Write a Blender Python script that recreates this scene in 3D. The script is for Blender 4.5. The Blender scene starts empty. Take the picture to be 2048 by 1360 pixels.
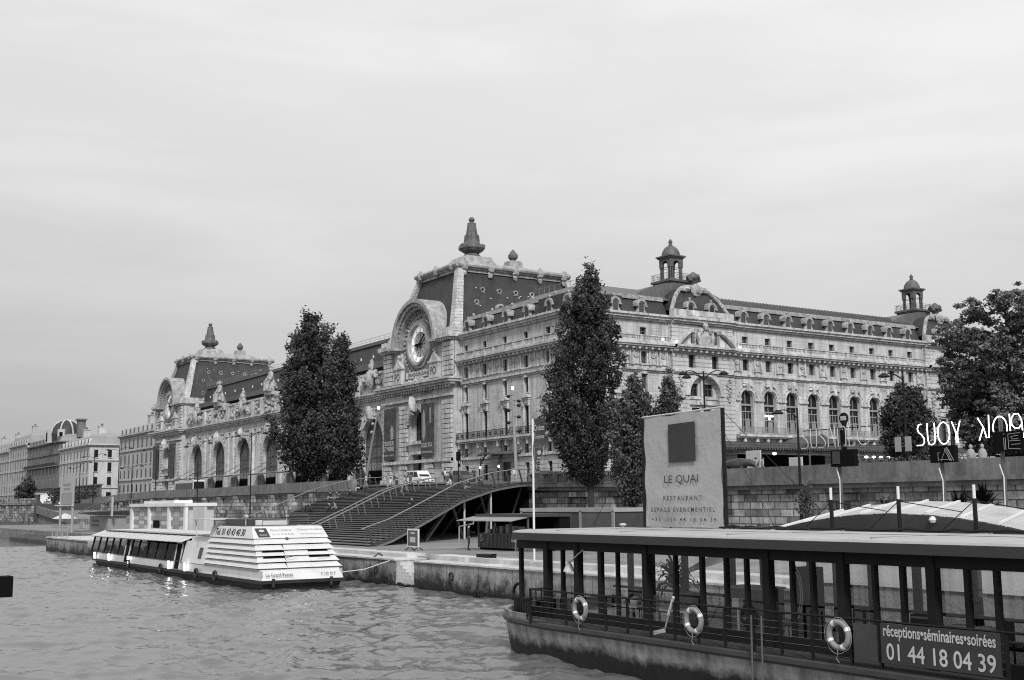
import bpy, bmesh, math, random
import numpy as np
from mathutils import Vector, Matrix
R = random.Random(11)
scene = bpy.context.scene
COL = scene.collection
PI = math.pi
WL = {}

# ------------------------------------------------------------------ materials
def new_mat(name):
    m = bpy.data.materials.new(name); m.use_nodes = True
    nt = m.node_tree
    return m, nt, nt.nodes['Principled BSDF']

def mat(name, val, rough=0.8, var=0.18, scale=0.8, bump=0.0, bscale=6.0, metal=0.0, streak=0.0,
        course=None, spec=0.5, island=0.0, brick=None, grime=None):
    """grey procedural surface: cloudy variation, rain streaks, masonry courses"""
    m, nt, b = new_mat(name)
    N = nt.nodes; L = nt.links
    geo = N.new('ShaderNodeNewGeometry')
    def noise(vec, sc, det=5, rg=0.6):
        n = N.new('ShaderNodeTexNoise'); n.inputs['Scale'].default_value = sc
        n.inputs['Detail'].default_value = det; n.inputs['Roughness'].default_value = rg
        L.new(vec, n.inputs['Vector']); return n.outputs['Fac']
    def math_(op, a, c, clamp=False):
        n = N.new('ShaderNodeMath'); n.operation = op; n.use_clamp = clamp
        for i, q in enumerate((a, c)):
            if isinstance(q, (int, float)): n.inputs[i].default_value = q
            else: L.new(q, n.inputs[i])
        return n.outputs[0]
    def ramp(f, lo, hi, a, c):
        n = N.new('ShaderNodeMapRange'); n.inputs[1].default_value = lo; n.inputs[2].default_value = hi
        n.inputs[3].default_value = a; n.inputs[4].default_value = c; L.new(f, n.inputs[0]); return n.outputs[0]
    pos = geo.outputs['Position']
    f = ramp(noise(pos, scale), 0.3, 0.7, 1 - var, 1 + var)
    f = math_('MULTIPLY', f, ramp(noise(pos, scale * 7, 4), 0.3, 0.7, 1 - var * 0.5, 1 + var * 0.5))
    if streak:
        mp = N.new('ShaderNodeMapping'); mp.inputs['Scale'].default_value = (1.6, 1.6, 0.12); L.new(pos, mp.inputs['Vector'])
        f = math_('MULTIPLY', f, ramp(noise(mp.outputs[0], 1.0, 6, 0.7), 0.42, 0.72, 1.0, 1 - streak))
    hgt = None
    if course or brick:
        sx = N.new('ShaderNodeSeparateXYZ'); L.new(pos, sx.inputs[0])
        cx = N.new('ShaderNodeCombineXYZ'); L.new(math_('ADD', sx.outputs[0], sx.outputs[1]), cx.inputs[0]); L.new(sx.outputs[2], cx.inputs[1])
        bt = N.new('ShaderNodeTexBrick'); L.new(cx.outputs[0], bt.inputs['Vector'])
        w, h, mort, dark, con = course or brick
        bt.inputs['Scale'].default_value = 1.0
        bt.inputs['Brick Width'].default_value = w; bt.inputs['Row Height'].default_value = h
        bt.inputs['Mortar Size'].default_value = mort; bt.inputs['Mortar Smooth'].default_value = 0.3
        bt.inputs['Color1'].default_value = (1 + con,) * 3 + (1,); bt.inputs['Color2'].default_value = (1 - con,) * 3 + (1,)
        bt.inputs['Mortar'].default_value = (dark,) * 3 + (1,)
        bw = N.new('ShaderNodeRGBToBW'); L.new(bt.outputs['Color'], bw.inputs[0])
        f = math_('MULTIPLY', f, bw.outputs[0]); hgt = bt.outputs['Fac']
    if grime:                                   # darker near a given height (z0 dark -> z1 clean)
        z0, z1, k = grime
        sz = N.new('ShaderNodeSeparateXYZ'); L.new(pos, sz.inputs[0])
        zz = math_('ADD', sz.outputs[2], ramp(noise(pos, 1.3, 6, 0.75), 0.25, 0.75, -(z1 - z0) * 0.9, (z1 - z0) * 0.9))
        f = math_('MULTIPLY', f, ramp(zz, z0, z1, k, 1.0))
    if island:
        f = math_('MULTIPLY', f, ramp(geo.outputs['Random Per Island'], 0, 1, 1 - island, 1 + island))
    v = math_('MULTIPLY', f, val, True)
    cc = N.new('ShaderNodeCombineColor')
    for i in range(3): L.new(v, cc.inputs[i])
    L.new(cc.outputs[0], b.inputs['Base Color'])
    b.inputs['Roughness'].default_value = rough; b.inputs['Metallic'].default_value = metal
    b.inputs['Specular IOR Level'].default_value = spec
    if bump or hgt is not None:
        bp = N.new('ShaderNodeBump'); bp.inputs['Strength'].default_value = min(1, bump if bump else 0.3)
        bp.inputs['Distance'].default_value = 0.05
        hn = noise(pos, bscale, 6, 0.65)
        if hgt is not None: hn = math_('SUBTRACT', math_('MULTIPLY', hn, 0.6), hgt)
        L.new(hn, bp.inputs['Height']); L.new(bp.outputs[0], b.inputs['Normal'])
    return m

def glass(name, val, rough=0.06, var=0.3):
    m = mat(name, val, rough, var, 0.35, 0.0); return m

def clear_glass(name, tint=0.9, fac=0.12, ior=1.5):
    m, nt, b = new_mat(name); N = nt.nodes; L = nt.links
    N.remove(b)
    t = N.new('ShaderNodeBsdfTransparent'); t.inputs[0].default_value = (tint,) * 3 + (1,)
    g = N.new('ShaderNodeBsdfGlossy'); g.inputs['Roughness'].default_value = 0.02; g.inputs[0].default_value = (1, 1, 1, 1)
    ge = N.new('ShaderNodeNewGeometry'); dp = N.new('ShaderNodeVectorMath'); dp.operation = 'DOT_PRODUCT'
    L.new(ge.outputs['Incoming'], dp.inputs[0]); L.new(ge.outputs['Normal'], dp.inputs[1])
    ab = N.new('ShaderNodeMath'); ab.operation = 'ABSOLUTE'; L.new(dp.outputs['Value'], ab.inputs[0])
    om = N.new('ShaderNodeMath'); om.operation = 'SUBTRACT'; om.inputs[0].default_value = 1.0; L.new(ab.outputs[0], om.inputs[1])
    pw = N.new('ShaderNodeMath'); pw.operation = 'POWER'; pw.inputs[1].default_value = 5.0; L.new(om.outputs[0], pw.inputs[0])
    ad = N.new('ShaderNodeMath'); ad.operation = 'MULTIPLY_ADD'; ad.use_clamp = True; ad.inputs[1].default_value = ior; ad.inputs[2].default_value = fac; L.new(pw.outputs[0], ad.inputs[0])
    mx = N.new('ShaderNodeMixShader'); L.new(ad.outputs[0], mx.inputs[0]); L.new(t.outputs[0], mx.inputs[1]); L.new(g.outputs[0], mx.inputs[2])
    L.new(mx.outputs[0], N['Material Output'].inputs[0])
    return m

def emit(name, val, strength):
    m, nt, b = new_mat(name)
    b.inputs['Base Color'].default_value = (val,) * 3 + (1,)
    b.inputs['Emission Color'].default_value = (1, 1, 1, 1); b.inputs['Emission Strength'].default_value = strength
    return m

M = {}
M['stone'] = mat('facade_stone', 0.52, 0.85, 0.17, 0.4, 0.3, 5, streak=0.5, course=(1.3, 0.46, 0.02, 0.72, 0.05))
M['rust'] = mat('rusticated_stone', 0.50, 0.85, 0.13, 0.35, 0.3, 5, streak=0.35, course=(40.0, 0.62, 0.055, 0.4, 0.04))
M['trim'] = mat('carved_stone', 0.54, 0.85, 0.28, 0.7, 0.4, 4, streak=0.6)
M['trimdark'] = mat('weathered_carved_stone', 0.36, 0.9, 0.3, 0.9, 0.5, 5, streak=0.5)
M['sculpt'] = mat('sculpted_stone', 0.40, 0.9, 0.4, 1.2, 1.0, 3, streak=0.4)
M['slate'] = mat('slate_roof', 0.036, 0.6, 0.4, 0.4, 0.3, 8, streak=0.45, course=(0.5, 0.3, 0.02, 0.8, 0.1))
M['zinc'] = mat('zinc_roof', 0.10, 0.5, 0.2, 0.5, 0.1, 8, course=(0.9, 50.0, 0.05, 0.6, 0.05))
M['lead'] = mat('weathered_lead', 0.095, 0.6, 0.3, 1.0, 0.3, 5)
M['darkmetal'] = mat('dark_metal', 0.012, 0.55, 0.25, 2.0, 0.0, spec=0.2)
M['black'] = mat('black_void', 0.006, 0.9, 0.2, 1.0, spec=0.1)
M['pane'] = mat('window_pane_dark', 0.013, 0.25, 0.3, 0.35, spec=0.3)
M['panelight'] = glass('window_pane_pale', 0.06, 0.2, 0.5)
M['frame'] = mat('window_frame_paint', 0.085, 0.6, 0.15, 1.0)
M['framelight'] = mat('window_frame_pale', 0.4, 0.6, 0.15, 1.0)
M['white'] = mat('white_paint', 0.7, 0.4, 0.06, 0.8)
M['offwhite'] = mat('offwhite_paint', 0.5, 0.5, 0.1, 0.8)
M['grey'] = mat('mid_grey_paint', 0.25, 0.5, 0.12, 1.0)
M['darkgrey'] = mat('dark_grey_paint', 0.045, 0.5, 0.2, 1.0)
M['wallstone'] = mat('quay_wall_stone', 0.30, 0.92, 0.45, 0.35, 0.9, 3, streak=0.6, brick=(1.25, 0.55, 0.045, 0.3, 0.6))
M['parapet'] = mat('parapet_stone', 0.17, 0.92, 0.3, 0.5, 0.5, 5, streak=0.45)
M['quaystone'] = mat('quay_block_stone', 0.27, 0.92, 0.45, 0.5, 0.8, 3, streak=0.35, brick=(1.6, 1.9, 0.03, 0.5, 0.12), grime=(0.2, 0.95, 0.07))
M['quaytop'] = mat('quay_ledge_stone', 0.46, 0.9, 0.25, 0.6, 0.5, 4)
M['cobble'] = mat('quay_paving', 0.19, 0.9, 0.3, 0.4, 0.6, 10, brick=(0.9, 0.6, 0.03, 0.7, 0.12))
M['asphalt'] = mat('asphalt', 0.06, 0.9, 0.2, 0.5, 0.3, 20)
M['earth'] = mat('city_ground', 0.09, 0.95, 0.3, 0.1, 0.2, 2)
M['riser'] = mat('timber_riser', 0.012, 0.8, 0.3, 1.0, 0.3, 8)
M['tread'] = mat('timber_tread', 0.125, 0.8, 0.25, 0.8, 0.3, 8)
M['steel'] = mat('pale_steel_rail', 0.27, 0.35, 0.15, 1.0, metal=0.3)
M['steeldark'] = mat('steel_girder', 0.085, 0.5, 0.2, 1.0)
M['bark'] = mat('bark', 0.035, 0.95, 0.3, 2.0, 0.8, 8)
M['leafdark'] = mat('dark_leaf', 0.030, 0.7, 0.25, 0.5, island=0.65, spec=0.2)
M['leafmid'] = mat('mid_leaf', 0.045, 0.7, 0.25, 0.5, island=0.65, spec=0.2)
M['leaflight'] = mat('light_leaf', 0.07, 0.7, 0.25, 0.5, island=0.6, spec=0.2)
M['skin'] = mat('skin', 0.35, 0.6, 0.05)
M['hair'] = mat('hair', 0.02, 0.7, 0.2)
M['bright'] = emit('lit_lamp', 0.8, 3.5)
M['neon'] = emit('lit_neon', 0.8, 2.6)
M['glass'] = clear_glass('clear_glass', 0.985, 0.085, 0.6)
M['glassfar'] = clear_glass('boat_glass', 0.5, 0.03, 0.12)
M['banner'] = mat('banner_fabric', 0.36, 0.8, 0.10, 0.9, 0.8, 2.2)
M['ink'] = mat('dark_print', 0.035, 0.8, 0.15, 1.0)
M['lettergrey'] = mat('grey_print', 0.3, 0.8, 0.1, 1.0)
M['hull'] = mat('barge_hull', 0.30, 0.75, 0.3, 0.7, 0.4, 4, streak=0.75, grime=(0.28, 0.52, 0.05))
M['hulldark'] = mat('hull_dark', 0.018, 0.6, 0.3, 1.0, 0.3, 4)
M['roofgrey'] = mat('barge_roof_membrane', 0.36, 0.7, 0.12, 0.8, 0.15, 3)
M['fascia'] = mat('barge_fascia', 0.034, 0.55, 0.12, 0.8, 0.1, 20)
M['ring'] = mat('lifebuoy_orange_grey', 0.23, 0.6, 0.12, 4.0)
M['louvre'] = mat('white_louvre', 0.60, 0.45, 0.08, 0.8)
M['flag'] = mat('flag_fabric', 0.07, 0.8, 0.12, 1.0, 0.2, 2)
M['stonefar'] = mat('far_facade_stone', 0.42, 0.9, 0.16, 0.2, 0.0, streak=0.3)
M['stonefar2'] = mat('far_facade_stone_pale', 0.50, 0.9, 0.14, 0.2, 0.0, streak=0.25)
M['stonefar3'] = mat('far_facade_stone_sooty', 0.17, 0.9, 0.25, 0.2, 0.0, streak=0.4)
M['zincfar'] = mat('far_zinc_roof', 0.26, 0.6, 0.15, 0.3)
M['postertone'] = mat('poster_print', 0.05, 0.7, 0.6, 0.9)
M['bronze'] = mat('bronze', 0.06, 0.4, 0.3, 2.0, metal=0.3)

# ------------------------------------------------------------------ mesh builder
class Fr:
    """frame on a facade: s along, z up, d out of the wall"""
    def __init__(self, o, s, n): self.o = Vector(o); self.s = Vector(s); self.n = Vector(n)
    def P(self, s, z, d=0.0): return self.o + self.s * s + self.n * d + Vector((0, 0, z))

class MB:
    def __init__(self): self.v = []; self.f = []
    def add(self, vs, fs):
        k = len(self.v); self.v.extend([tuple(p) for p in vs]); self.f.extend([tuple(i + k for i in q) for q in fs]); return self
    def poly(self, *pts): return self.add(pts, [tuple(range(len(pts)))])
    def hexa(self, p): return self.add(p, [(0, 1, 2, 3), (7, 6, 5, 4), (0, 4, 5, 1), (1, 5, 6, 2), (2, 6, 7, 3), (3, 7, 4, 0)])
    def box(self, x0, x1, y0, y1, z0, z1):
        return self.hexa([(x0, y0, z0), (x1, y0, z0), (x1, y1, z0), (x0, y1, z0), (x0, y0, z1), (x1, y0, z1), (x1, y1, z1), (x0, y1, z1)])
    def cbox(self, c, sx, sy, sz, rz=0.0):
        c = Vector(c); m = Matrix.Rotation(rz, 3, 'Z')
        return self.hexa([c + m @ Vector((a * sx / 2, b * sy / 2, d * sz / 2)) for d in (-1, 1) for a, b in ((-1, -1), (1, -1), (1, 1), (-1, 1))])
    def fbox(self, fr, s0, s1, z0, z1, d0, d1):
        return self.hexa([fr.P(s, z, d) for z in (z0, z1) for s, d in ((s0, d0), (s1, d0), (s1, d1), (s0, d1))])
    def beam(self, a, b, w, h=None, up=(0, 0, 1)):
        a = Vector(a); b = Vector(b); h = w if h is None else h
        t = (b - a).normalized(); u = Vector(up)
        if abs(t.dot(u)) > 0.98: u = Vector((1, 0, 0))
        r = t.cross(u).normalized(); q = r.cross(t).normalized()
        return self.hexa([p + r * i * w / 2 + q * j * h / 2 for p in (a, b) for i, j in ((-1, -1), (1, -1), (1, 1), (-1, 1))])
    def tube(self, pts, r, n=8, closed=False, caps=True):
        pts = [Vector(p) for p in pts]; k = len(pts); rr = r if isinstance(r, (list, tuple)) else [r] * k
        vs = []; prev = None
        for i, p in enumerate(pts):
            a = pts[(i - 1) % k] if (closed or i > 0) else p
            b = pts[(i + 1) % k] if (closed or i < k - 1) else p
            t = (b - a); t = t.normalized() if t.length > 1e-9 else Vector((0, 0, 1))
            if prev is None:
                u = Vector((0, 0, 1)) if abs(t.z) < 0.9 else Vector((1, 0, 0))
                x = t.cross(u).normalized()
            else:
                x = (prev - t * prev.dot(t)); x = x.normalized() if x.length > 1e-6 else t.orthogonal().normalized()
            prev = x; y = t.cross(x)
            for j in range(n):
                an = 2 * PI * j / n; vs.append(p + (x * math.cos(an) + y * math.sin(an)) * rr[i])
        fs = []
        for i in range(k if closed else k - 1):
            i2 = (i + 1) % k
            for j in range(n): fs.append((i * n + j, i * n + (j + 1) % n, i2 * n + (j + 1) % n, i2 * n + j))
        if caps and not closed: fs.append(tuple(range(n - 1, -1, -1))); fs.append(tuple((k - 1) * n + j for j in range(n)))
        return self.add(vs, fs)
    def lathe(self, prof, c, n=12, rot=0.0, sx=1, sy=1):
        c = Vector(c); vs = []; k = len(prof)
        for r, z in prof:
            for j in range(n):
                an = rot + 2 * PI * j / n; vs.append(c + Vector((r * math.cos(an) * sx, r * math.sin(an) * sy, z)))
        fs = [(i * n + j, i * n + (j + 1) % n, (i + 1) * n + (j + 1) % n, (i + 1) * n + j) for i in range(k - 1) for j in range(n)]
        fs.append(tuple(range(n - 1, -1, -1))); fs.append(tuple((k - 1) * n + j for j in range(n)))
        return self.add(vs, fs)
    def prism(self, fr, pts, d0, d1):
        """pts = outline in (s, z), extruded from depth d0 to d1"""
        n = len(pts)
        vs = [fr.P(s, z, d0) for s, z in pts] + [fr.P(s, z, d1) for s, z in pts]
        fs = [tuple(range(n)), tuple(range(2 * n - 1, n - 1, -1))] + [(i, (i + 1) % n, n + (i + 1) % n, n + i) for i in range(n)]
        return self.add(vs, fs)
    def arc_band(self, fr, cs, cz, r0, r1, d0, d1, a0=0.0, a1=PI, n=24, ez=1.0):
        """flat arch ring between radii, extruded"""
        for i in range(n):
            A = a0 + (a1 - a0) * i / n; B = a0 + (a1 - a0) * (i + 1) / n
            q = [(cs + r * math.cos(t), cz + ez * r * math.sin(t)) for t, r in ((A, r0), (B, r0), (B, r1), (A, r1))]
            vs = [fr.P(s, z, d0) for s, z in q] + [fr.P(s, z, d1) for s, z in q]
            fs = [(0, 1, 2, 3), (7, 6, 5, 4), (0, 1, 5, 4), (2, 3, 7, 6)]
            if i == 0: fs.append((0, 3, 7, 4))
            if i == n - 1: fs.append((1, 2, 6, 5))
            self.add(vs, fs)
        return self
    def blob(self, c, rx, ry, rz, seg=8, jit=0.0, rng=None):
        c = Vector(c); rng = rng or R; rows = seg // 2 + 1; vs = []
        for i in range(rows):
            ph = PI * i / (rows - 1)
            for j in range(seg):
                th = 2 * PI * j / seg; k = 1 + rng.uniform(-jit, jit)
                vs.append(c + Vector((rx * k * math.sin(ph) * math.cos(th), ry * k * math.sin(ph) * math.sin(th), rz * k * math.cos(ph))))
        fs = [(i * seg + j, i * seg + (j + 1) % seg, (i + 1) * seg + (j + 1) % seg, (i + 1) * seg + j) for i in range(rows - 1) for j in range(seg)]
        return self.add(vs, fs)
    def build(self, name, material, parent=None, smooth=False, local=False, recalc=True, mats=None, fm=None):
        me = bpy.data.meshes.new(name)
        V = self.v; off = Vector((0, 0, 0))
        if parent is None and not local and V:
            a = np.array(V); off = Vector(((a[:, 0].min() + a[:, 0].max()) / 2, (a[:, 1].min() + a[:, 1].max()) / 2, a[:, 2].min()))
            V = (a - np.array(off)).tolist()
        me.from_pydata(V, [], self.f); me.update()
        if recalc and len(self.f) < 60000:
            bm = bmesh.new(); bm.from_mesh(me); bmesh.ops.recalc_face_normals(bm, faces=bm.faces); bm.to_mesh(me); bm.free()
        if smooth:
            me.polygons.foreach_set('use_smooth', [True] * len(me.polygons))
            try: me.set_sharp_from_angle(angle=math.radians(42))
            except Exception: pass
        for q in (mats or [material]): me.materials.append(M[q] if isinstance(q, str) else q)
        if fm: me.polygons.foreach_set('material_index', fm)
        o = bpy.data.objects.new(name, me); COL.objects.link(o)
        if parent is not None:
            o.parent = parent
            if not local: o.matrix_parent_inverse = Matrix.Translation(-WL.get(parent.name, Vector((0, 0, 0))))
            WL[o.name] = Vector((0, 0, 0)) if not local else Vector((0, 0, 0))
        else:
            o.location = off; WL[o.name] = off
        return o

def tag(o, label=None, cat=None, group=None, kind=None):
    if label: o['label'] = label
    if cat: o['category'] = cat
    if group: o['group'] = group
    if kind: o['kind'] = kind
    return o

def thing(name, label, cat, loc=(0, 0, 0), rz=0.0, group=None):
    o = bpy.data.objects.new(name, None); COL.objects.link(o)
    o.empty_display_size = 0.3; o.location = loc; o.rotation_euler = (0, 0, rz)
    WL[o.name] = Vector(loc)
    return tag(o, label, cat, group)

def copy_tree(o, loc=None, rz=None, label=None, group=None, parent=None):
    c = o.copy(); COL.objects.link(c)
    if parent is not None: c.parent = parent
    if loc is not None: c.location = loc
    if rz is not None: c.rotation_euler = (0, 0, rz)
    if label: c['label'] = label
    if group: c['group'] = group
    for ch in list(o.children): copy_tree(ch, parent=c)
    return c

def text_into(mb, body, o, right, up, w=None, h=None, thick=0.01, align='L', bold=0.0, mirror=False):
    """lettering as mesh: o = lower left corner, fitted into width w / height h"""
    cu = bpy.data.curves.new('lettering', 'FONT'); cu.body = body; cu.size = 1.0; cu.extrude = 0.0; cu.offset = bold
    cu.resolution_u = 3
    ob = bpy.data.objects.new('lettering', cu)
    me = bpy.data.meshes.new_from_object(ob)
    vs = [v.co.copy() for v in me.vertices]; fs = [tuple(p.vertices) for p in me.polygons]
    bpy.data.objects.remove(ob); bpy.data.curves.remove(cu); bpy.data.meshes.remove(me)
    if not vs: return mb
    x0 = min(v.x for v in vs); x1 = max(v.x for v in vs); y0 = min(v.y for v in vs); y1 = max(v.y for v in vs)
    sy = (h / (y1 - y0)) if h else None; sx = (w / (x1 - x0)) if w else None
    sx = sx or sy; sy = sy or sx
    o = Vector(o); right = Vector(right).normalized(); up = Vector(up).normalized(); nn = right.cross(up)
    pts = []
    for v in vs:
        a = (v.x - x0) * sx
        pts.append(o + right * a + up * (v.y - y0) * sy + nn * thick)
    return mb.add(pts, fs)

# ------------------------------------------------------------------ facade helpers
def wall(mb, fr, s0, s1, z0, z1, ops, depth):
    """wall sheet with rectangular or round-headed openings and their reveals"""
    S = sorted({s0, s1} | {o[0] for o in ops} | {o[1] for o in ops})
    Zs = {z0, z1} | {o[2] for o in ops} | {o[3] for o in ops}
    for o in ops:
        if o[4]: Zs.add(o[3] - (o[1] - o[0]) / 2 * o[4])
    Z = sorted(Zs)
    for i in range(len(S) - 1):
        sc = (S[i] + S[i + 1]) / 2
        cols = [o for o in ops if o[0] < sc < o[1]]
        j = 0
        while j < len(Z) - 1:
            zc = (Z[j] + Z[j + 1]) / 2
            if any(o[2] < zc < o[3] for o in cols): j += 1; continue
            k = j + 1
            while k < len(Z) - 1 and not any(o[2] < (Z[k] + Z[k + 1]) / 2 < o[3] for o in cols): k += 1
            mb.poly(fr.P(S[i], Z[j]), fr.P(S[i + 1], Z[j]), fr.P(S[i + 1], Z[k]), fr.P(S[i], Z[k])); j = k
    for a, b, za, zb, arch in ops:
        d = -depth
        if arch:
            r = (b - a) / 2; zs = zb - r * arch; n = 16
            cv = [((a + b) / 2 - r * math.cos(PI * t / n), zs + r * arch * math.sin(PI * t / n)) for t in range(n + 1)]
            for t in range(n):
                (p, q), (u, w) = cv[t], cv[t + 1]
                mb.poly(fr.P(p, q), fr.P(u, w), fr.P(u, zb), fr.P(p, zb))
                mb.poly(fr.P(p, q), fr.P(u, w), fr.P(u, w, d), fr.P(p, q, d))
        else:
            zs = zb; mb.poly(fr.P(a, zb), fr.P(b, zb), fr.P(b, zb, d), fr.P(a, zb, d))
        mb.poly(fr.P(a, za), fr.P(a, zs), fr.P(a, zs, d), fr.P(a, za, d))
        mb.poly(fr.P(b, za), fr.P(b, zs), fr.P(b, zs, d), fr.P(b, za, d))
        mb.poly(fr.P(a, za), fr.P(b, za), fr.P(b, za, d), fr.P(a, za, d))

def arch_outline(a, b, za, zb, k=1.0, n=14):
    r = (b - a) / 2; zs = zb - r * k
    return [(a, za)] + [((a + b) / 2 - r * math.cos(PI * t / n), zs + r * k * math.sin(PI * t / n)) for t in range(n + 1)] + [(b, za)]

def window(parent, fr, a, b, za, zb, depth, arch=0, name='window', mull=1, trans=(0.62,), fw=0.09, fmat='frame', pmat='pane', base=0.0):
    mb = MB(); d1 = base - depth + 0.1; d0 = base - depth + 0.02
    r = (b - a) / 2; zs = zb - r * arch if arch else zb
    mb.fbox(fr, a, a + fw, za, zs, d0, d1); mb.fbox(fr, b - fw, b, za, zs, d0, d1)
    mb.fbox(fr, a + fw, b - fw, za, za + fw, d0, d1)
    if arch: mb.arc_band(fr, (a + b) / 2, zs, r - fw, r, d0, d1, n=14, ez=arch)
    else: mb.fbox(fr, a + fw, b - fw, zb - fw, zb, d0, d1)
    for i in range(mull):
        s = a + (b - a) * (i + 1) / (mull + 1); mb.fbox(fr, s - fw / 2, s + fw / 2, za + fw, zb - fw, d0, d1 - 0.01)
    for t in trans:
        z = za + (zb - za) * t
        if z < zs - fw: mb.fbox(fr, a + fw, b - fw, z - fw / 2, z + fw / 2, d0, d1 + 0.012)
    o = mb.build(name, fmat, parent)
    g = MB()
    if arch: g.prism(fr, arch_outline(a, b, za, zb, arch), base - depth - 0.06, base - depth + 0.005)
    else: g.fbox(fr, a, b, za, zb, base - depth - 0.06, base - depth + 0.005)
    g.build('pane', pmat, o)
    return o

def balustrade(mb, fr, s0, s1, z0, z1, d0, d1, pier=4.0, step=0.3, first=0.0):
    h = z1 - z0; dm = (d0 + d1) / 2
    mb.fbox(fr, s0, s1, z0, z0 + h * 0.14, d0, d1); mb.fbox(fr, s0, s1, z1 - h * 0.18, z1, d0 - 0.03, d1 + 0.03)
    n = max(1, round((s1 - s0) / pier)); L = (s1 - s0) / n
    for i in range(n + 1):
        c = s0 + i * L; a = max(s0, c - 0.28); b = min(s1, c + 0.28)
        mb.fbox(fr, a, b, z0 + h * 0.14, z1 - h * 0.18, d0 + 0.01, d1 - 0.01)
    k = int((s1 - s0) / step)
    for i in range(k):
        s = s0 + (i + 0.5) * (s1 - s0) / k
        if min(abs(s - s0 - j * L) for j in range(n + 1)) < 0.36: continue
        zb = z0 + h * 0.14; zt = z1 - h * 0.18; zm = zb + (zt - zb) * 0.35; w = step * 0.30
        for (zz0, w0, zz1, w1) in ((zb, w * .6, zm, w), (zm, w, zt, w * .5)):
            mb.hexa([fr.P(s + q * ww, z, dm + e * ww) for z, ww in ((zz0, w0), (zz1, w1)) for q, e in ((-1, -1), (1, -1), (1, 1), (-1, 1))])

def iron_rail(mb, fr, s0, s1, z0, z1, d, step=0.16, motif=1.6):
    mb.fbox(fr, s0, s1, z1 - 0.05, z1, d - 0.03, d + 0.03); mb.fbox(fr, s0, s1, z0, z0 + 0.05, d - 0.03, d + 0.03)
    mb.fbox(fr, s0, s1, z0 + 0.42, z0 + 0.45, d - 0.015, d + 0.015)
    k = int((s1 - s0) / step)
    for i in range(k + 1):
        s = s0 + i * (s1 - s0) / k; mb.fbox(fr, s - 0.017, s + 0.017, z0 + 0.05, z1 - 0.05, d - 0.012, d + 0.012)
    n = max(1, int((s1 - s0) / motif))
    for i in range(n + 1):
        c = s0 + i * (s1 - s0) / n; c = min(max(c, s0 + 0.3), s1 - 0.3)
        mb.arc_band(fr, c, (z0 + z1) / 2, 0.16, 0.26, d - 0.02, d + 0.02, 0, 2 * PI, 12)
        mb.fbox(fr, c - 0.34, c - 0.29, z0 + .05, z1 - .05, d - 0.03, d + 0.03); mb.fbox(fr, c + 0.29, c + 0.34, z0 + .05, z1 - .05, d - 0.03, d + 0.03)

def bracketed(mb, fr, s0, s1, z0, z1, d, step=0.9, w=0.35):
    n = int((s1 - s0) / step)
    for i in range(n + 1):
        s = s0 + 0.3 + i * (s1 - s0 - 0.6) / max(1, n); mb.fbox(fr, s - w / 2, s + w / 2, z0, z1, 0.0, d)

# ------------------------------------------------------------------ camera, sky, sun
cam_d = bpy.data.cameras.new('camera'); cam = bpy.data.objects.new('camera', cam_d); COL.objects.link(cam)
cam_d.sensor_width = 36.0; cam_d.lens = 2350.0 / 2048 * 36; cam_d.clip_start = 0.1; cam_d.clip_end = 6000
yaw, pit, rol = math.radians(32.83), math.radians(7.90), math.radians(-0.578)
fwd = Vector((math.sin(yaw) * math.cos(pit), math.cos(yaw) * math.cos(pit), math.sin(pit)))
rgt = Vector((math.cos(yaw), -math.sin(yaw), 0)); upv = rgt.cross(fwd)
r2 = rgt * math.cos(rol) + upv * math.sin(rol); u2 = -rgt * math.sin(rol) + upv * math.cos(rol)
cam.matrix_world = Matrix(((r2.x, u2.x, -fwd.x, 0), (r2.y, u2.y, -fwd.y, 0), (r2.z, u2.z, -fwd.z, 4.5), (0, 0, 0, 1)))
scene.camera = cam

SUN_EL, SUN_AZ = math.radians(42), math.radians(205)   # azimuth clockwise from +Y
w = bpy.data.worlds.new('World'); scene.world = w; w.use_nodes = True
nt = w.node_tree; N = nt.nodes; L = nt.links; bg = N['Background']
sky = N.new('ShaderNodeTexSky'); sky.sky_type = 'NISHITA'; sky.sun_disc = False
sky.sun_elevation = SUN_EL; sky.sun_rotation = SUN_AZ; sky.air_density = 1.0; sky.dust_density = 5.0
bw = N.new('ShaderNodeRGBToBW'); L.new(sky.outputs[0], bw.inputs[0])
tc = N.new('ShaderNodeTexCoord')
mp = N.new('ShaderNodeMapping'); mp.inputs['Scale'].default_value = (0.8, 1.3, 5.0); mp.inputs['Rotation'].default_value = (0.1, -0.12, 0.3)
L.new(tc.outputs['Generated'], mp.inputs['Vector'])
ns = N.new('ShaderNodeTexNoise'); ns.inputs['Scale'].default_value = 2.6; ns.inputs['Detail'].default_value = 7; ns.inputs['Roughness'].default_value = 0.55
ns.inputs['Distortion'].default_value = 0.35
L.new(mp.outputs[0], ns.inputs['Vector'])
def wmath(op, a, c, clamp=False):
    n = N.new('ShaderNodeMath'); n.operation = op; n.use_clamp = clamp
    for i, q in enumerate((a, c)):
        if isinstance(q, (int, float)): n.inputs[i].default_value = q
        else: L.new(q, n.inputs[i])
    return n.outputs[0]
def wramp(f, lo, hi, a, c):
    n = N.new('ShaderNodeMapRange'); n.inputs[1].default_value = lo; n.inputs[2].default_value = hi; n.interpolation_type = 'SMOOTHSTEP'
    n.inputs[3].default_value = a; n.inputs[4].default_value = c; L.new(f, n.inputs[0]); return n.outputs[0]
sp = N.new('ShaderNodeSeparateXYZ'); L.new(tc.outputs['Generated'], sp.inputs[0])
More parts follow.
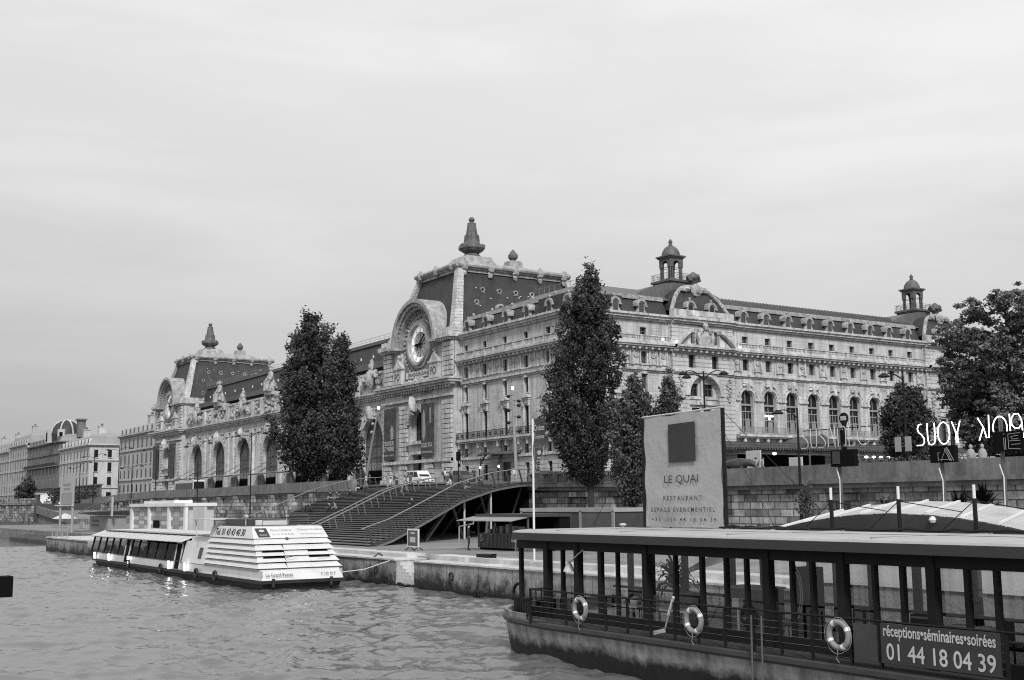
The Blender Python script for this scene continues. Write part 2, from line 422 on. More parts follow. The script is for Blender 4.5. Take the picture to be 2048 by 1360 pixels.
# overcast deck: brighter higher up and towards +X, duller low over the river
deck = wmath('MULTIPLY', wramp(sp.outputs[2], 0.0, 0.36, 0.51, 0.83), wramp(sp.outputs[0], -0.1, 0.75, 0.93, 1.03))
deck = wmath('MULTIPLY', deck, wramp(ns.outputs['Fac'], 0.34, 0.66, 0.925, 1.035))
skyb = wmath('MULTIPLY', bw.outputs[0], 0.006)
tot = wmath('ADD', deck, skyb)
cc = N.new('ShaderNodeCombineColor')
for i in range(3): L.new(tot, cc.inputs[i])
L.new(cc.outputs[0], bg.inputs['Color']); bg.inputs['Strength'].default_value = 1.0

sd = bpy.data.lights.new('sun', 'SUN'); so = bpy.data.objects.new('sun', sd); COL.objects.link(so)
sd.energy = 3.0; sd.angle = math.radians(9); sd.color = (1, 1, 1)
sdir = Vector((math.sin(SUN_AZ) * math.cos(SUN_EL), math.cos(SUN_AZ) * math.cos(SUN_EL), math.sin(SUN_EL)))
so.rotation_euler = (-sdir).to_track_quat('-Z', 'Y').to_euler(); so.location = sdir * 200
scene.view_settings.view_transform = 'Standard'; scene.view_settings.look = 'None'; scene.view_settings.exposure = 0; scene.view_settings.gamma = 1
scene.render.engine = 'CYCLES'; scene.cycles.use_denoising = False; scene.cycles.filter_width = 1.1; scene.cycles.max_bounces = 6; scene.cycles.transparent_max_bounces = 16
# ================================================================== the station building
YC = 130.8                                             # near corner: west face y = YC, river face x = 94.5
FN = Fr((94.5, 0, 0), (0, 1, 0), (-1, 0, 0))           # river (north) face, s = y
FW = Fr((0, YC, 0), (1, 0, 0), (0, -1, 0))             # west face, s = x
museum = thing('station_building', 'long pale stone station with two big round clocks and slate mansard roofs', 'building', (120, 180, 6))

def hotel_face(fr, s0, s1, cols, rows, rail_cols=True):
    """plain hotel bays: openings at column centres"""
    ops = []
    for c in cols:
        for (za, zb, w) in rows: ops.append((c - w / 2, c + w / 2, za, zb, 0))
    return ops

HROWS = [(28.05, 29.45, 1.15), (24.2, 25.95, 1.1), (20.55, 22.7, 1.05), (14.45, 18.65, 1.25), (11.7, 13.5, 1.05), (8.0, 10.35, 1.15)]
NC = [133.0 - 1.85, 136.9, 142.7, 148.45, 154.25, 160.0 - 0.05][1:]
NC = [132.3] + NC
WC_ = [97.4, 102.15, 106.9]

def face_trim(fr, s0, s1, big=True, name='cornice', balc=True, frieze=None, chain=True):
    m = MB()
    m.fbox(fr, s0, s1, 30.45, 30.75, 0.0, 0.35); m.fbox(fr, s0, s1, 30.75, 31.1, 0.0, 0.7); m.fbox(fr, s0, s1, 31.1, 31.42, 0.0, 0.95)
    m.fbox(fr, s0, s1, 26.35, 26.65, 0.0, 0.45); m.fbox(fr, s0, s1, 26.65, 26.9, 0.0, 1.0); m.fbox(fr, s0, s1, 26.9, 27.2, 0.0, 1.2); m.fbox(fr, s0, s1, 27.2, 27.5, 0, 0.95)
    bracketed(m, fr, s0, s1, 26.25, 26.64, 0.8, 1.15, 0.36)
    m.fbox(fr, s0, s1, 23.0, 23.25, 0.0, 0.18); m.fbox(fr, s0, s1, 23.25, 23.55, 0.0, 0.42)
    return m.build(name, 'trim', museum)

# ---- river face of the hotel wing
ops = hotel_face(FN, YC, 161.6, NC, HROWS)
m = MB(); wall(m, FN, YC, 161.7, 11.6, 31.2, [o for o in ops if o[2] > 11.65], 0.45); m.build('wall', 'stone', museum)
opsg = [o for o in ops if o[2] < 11.65]
opsg[3] = (147.2, 149.7, 6.3, 10.6, 0)
m = MB(); wall(m, FN, YC, 161.7, 5.0, 11.6, opsg, 0.45); m.build('base_wall', 'rust', museum)
face_trim(FN, YC + .001, 161.6)
m = MB(); m.fbox(FN, YC, 161.6, 11.25, 11.58, 0.0, 0.3); m.fbox(FN, YC, 161.6, 5, 7.0, 0, 0.2); m.build('string_course', 'trim', museum)
m = MB(); balustrade(m, FN, YC + 0.3, 161.5, 27.5, 28.25, 0.62, 0.92, 2.88, 0.3); m.build('balustrade', 'trim', museum)
for i, o in enumerate(ops):
    tall = o[3] - o[2] > 3
    if o[2] < 11.65 and abs(o[0] - 147.9) < 0.1: continue
    window(museum, FN, o[0], o[1], o[2], o[3], 0.42, trans=(0.68,) if tall else (0.6,), pmat='pane' if R.random() < 0.8 else 'panelight')
m = MB(); o = opsg[3]; m.fbox(FN, o[0], o[1], o[2], o[3], -0.5, -0.4)
for k in range(6): m.fbox(FN, o[0] + 0.15 + k * 0.4, o[0] + 0.38 + k * 0.4, o[2] + 0.3, o[3] - 0.3, -0.4, -0.34)
m.build('entrance_door', 'darkgrey', museum)

def surrounds(fr, cols):
    for c in cols:
        for za, zb, w in HROWS[:5]:
            h = w / 2; m = MB()
            m.fbox(fr, c - h - 0.2, c - h - 0.01, za - 0.1, zb + 0.2, 0.0, 0.08); m.fbox(fr, c + h + 0.01, c + h + 0.2, za - 0.1, zb + 0.2, 0.0, 0.08)
            m.fbox(fr, c - h, c + h, zb + 0.01, zb + 0.22, 0.0, 0.09)
            if zb - za < 3: m.fbox(fr, c - h - 0.25, c + h + 0.25, za - 0.22, za - 0.02, 0.0, 0.16)
            m.build('window_surround', 'trim', museum)
        m = MB()
        # hooded pediment over the tall window
        m.prism(fr, [(c - 1.15, 19.72), (c + 1.15, 19.72), (c + 1.15, 19.9), (c + 0.5, 20.2), (c, 20.32), (c - 0.5, 20.2), (c - 1.15, 19.9)], 0.0, 0.55)
        m.fbox(fr, c - 1.0, c + 1.0, 19.45, 19.7, 0.0, 0.3)
        for q in (-0.78, 0.78): m.fbox(fr, c + q - 0.14, c + q + 0.14, 18.5, 19.44, 0.0, 0.28); m.fbox(fr, c + q - 0.1, c + q + 0.1, 16.0, 18.4, 0.0, 0.12)
        m.fbox(fr, c - 0.4, c + 0.4, 18.9, 19.46, 0.0, 0.22)
        m.build('pediment', 'trim', museum)
        m = MB(); m.fbox(fr, c - 0.55, c + 0.55, 22.95 - 0.2, 23.0, 0, 0.25); m.fbox(fr, c - 0.22, c + 0.22, 22.7, 23.05, 0.0, 0.31); m.build('keystone', 'trim', museum)
surrounds(FN, NC); surrounds(FW, WC_)

def frieze(fr, cs, name='frieze_relief'):
    for c in cs:
        m = MB()
        m.fbox(fr, c - 0.5, c + 0.5, 24.2, 26.1, 0.0, 0.06)
        m.arc_band(fr, c, 25.55, 0.3, 0.5, 0.06, 0.22, PI, 2 * PI, 8); m.fbox(fr, c - 0.5, c - 0.3, 25.5, 26.0, 0.06, 0.2); m.fbox(fr, c + 0.3, c + 0.5, 25.5, 26.0, 0.06, 0.2)
        m.blob(fr.P(c, 25.5, 0.15), 0.22, 0.22, 0.3, 6)
        for q in (-0.68, 0.68):
            m.fbox(fr, c + q - 0.14, c + q + 0.14, 24.4, 26.2, 0.0, 0.24); m.fbox(fr, c + q - 0.18, c + q + 0.18, 24.0, 24.35, 0.0, 0.34)
        m.fbox(fr, c - 0.5, c + 0.5, 24.08, 24.19, 0.0, 0.18)
        m.build(name, 'trim', museum)
fc = []
for a, b in zip(NC[:-1], NC[1:]): fc += [(a + b) / 2 - 0.95, (a + b) / 2 + 0.95]
frieze(FN, fc)

def dormer(fr, c, z0=31.45, back=0.9, wd=0.95, d=-0.25):
    m = MB(); zt = z0 + 1.25
    pts = [(c - wd, z0), (c - wd * 0.95, z0 + 0.35), (c - wd * 0.66, z0 + 0.75), (c - wd * 0.66, zt)] + \
          [(c - wd * 0.66 * math.cos(PI * t / 8), zt + 0.66 * wd * math.sin(PI * t / 8)) for t in range(1, 8)] + \
          [(c + wd * 0.66, zt), (c + wd * 0.66, z0 + 0.75), (c + wd * 0.95, z0 + 0.35), (c + wd, z0)]
    m.prism(fr, pts, d - 1.7, d)
    m.arc_band(fr, c, zt, wd * 0.64, wd * 0.98, d - 1.7, d + 0.22, 0, PI, 12)
    m.fbox(fr, c - wd * 1.15, c - wd * 0.6, zt - 0.16, zt, d - 1.6, d + 0.2); m.fbox(fr, c + wd * 0.6, c + wd * 1.15, zt - 0.16, zt, d - 1.6, d + 0.2)
    m.blob(fr.P(c, zt + wd * 0.98 + 0.28, d - 0.15), 0.2, 0.2, 0.22, 8); m.fbox(fr, c - 0.1, c + 0.1, zt + wd * .95, zt + wd * .98 + 0.12, d - 0.25, d - 0.05)
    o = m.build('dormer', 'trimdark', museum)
    g = MB(); g.prism(fr, arch_outline(c - 0.36, c + 0.36, z0 + 0.12, zt + 0.34), d - 0.05, d + 0.03); g.build('pane', 'panelight' if fr is FW else 'pane', o)
    f = MB(); f.fbox(fr, c - 0.025, c + 0.025, z0 + 0.14, zt + 0.3, d + 0.03, d + 0.07); f.fbox(fr, c - 0.34, c + 0.34, z0 + 0.72, z0 + 0.77, d + 0.03, d + 0.068)
    f.arc_band(fr, c, zt - 0.02, 0.34, 0.42, d + 0.03, d + 0.09, 0, PI, 10); f.fbox(fr, c - 0.42, c - 0.34, z0 + .1, zt - 0.02, d + 0.03, d + 0.09); f.fbox(fr, c + 0.34, c + 0.42, z0 + .1, zt - .02, d + 0.03, d + 0.09)
    f.build('window_frame', 'frame', o)
    return o
for c in NC: dormer(FN, c)

# balcony on the river face
m = MB()
segs = [(YC + 0.2, 133.9), (135.1, 144.4), (144.4 + 0.25, 156.2), (156.5, 161.5)]
m.fbox(FN, YC + 0.2, 161.5, 14.05, 14.38, 0.0, 1.15); m.fbox(FN, YC + .2, 161.5, 13.8, 14.05, 0, 0.9)
for c in NC:
    for q in (-1.15, 1.15): m.prism(FN, [(c + q - 0.22, 12.3), (c + q + 0.22, 12.3), (c + q + 0.22, 13.8), (c + q - 0.22, 13.8)], 0, 0.35); m.fbox(FN, c + q - 0.2, c + q + 0.2, 13.0, 13.79, 0.35, 0.85)
bal = m.build('balcony', 'trim', museum)
m = MB(); iron_rail(m, FN, YC + 0.3, 161.3, 14.4, 15.5, 1.05); m.build('iron_railing', 'darkmetal', bal)

# glazed canopy over the river door
m = MB(); pts = []
n = 14
for i in range(n):
    a = -1 + 2 * i / n; b = -1 + 2 * (i + 1) / n
    def cp(t, d): return FN.P(148.5 + t * 4.3, 12.0 - 0.45 * t * t * 0.3 - 0.35 * d / 3.6, d * (1.0 - 0.35 * t * t) + 0.05)
    vs = [cp(a, 0), cp(b, 0), cp(b, 3.6), cp(a, 3.6)]; top = [v + Vector((0, 0, 0.22)) for v in vs]
    m.hexa(vs + top)
can = m.build('entrance_canopy', 'lead', museum)
m = MB()
for q in (-2.6, 2.6):
    m.tube([FN.P(148.5 + q, 6.4, 3.0), FN.P(148.5 + q, 9.6, 3.0), FN.P(148.5 + q * 1.0, 10.8, 2.7), FN.P(148.5 + q * 0.9, 11.7, 2.0)], 0.09, 6)
    m.tube([FN.P(148.5 + q + 0.45 * math.cos(t), 10.9 + 0.45 * math.sin(t), 2.6) for t in [k * 0.5 for k in range(13)]], 0.05, 5)
m.build('canopy_bracket', 'darkmetal', can)

# ---- west face
P1, P2 = (111.9, 123.9), (168.8, 180.8)
AX = [126.96 + 4.79 * i for i in range(9)]
AX3 = [183.6 + 4.79 * i for i in range(3)]
opsL = hotel_face(FW, 94.5, 111.9, WC_, HROWS)
m = MB(); wall(m, FW, 94.5, 111.9, 11.6, 31.2, [o for o in opsL if o[2] > 11.65], 0.45); m.build('wall', 'stone', museum)
m = MB(); wall(m, FW, 94.5, 111.9, 5.0, 11.6, [o for o in opsL if o[2] < 11.65], 0.45); m.build('base_wall', 'rust', museum)
for o in opsL: window(museum, FW, o[0], o[1], o[2], o[3], 0.42, pmat='pane' if R.random() < 0.6 else 'panelight')
mid = []
for c in AX:
    mid += [(c - 0.6, c + 0.6, 28.05, 29.45, 0), (c - 0.62, c + 0.62, 24.2, 25.95, 0), (c - 1.28, c + 1.28, 14.75, 21.2, 1)]
m = MB(); wall(m, FW, 123.9, 168.8, 11.6, 31.2, mid, 0.6); m.build('wall', 'stone', museum)
m = MB(); m.fbox(FW, 123.9, 168.8, 5.0, 11.58, -0.5, 0.0); m.build('base_wall', 'rust', museum)
for c in AX:
    window(museum, FW, c - 0.6, c + 0.6, 28.05, 29.45, 0.5, pmat='panelight')
    window(museum, FW, c - 0.62, c + 0.62, 24.2, 25.95, 0.5, pmat='panelight' if R.random() < .5 else 'pane')
    w_ = window(museum, FW, c - 1.28, c + 1.28, 14.75, 21.2, 0.57, arch=1, name='arched_window', mull=1, trans=(0.30, 0.66), fw=0.12, fmat='grey', pmat='pane')
    b_ = MB()
    b_.fbox(FW, c - 1.16, c + 1.16, 18.85, 19.15, -0.55, -0.30)
    for q in (-0.55, 0.55): b_.fbox(FW, c + q - 0.05, c + q + 0.05, 14.85, 18.0, -0.55, -0.45)
    b_.fbox(FW, c - 1.16, c + 1.16, 17.9, 18.06, -0.55, -0.42)
    b_.fbox(FW, c - 0.05, c + 0.9, 14.9, 16.9, -0.53, -0.52)
    b_.build('transom', 'grey', w_)
for c in AX:
    m = MB()
    m.arc_band(FW, c, 19.92, 1.42, 1.75, 0.0, 0.18, n=18); m.arc_band(FW, c, 19.92, 1.82, 2.1, 0.0, 0.12, n=18)
    for q in (-1, 1):
        m.fbox(FW, c + q * 1.42 - (0.33 if q < 0 else 0), c + q * 1.42 + (0.33 if q > 0 else 0), 14.6, 19.5, 0.0, 0.1)
        m.fbox(FW, c + q * 1.85 - 0.5, c + q * 1.85 + 0.5, 19.55, 19.9, 0.0, 0.28 + q * 0.01)
    m.prism(FW, [(c - 0.28, 21.1), (c + 0.28, 21.1), (c + 0.4, 22.2), (c - 0.4, 22.2)], 0.0, 0.42)
    for k in range(9):
        t = PI * (0.06 + 0.88 * k / 8); m.blob(FW.P(c + 1.97 * math.cos(t), 19.92 + 1.97 * math.sin(t), 0.14), 0.16, 0.12, 0.16, 6)
    for q in (-0.85, -0.55, 0.55, 0.85): m.blob(FW.P(c + q, 22.1 - abs(q) * 0.25, 0.25), 0.3, 0.25, 0.22, 6, 0.3)
    m.fbox(FW, c - 0.85, c + 0.85, 22.25, 22.9, 0.0, 0.12)
    for k in range(8):
        s = c + 1.6 + k * 0.2; m.fbox(FW, s, s + 0.1, 22.4, 22.95, 0.0, 0.08)
    m.build('arch_surround', 'trim', museum)
for a, b in ((94.5 - .95, 111.9), (123.9, 168.8), (180.8, 198)): face_trim(FW, a, b)
m = MB()
for a, b in ((94.8, 111.6), (124.6, 168.4), (181.2, 197.5)): balustrade(m, FW, a, b, 27.5, 28.25, 0.62, 0.92, 4.8, 0.3)
m.build('balustrade', 'trim', museum)
cs = [(a + b) / 2 for a, b in zip(AX[:-1], AX[1:])] + [AX[0] - 2.0, AX[-1] + 2.2] + [98.95, 100.75, 103.65, 105.45, 108.6, 110.5, 95.7]
frieze(FW, cs + [113.1, 117.6, 122.3])
for c in AX + WC_: dormer(FW, c)
m = MB(); m.fbox(FW, 94.5, 111.9, 11.25, 11.58, 0.0, 0.3)
m.fbox(FW, 124.2, 168.8, 14.1, 14.45, 0.0, 1.1); m.fbox(FW, 124.2, 168.8, 13.85, 14.1, 0.0, 0.8); m.fbox(FW, 123.9, 168.8, 11.6, 12.0, 0, 0.5)
for c in AX:
    for q in (-1.3, 1.3): m.fbox(FW, c + q - 0.25, c + q + 0.25, 12.9, 13.84, 0.0, 0.7)
bal = m.build('balcony', 'trim', museum)
m = MB(); iron_rail(m, FW, 124.3, 168.7, 14.46, 15.55, 1.0, 0.15, 2.4); m.build('iron_railing', 'grey', bal)
m = MB(); m.fbox(FW, 94.5, 111.6, 14.05, 14.38, 0.0, 1.15); bal = m.build('balcony', 'trim', museum)
m = MB(); iron_rail(m, FW, 94.0, 111.5, 14.4, 15.5, 1.05); m.build('iron_railing', 'darkmetal', bal)

# pavilions of the west face
def west_pavilion(a, b, full):
    c = (a + b) / 2; fr = Fr((0, YC - 0.55, 0), (1, 0, 0), (0, -1, 0))
    ws = (c - 2.3, c + 2.3)
    ops = [(q - 0.66, q + 0.66, 27.6, 29.6, 0) for q in ws] + [(q - 0.66, q + 0.66, 24.0, 25.95, 0) for q in ws] + [(c - 3.0, c + 3.0, 12.0, 22.9, 1)]
    m = MB(); wall(m, fr, a, b, 11.6, 31.2, ops, 0.8); m.fbox(fr, a, b, 5, 11.6, -0.5, 0)
    for s in (a, b): m.poly(fr.P(s, 11.6), fr.P(s, 31.2), fr.P(s, 31.2, -0.6), fr.P(s, 11.6, -0.6))
    m.build('wall', 'rust', museum)
    for o in ops[:4]: window(museum, fr, o[0], o[1], o[2], o[3], 0.6, pmat='pane')
    # great arch infill: stone screen with three lights above a doorway
    m = MB(); sub = [(c - 2.3, c - 0.6, 19.9, 21.75, 0), (c + 0.6, c + 2.3, 19.9, 21.75, 0), (c - 1.9, c - 0.35, 13.5, 18.2, 0), (c + 0.35, c + 1.9, 13.5, 18.2, 0)]
    fi = Fr(fr.P(0, 0, -0.78), (1, 0, 0), (0, -1, 0))
    wall(m, fi, c - 3.0, c + 3.0, 12.0, 22.9, sub, 0.4)
    m.fbox(fi, c - 2.9, c + 2.9, 18.6, 19.4, 0.0, 0.3); m.fbox(fi, c - 2.9, c + 2.9, 19.4, 19.75, 0.0, 0.45); m.fbox(fi, c - 0.28, c + 0.28, 19.8, 22.6, 0.0, 0.3)
    m.blob(fi.P(c, 19.0, 0.4), 0.6, 0.3, 0.55, 8, 0.3)
    m.build('arch_screen', 'trim', museum)
    for o in sub: window(museum, fi, o[0], o[1], o[2], o[3], 0.35)
    m = MB(); m.arc_band(fr, c, 19.9, 3.02, 3.4, 0.0, 0.25, n=24); m.arc_band(fr, c, 19.9, 3.4, 3.8, 0.0, 0.15, n=24)
    m.fbox(fr, a, b, 30.45, 30.75, 0, 0.35); m.fbox(fr, a, b, 30.75, 31.1, 0, 0.7); m.fbox(fr, a - 0.15, b + 0.15, 31.1, 31.45, 0, 0.95)
    m.fbox(fr, a + 0.1, b - 0.1, 31.45, 32.5, -0.6, 0.55); m.fbox(fr, c - 3.4, c + 3.4, 31.7, 32.3, 0.55, 0.62)
    m.fbox(fr, a, b, 26.35, 26.65, 0, 0.45); m.fbox(fr, a, b, 26.65, 26.9, 0, 1.0); m.fbox(fr, a, b, 26.9, 27.2, 0, 1.25); bracketed(m, fr, a, b, 26.25, 26.64, 0.8, 1.15, 0.36)
    m.fbox(fr, a, b, 23.0, 23.25, 0, 0.18); m.fbox(fr, a, b, 23.25, 23.55, 0, 0.42)
    for q in (-1, 1):                                   # broken segmental pediment
        n = 10; o_ = []; i_ = []
        for k in range(n + 1):
            t = k / n; s = c + q * (6.0 - 3.2 * t); z = 27.25 + 2.6 * math.sin(t * 1.25)
            o_.append((s, z)); i_.append((s, z - 0.55))
        for k in range(n):
            m.prism(fr, [o_[k], o_[k + 1], i_[k + 1], i_[k]], 0.0, 1.2)
        m.prism(fr, [(c + q * 5.4, 27.2), (c + q * 2.8, 27.2), (c + q * 2.8, 29.0)], 0.0, 0.5)
    m.build('cornice', 'trim', museum)
    m = MB()
    m.blob(fr.P(c, 28.3, 0.6), 1.0, 0.45, 1.25, 10, 0.08)
    for q in (-1, 1):
        m.blob(fr.P(c + q * 1.25, 28.4, 0.55), 0.4, 0.4, 1.1, 8, 0.25); m.blob(fr.P(c + q * 1.05, 27.4, 0.6), 0.6, 0.4, 0.4, 8, 0.25); m.blob(fr.P(c + q * 0.9, 29.5, 0.6), 0.5, 0.4, 0.5, 8, 0.25)
    m.blob(fr.P(c, 30.2, 0.6), 0.55, 0.5, 0.75, 8, 0.2); m.blob(fr.P(c, 30.95, 0.6), 0.3, 0.3, 0.35, 8, 0.1)
    m.build('cartouche', 'sculpt', museum)
    for q in (-4.7, 4.7):
        m = MB()
        for k in range(12): m.blob(fr.P(c + q + R.uniform(-.55, .55) * (1 - k / 16), 22.6 - k * 0.3, 0.1), 0.28, 0.22, 0.24, 6, 0.3)
        m.build('carved_swag', 'sculpt', museum)
    # domed roof: front segment with curved rope trim
    m = MB(); n = 16; prof = []
    def rise(t): return 32.5 + 4.1 * (1 - abs(t) ** 2.6) if True else 0
    front = [(c + 5.6 * (-1 + 2 * k / n), rise(-1 + 2 * k / n)) for k in range(n + 1)]
    pts = [(c - 5.6, 31.5)] + front + [(c + 5.6, 31.5)]
    def bend(s, z, dd): return fr.P(s, z, dd - 0.9 * ((z - 31.5) / 5.0) ** 1.5 * 2.0)
    for k in range(n):
        (sa, za), (sb, zb) = front[k], front[k + 1]
        rows = 5
        for j in range(rows):
            la, ua = 31.5 + (za - 31.5) * j / rows, 31.5 + (za - 31.5) * (j + 1) / rows
            lb, ub = 31.5 + (zb - 31.5) * j / rows, 31.5 + (zb - 31.5) * (j + 1) / rows
            m.poly(bend(sa, la, -0.4), bend(sb, lb, -0.4), bend(sb, ub, -0.4), bend(sa, ua, -0.4))
        m.poly(bend(sa, za, -0.4), bend(sb, zb, -0.4), fr.P(sb, zb, -13), fr.P(sa, za, -13))
    m.build('pavilion_roof', 'slate', museum)
    m = MB(); m.tube([bend(s, z, -0.25) for s, z in front], 0.32, 8)
    m.tube([bend(c - 5.6 + 0.0, z, -0.25) for z in (31.5, 32.4)], 0.3, 8)
    for k in range(0, n + 1):
        s, z = front[k]; m.blob(bend(s, z, -0.2), 0.42, 0.42, 0.3, 6)
    m.blob(bend(c + 0.2, 36.0, 0.1), 1.0, 0.5, 1.05, 10, 0.1); m.blob(bend(c + 0.2, 36.0, 0.45), 0.5, 0.35, 0.6, 8)
    for q in (-1.5, 1.5, -2.2, 2.2): m.blob(bend(c + q, 36.1, 0.0), 0.6, 0.4, 0.45, 8, 0.25)
    m.build('rope_moulding', 'trimdark', museum)
    for q in (-1.9, 2.3): dormer(fr, c - 0.2 + q, 31.9, d=-0.2)
    # lantern
    cx, cy = c, 137.0
    m = MB()
    def sq(h, z0, z1, h1=None): 
        h1 = h if h1 is None else h1
        m.hexa([(cx + a * hh, cy + b_ * hh, z) for z, hh in ((z0, h), (z1, h1)) for a, b_ in ((-1, -1), (1, -1), (1, 1), (-1, 1))])
    sq(3.0, 32.0, 36.4, 2.0); sq(1.7, 36.4, 37.6); sq(2.05, 37.6, 37.85); sq(2.3, 37.85, 38.2)
    lan = m.build('lantern', 'lead', museum)
    for a in (-1, 1):
        for b_ in (-1, 1):
            for (dx, dy) in ((0, 0), (-0.42 * a, 0), (0, -0.42 * b_)):
                m = MB(); m.lathe([(0.2, 38.2), (0.2, 38.45), (0.14, 38.5), (0.13, 40.5), (0.2, 40.6), (0.2, 40.8)], (cx + a * 1.12 + dx, cy + b_ * 1.12 + dy, 0), 8)
                m.build('column', 'lead', lan)
    m = MB()
    for fr2, nn in ((Fr((0, cy - 1.3, 0), (1, 0, 0), (0, -1, 0)), cx), (Fr((0, cy + 1.3, 0), (1, 0, 0), (0, 1, 0)), cx), (Fr((cx - 1.3, 0, 0), (0, 1, 0), (-1, 0, 0)), cy), (Fr((cx + 1.3, 0, 0), (0, 1, 0), (1, 0, 0)), cy)):
        wall(m, fr2, nn - 1.3, nn + 1.3, 40.3, 41.75, [(nn - 0.62, nn + 0.62, 40.3, 41.35, 1)], 0.3)
    sq(1.5, 41.75, 41.95); sq(1.68, 41.95, 42.15)
    m.build('arcade', 'lead', lan)
    m = MB(); m.lathe([(1.45 * math.cos(t), 42.15 + 1.75 * math.sin(t)) for t in [k * PI / 2 / 8 for k in range(8)]] + [(0.3, 43.9), (0.36, 44.0), (0.2, 44.15), (0.34, 44.4), (0.3, 44.6), (0.05, 44.95)], (cx, cy, 0), 16)
    m.build('dome', 'lead', lan, smooth=True)
    m = MB()
    for a, b_, c2, d2 in ((-2.2, -2.2, 2.2, -2.2), (-2.2, -2.2, -2.2, 2.2), (2.2, -2.2, 2.2, 2.2), (-2.2, 2.2, 2.2, 2.2)):
        m.tube([(cx + a, cy + b_, 39.2), (cx + c2, cy + d2, 39.2)], 0.03, 4)
        for k in range(12):
            t = k / 11; x = cx + a + (c2 - a) * t; y = cy + b_ + (d2 - b_) * t
            m.tube([(x, y, 38.2), (x, y, 39.2)], 0.02, 4)
            if k % 3 == 1: m.tube([(x + 0.25 * math.cos(q) * (1 if c2 != a else 0), y + 0.25 * math.cos(q) * (0 if c2 != a else 1), 38.7 + 0.25 * math.sin(q)) for q in [i * PI / 5 for i in range(10)]], 0.025, 4, closed=True)
    m.build('railing', 'darkmetal', lan)
    m = MB()                                             # big urn beside it
    m.lathe([(0.7, 36.8), (0.5, 37.2), (0.75, 37.6), (1.05, 38.1), (0.9, 38.5), (0.55, 38.8), (0.2, 39.1)], (cx + 0.9, 133.0, 0), 10)
    for k in range(9): m.blob((cx + 0.9 + 0.85 * math.cos(k * .7), 133.0 + 0.85 * math.sin(k * .7), 38.1 + 0.3 * math.sin(k * 2.1)), 0.38, 0.38, 0.35, 6, 0.2)
    m.build('urn', 'lead', museum)
    # roof swelling behind the lantern
    m = MB()
    for k in range(12):
        t0, t1 = -1 + k / 6, -1 + (k + 1) / 6
        z0, z1 = 34.0 + 3.6 * (1 - t0 * t0), 34.0 + 3.6 * (1 - t1 * t1)
        m.hexa([(cx + 11 * t0, 134.2, 33), (cx + 11 * t1, 134.2, 33), (cx + 11 * t1, 147, 33), (cx + 11 * t0, 147, 33), (cx + 11 * t0, 134.6, z0), (cx + 11 * t1, 134.6, z1), (cx + 11 * t1, 147, z1), (cx + 11 * t0, 147, z0)])
    m.build('curved_roof', 'zinc', museum)
west_pavilion(*P1, True); west_pavilion(*P2, True)
# right-hand end of the west face, mostly behind the big tree
ops3 = []
for c in AX3: ops3 += [(c - 0.6, c + 0.6, 28.05, 29.45, 0), (c - 0.62, c + 0.62, 24.2, 25.95, 0), (c - 0.6, c + 0.6, 14.5, 18.6, 0)]
m = MB(); wall(m, FW, 180.8, 198, 5.0, 31.2, ops3, 0.5); m.build('wall', 'stone', museum)
for o in ops3: window(museum, FW, o[0], o[1], o[2], o[3], 0.45)

# mansard of the hotel wing
m = MB()
def mans(fr, a, b, za=31.45, zb=33.85, d0=-0.35, d1=-1.5):
    m.hexa([fr.P(a, za, d0), fr.P(b, za, d0), fr.P(b, za, -9), fr.P(a, za, -9), fr.P(a, zb, d1), fr.P(b, zb, d1), fr.P(b, zb, -9), fr.P(a, zb, -9)])
mans(FN, YC + 0.4, 161.6); 
mans(FW, 94.5 + 0.35, 111.9); mans(FW, 123.9, 168.8); mans(FW, 180.8, 198)
m.build('mansard_roof', 'slate', museum)
m = MB()
m.fbox(FN, YC + 1.4, 161.6, 33.75, 34.15, -1.9, -1.25); m.fbox(FN, YC + 1.4, 161.6, 34.15, 34.35, -1.8, -1.35)
for a, b in ((95.8, 111.9), (123.9, 168.8), (180.8, 198)): m.fbox(FW, a, b, 33.78, 34.2, -1.9, -1.22); m.fbox(FW, a, b, 34.2, 34.42, -1.8, -1.35)
for c in NC: m.blob(FN.P(c, 34.55, -1.4), 0.22, 0.22, 0.25, 8)
m.build('roof_curb', 'trimdark', museum)
m = MB()
m.hexa([(95.9, YC + 1.5, 34.1), (195, YC + 1.5, 34.1), (195, 150, 34.1), (95.9, 150, 34.1), (101, YC + 6.5, 36.4), (195, YC + 6.5, 36.4), (195, 150, 36.4), (101, 150, 36.4)])
m.hexa([(96.0, 150, 34.0), (112, 150, 34.0), (112, 161.5, 34.0), (96.0, 161.5, 34.0), (101.0, 150, 36.2), (112, 150, 36.2), (112, 161.5, 36.2), (101.0, 161.5, 36.2)])
for i in range(60):
    x = 124.5 + i * 0.76
    m.beam((x, YC + 1.62, 34.32), (x, YC + 6.4, 36.48), 0.1, 0.1)
m.build('upper_roof', 'zinc', museum)
m = MB()
m.tube([(101, YC + 6.6, 37.2), (101, 150, 37.4)], 0.03, 4)
for k in range(10): m.tube([(101, YC + 6.6 + k * 1.4, 36.3), (101, YC + 6.6 + k * 1.4, 37.25)], 0.025, 4)
m.build('roof_railing', 'grey', museum)
for x, y in ((111.7, YC - 0.12), (124.1, YC - 0.12), (168.6, YC - 0.12), (94.38, 161.3)):
    m = MB(); m.tube([(x, y, 6), (x, y, 31)], 0.09, 6); m.build('downpipe', 'offwhite', museum)

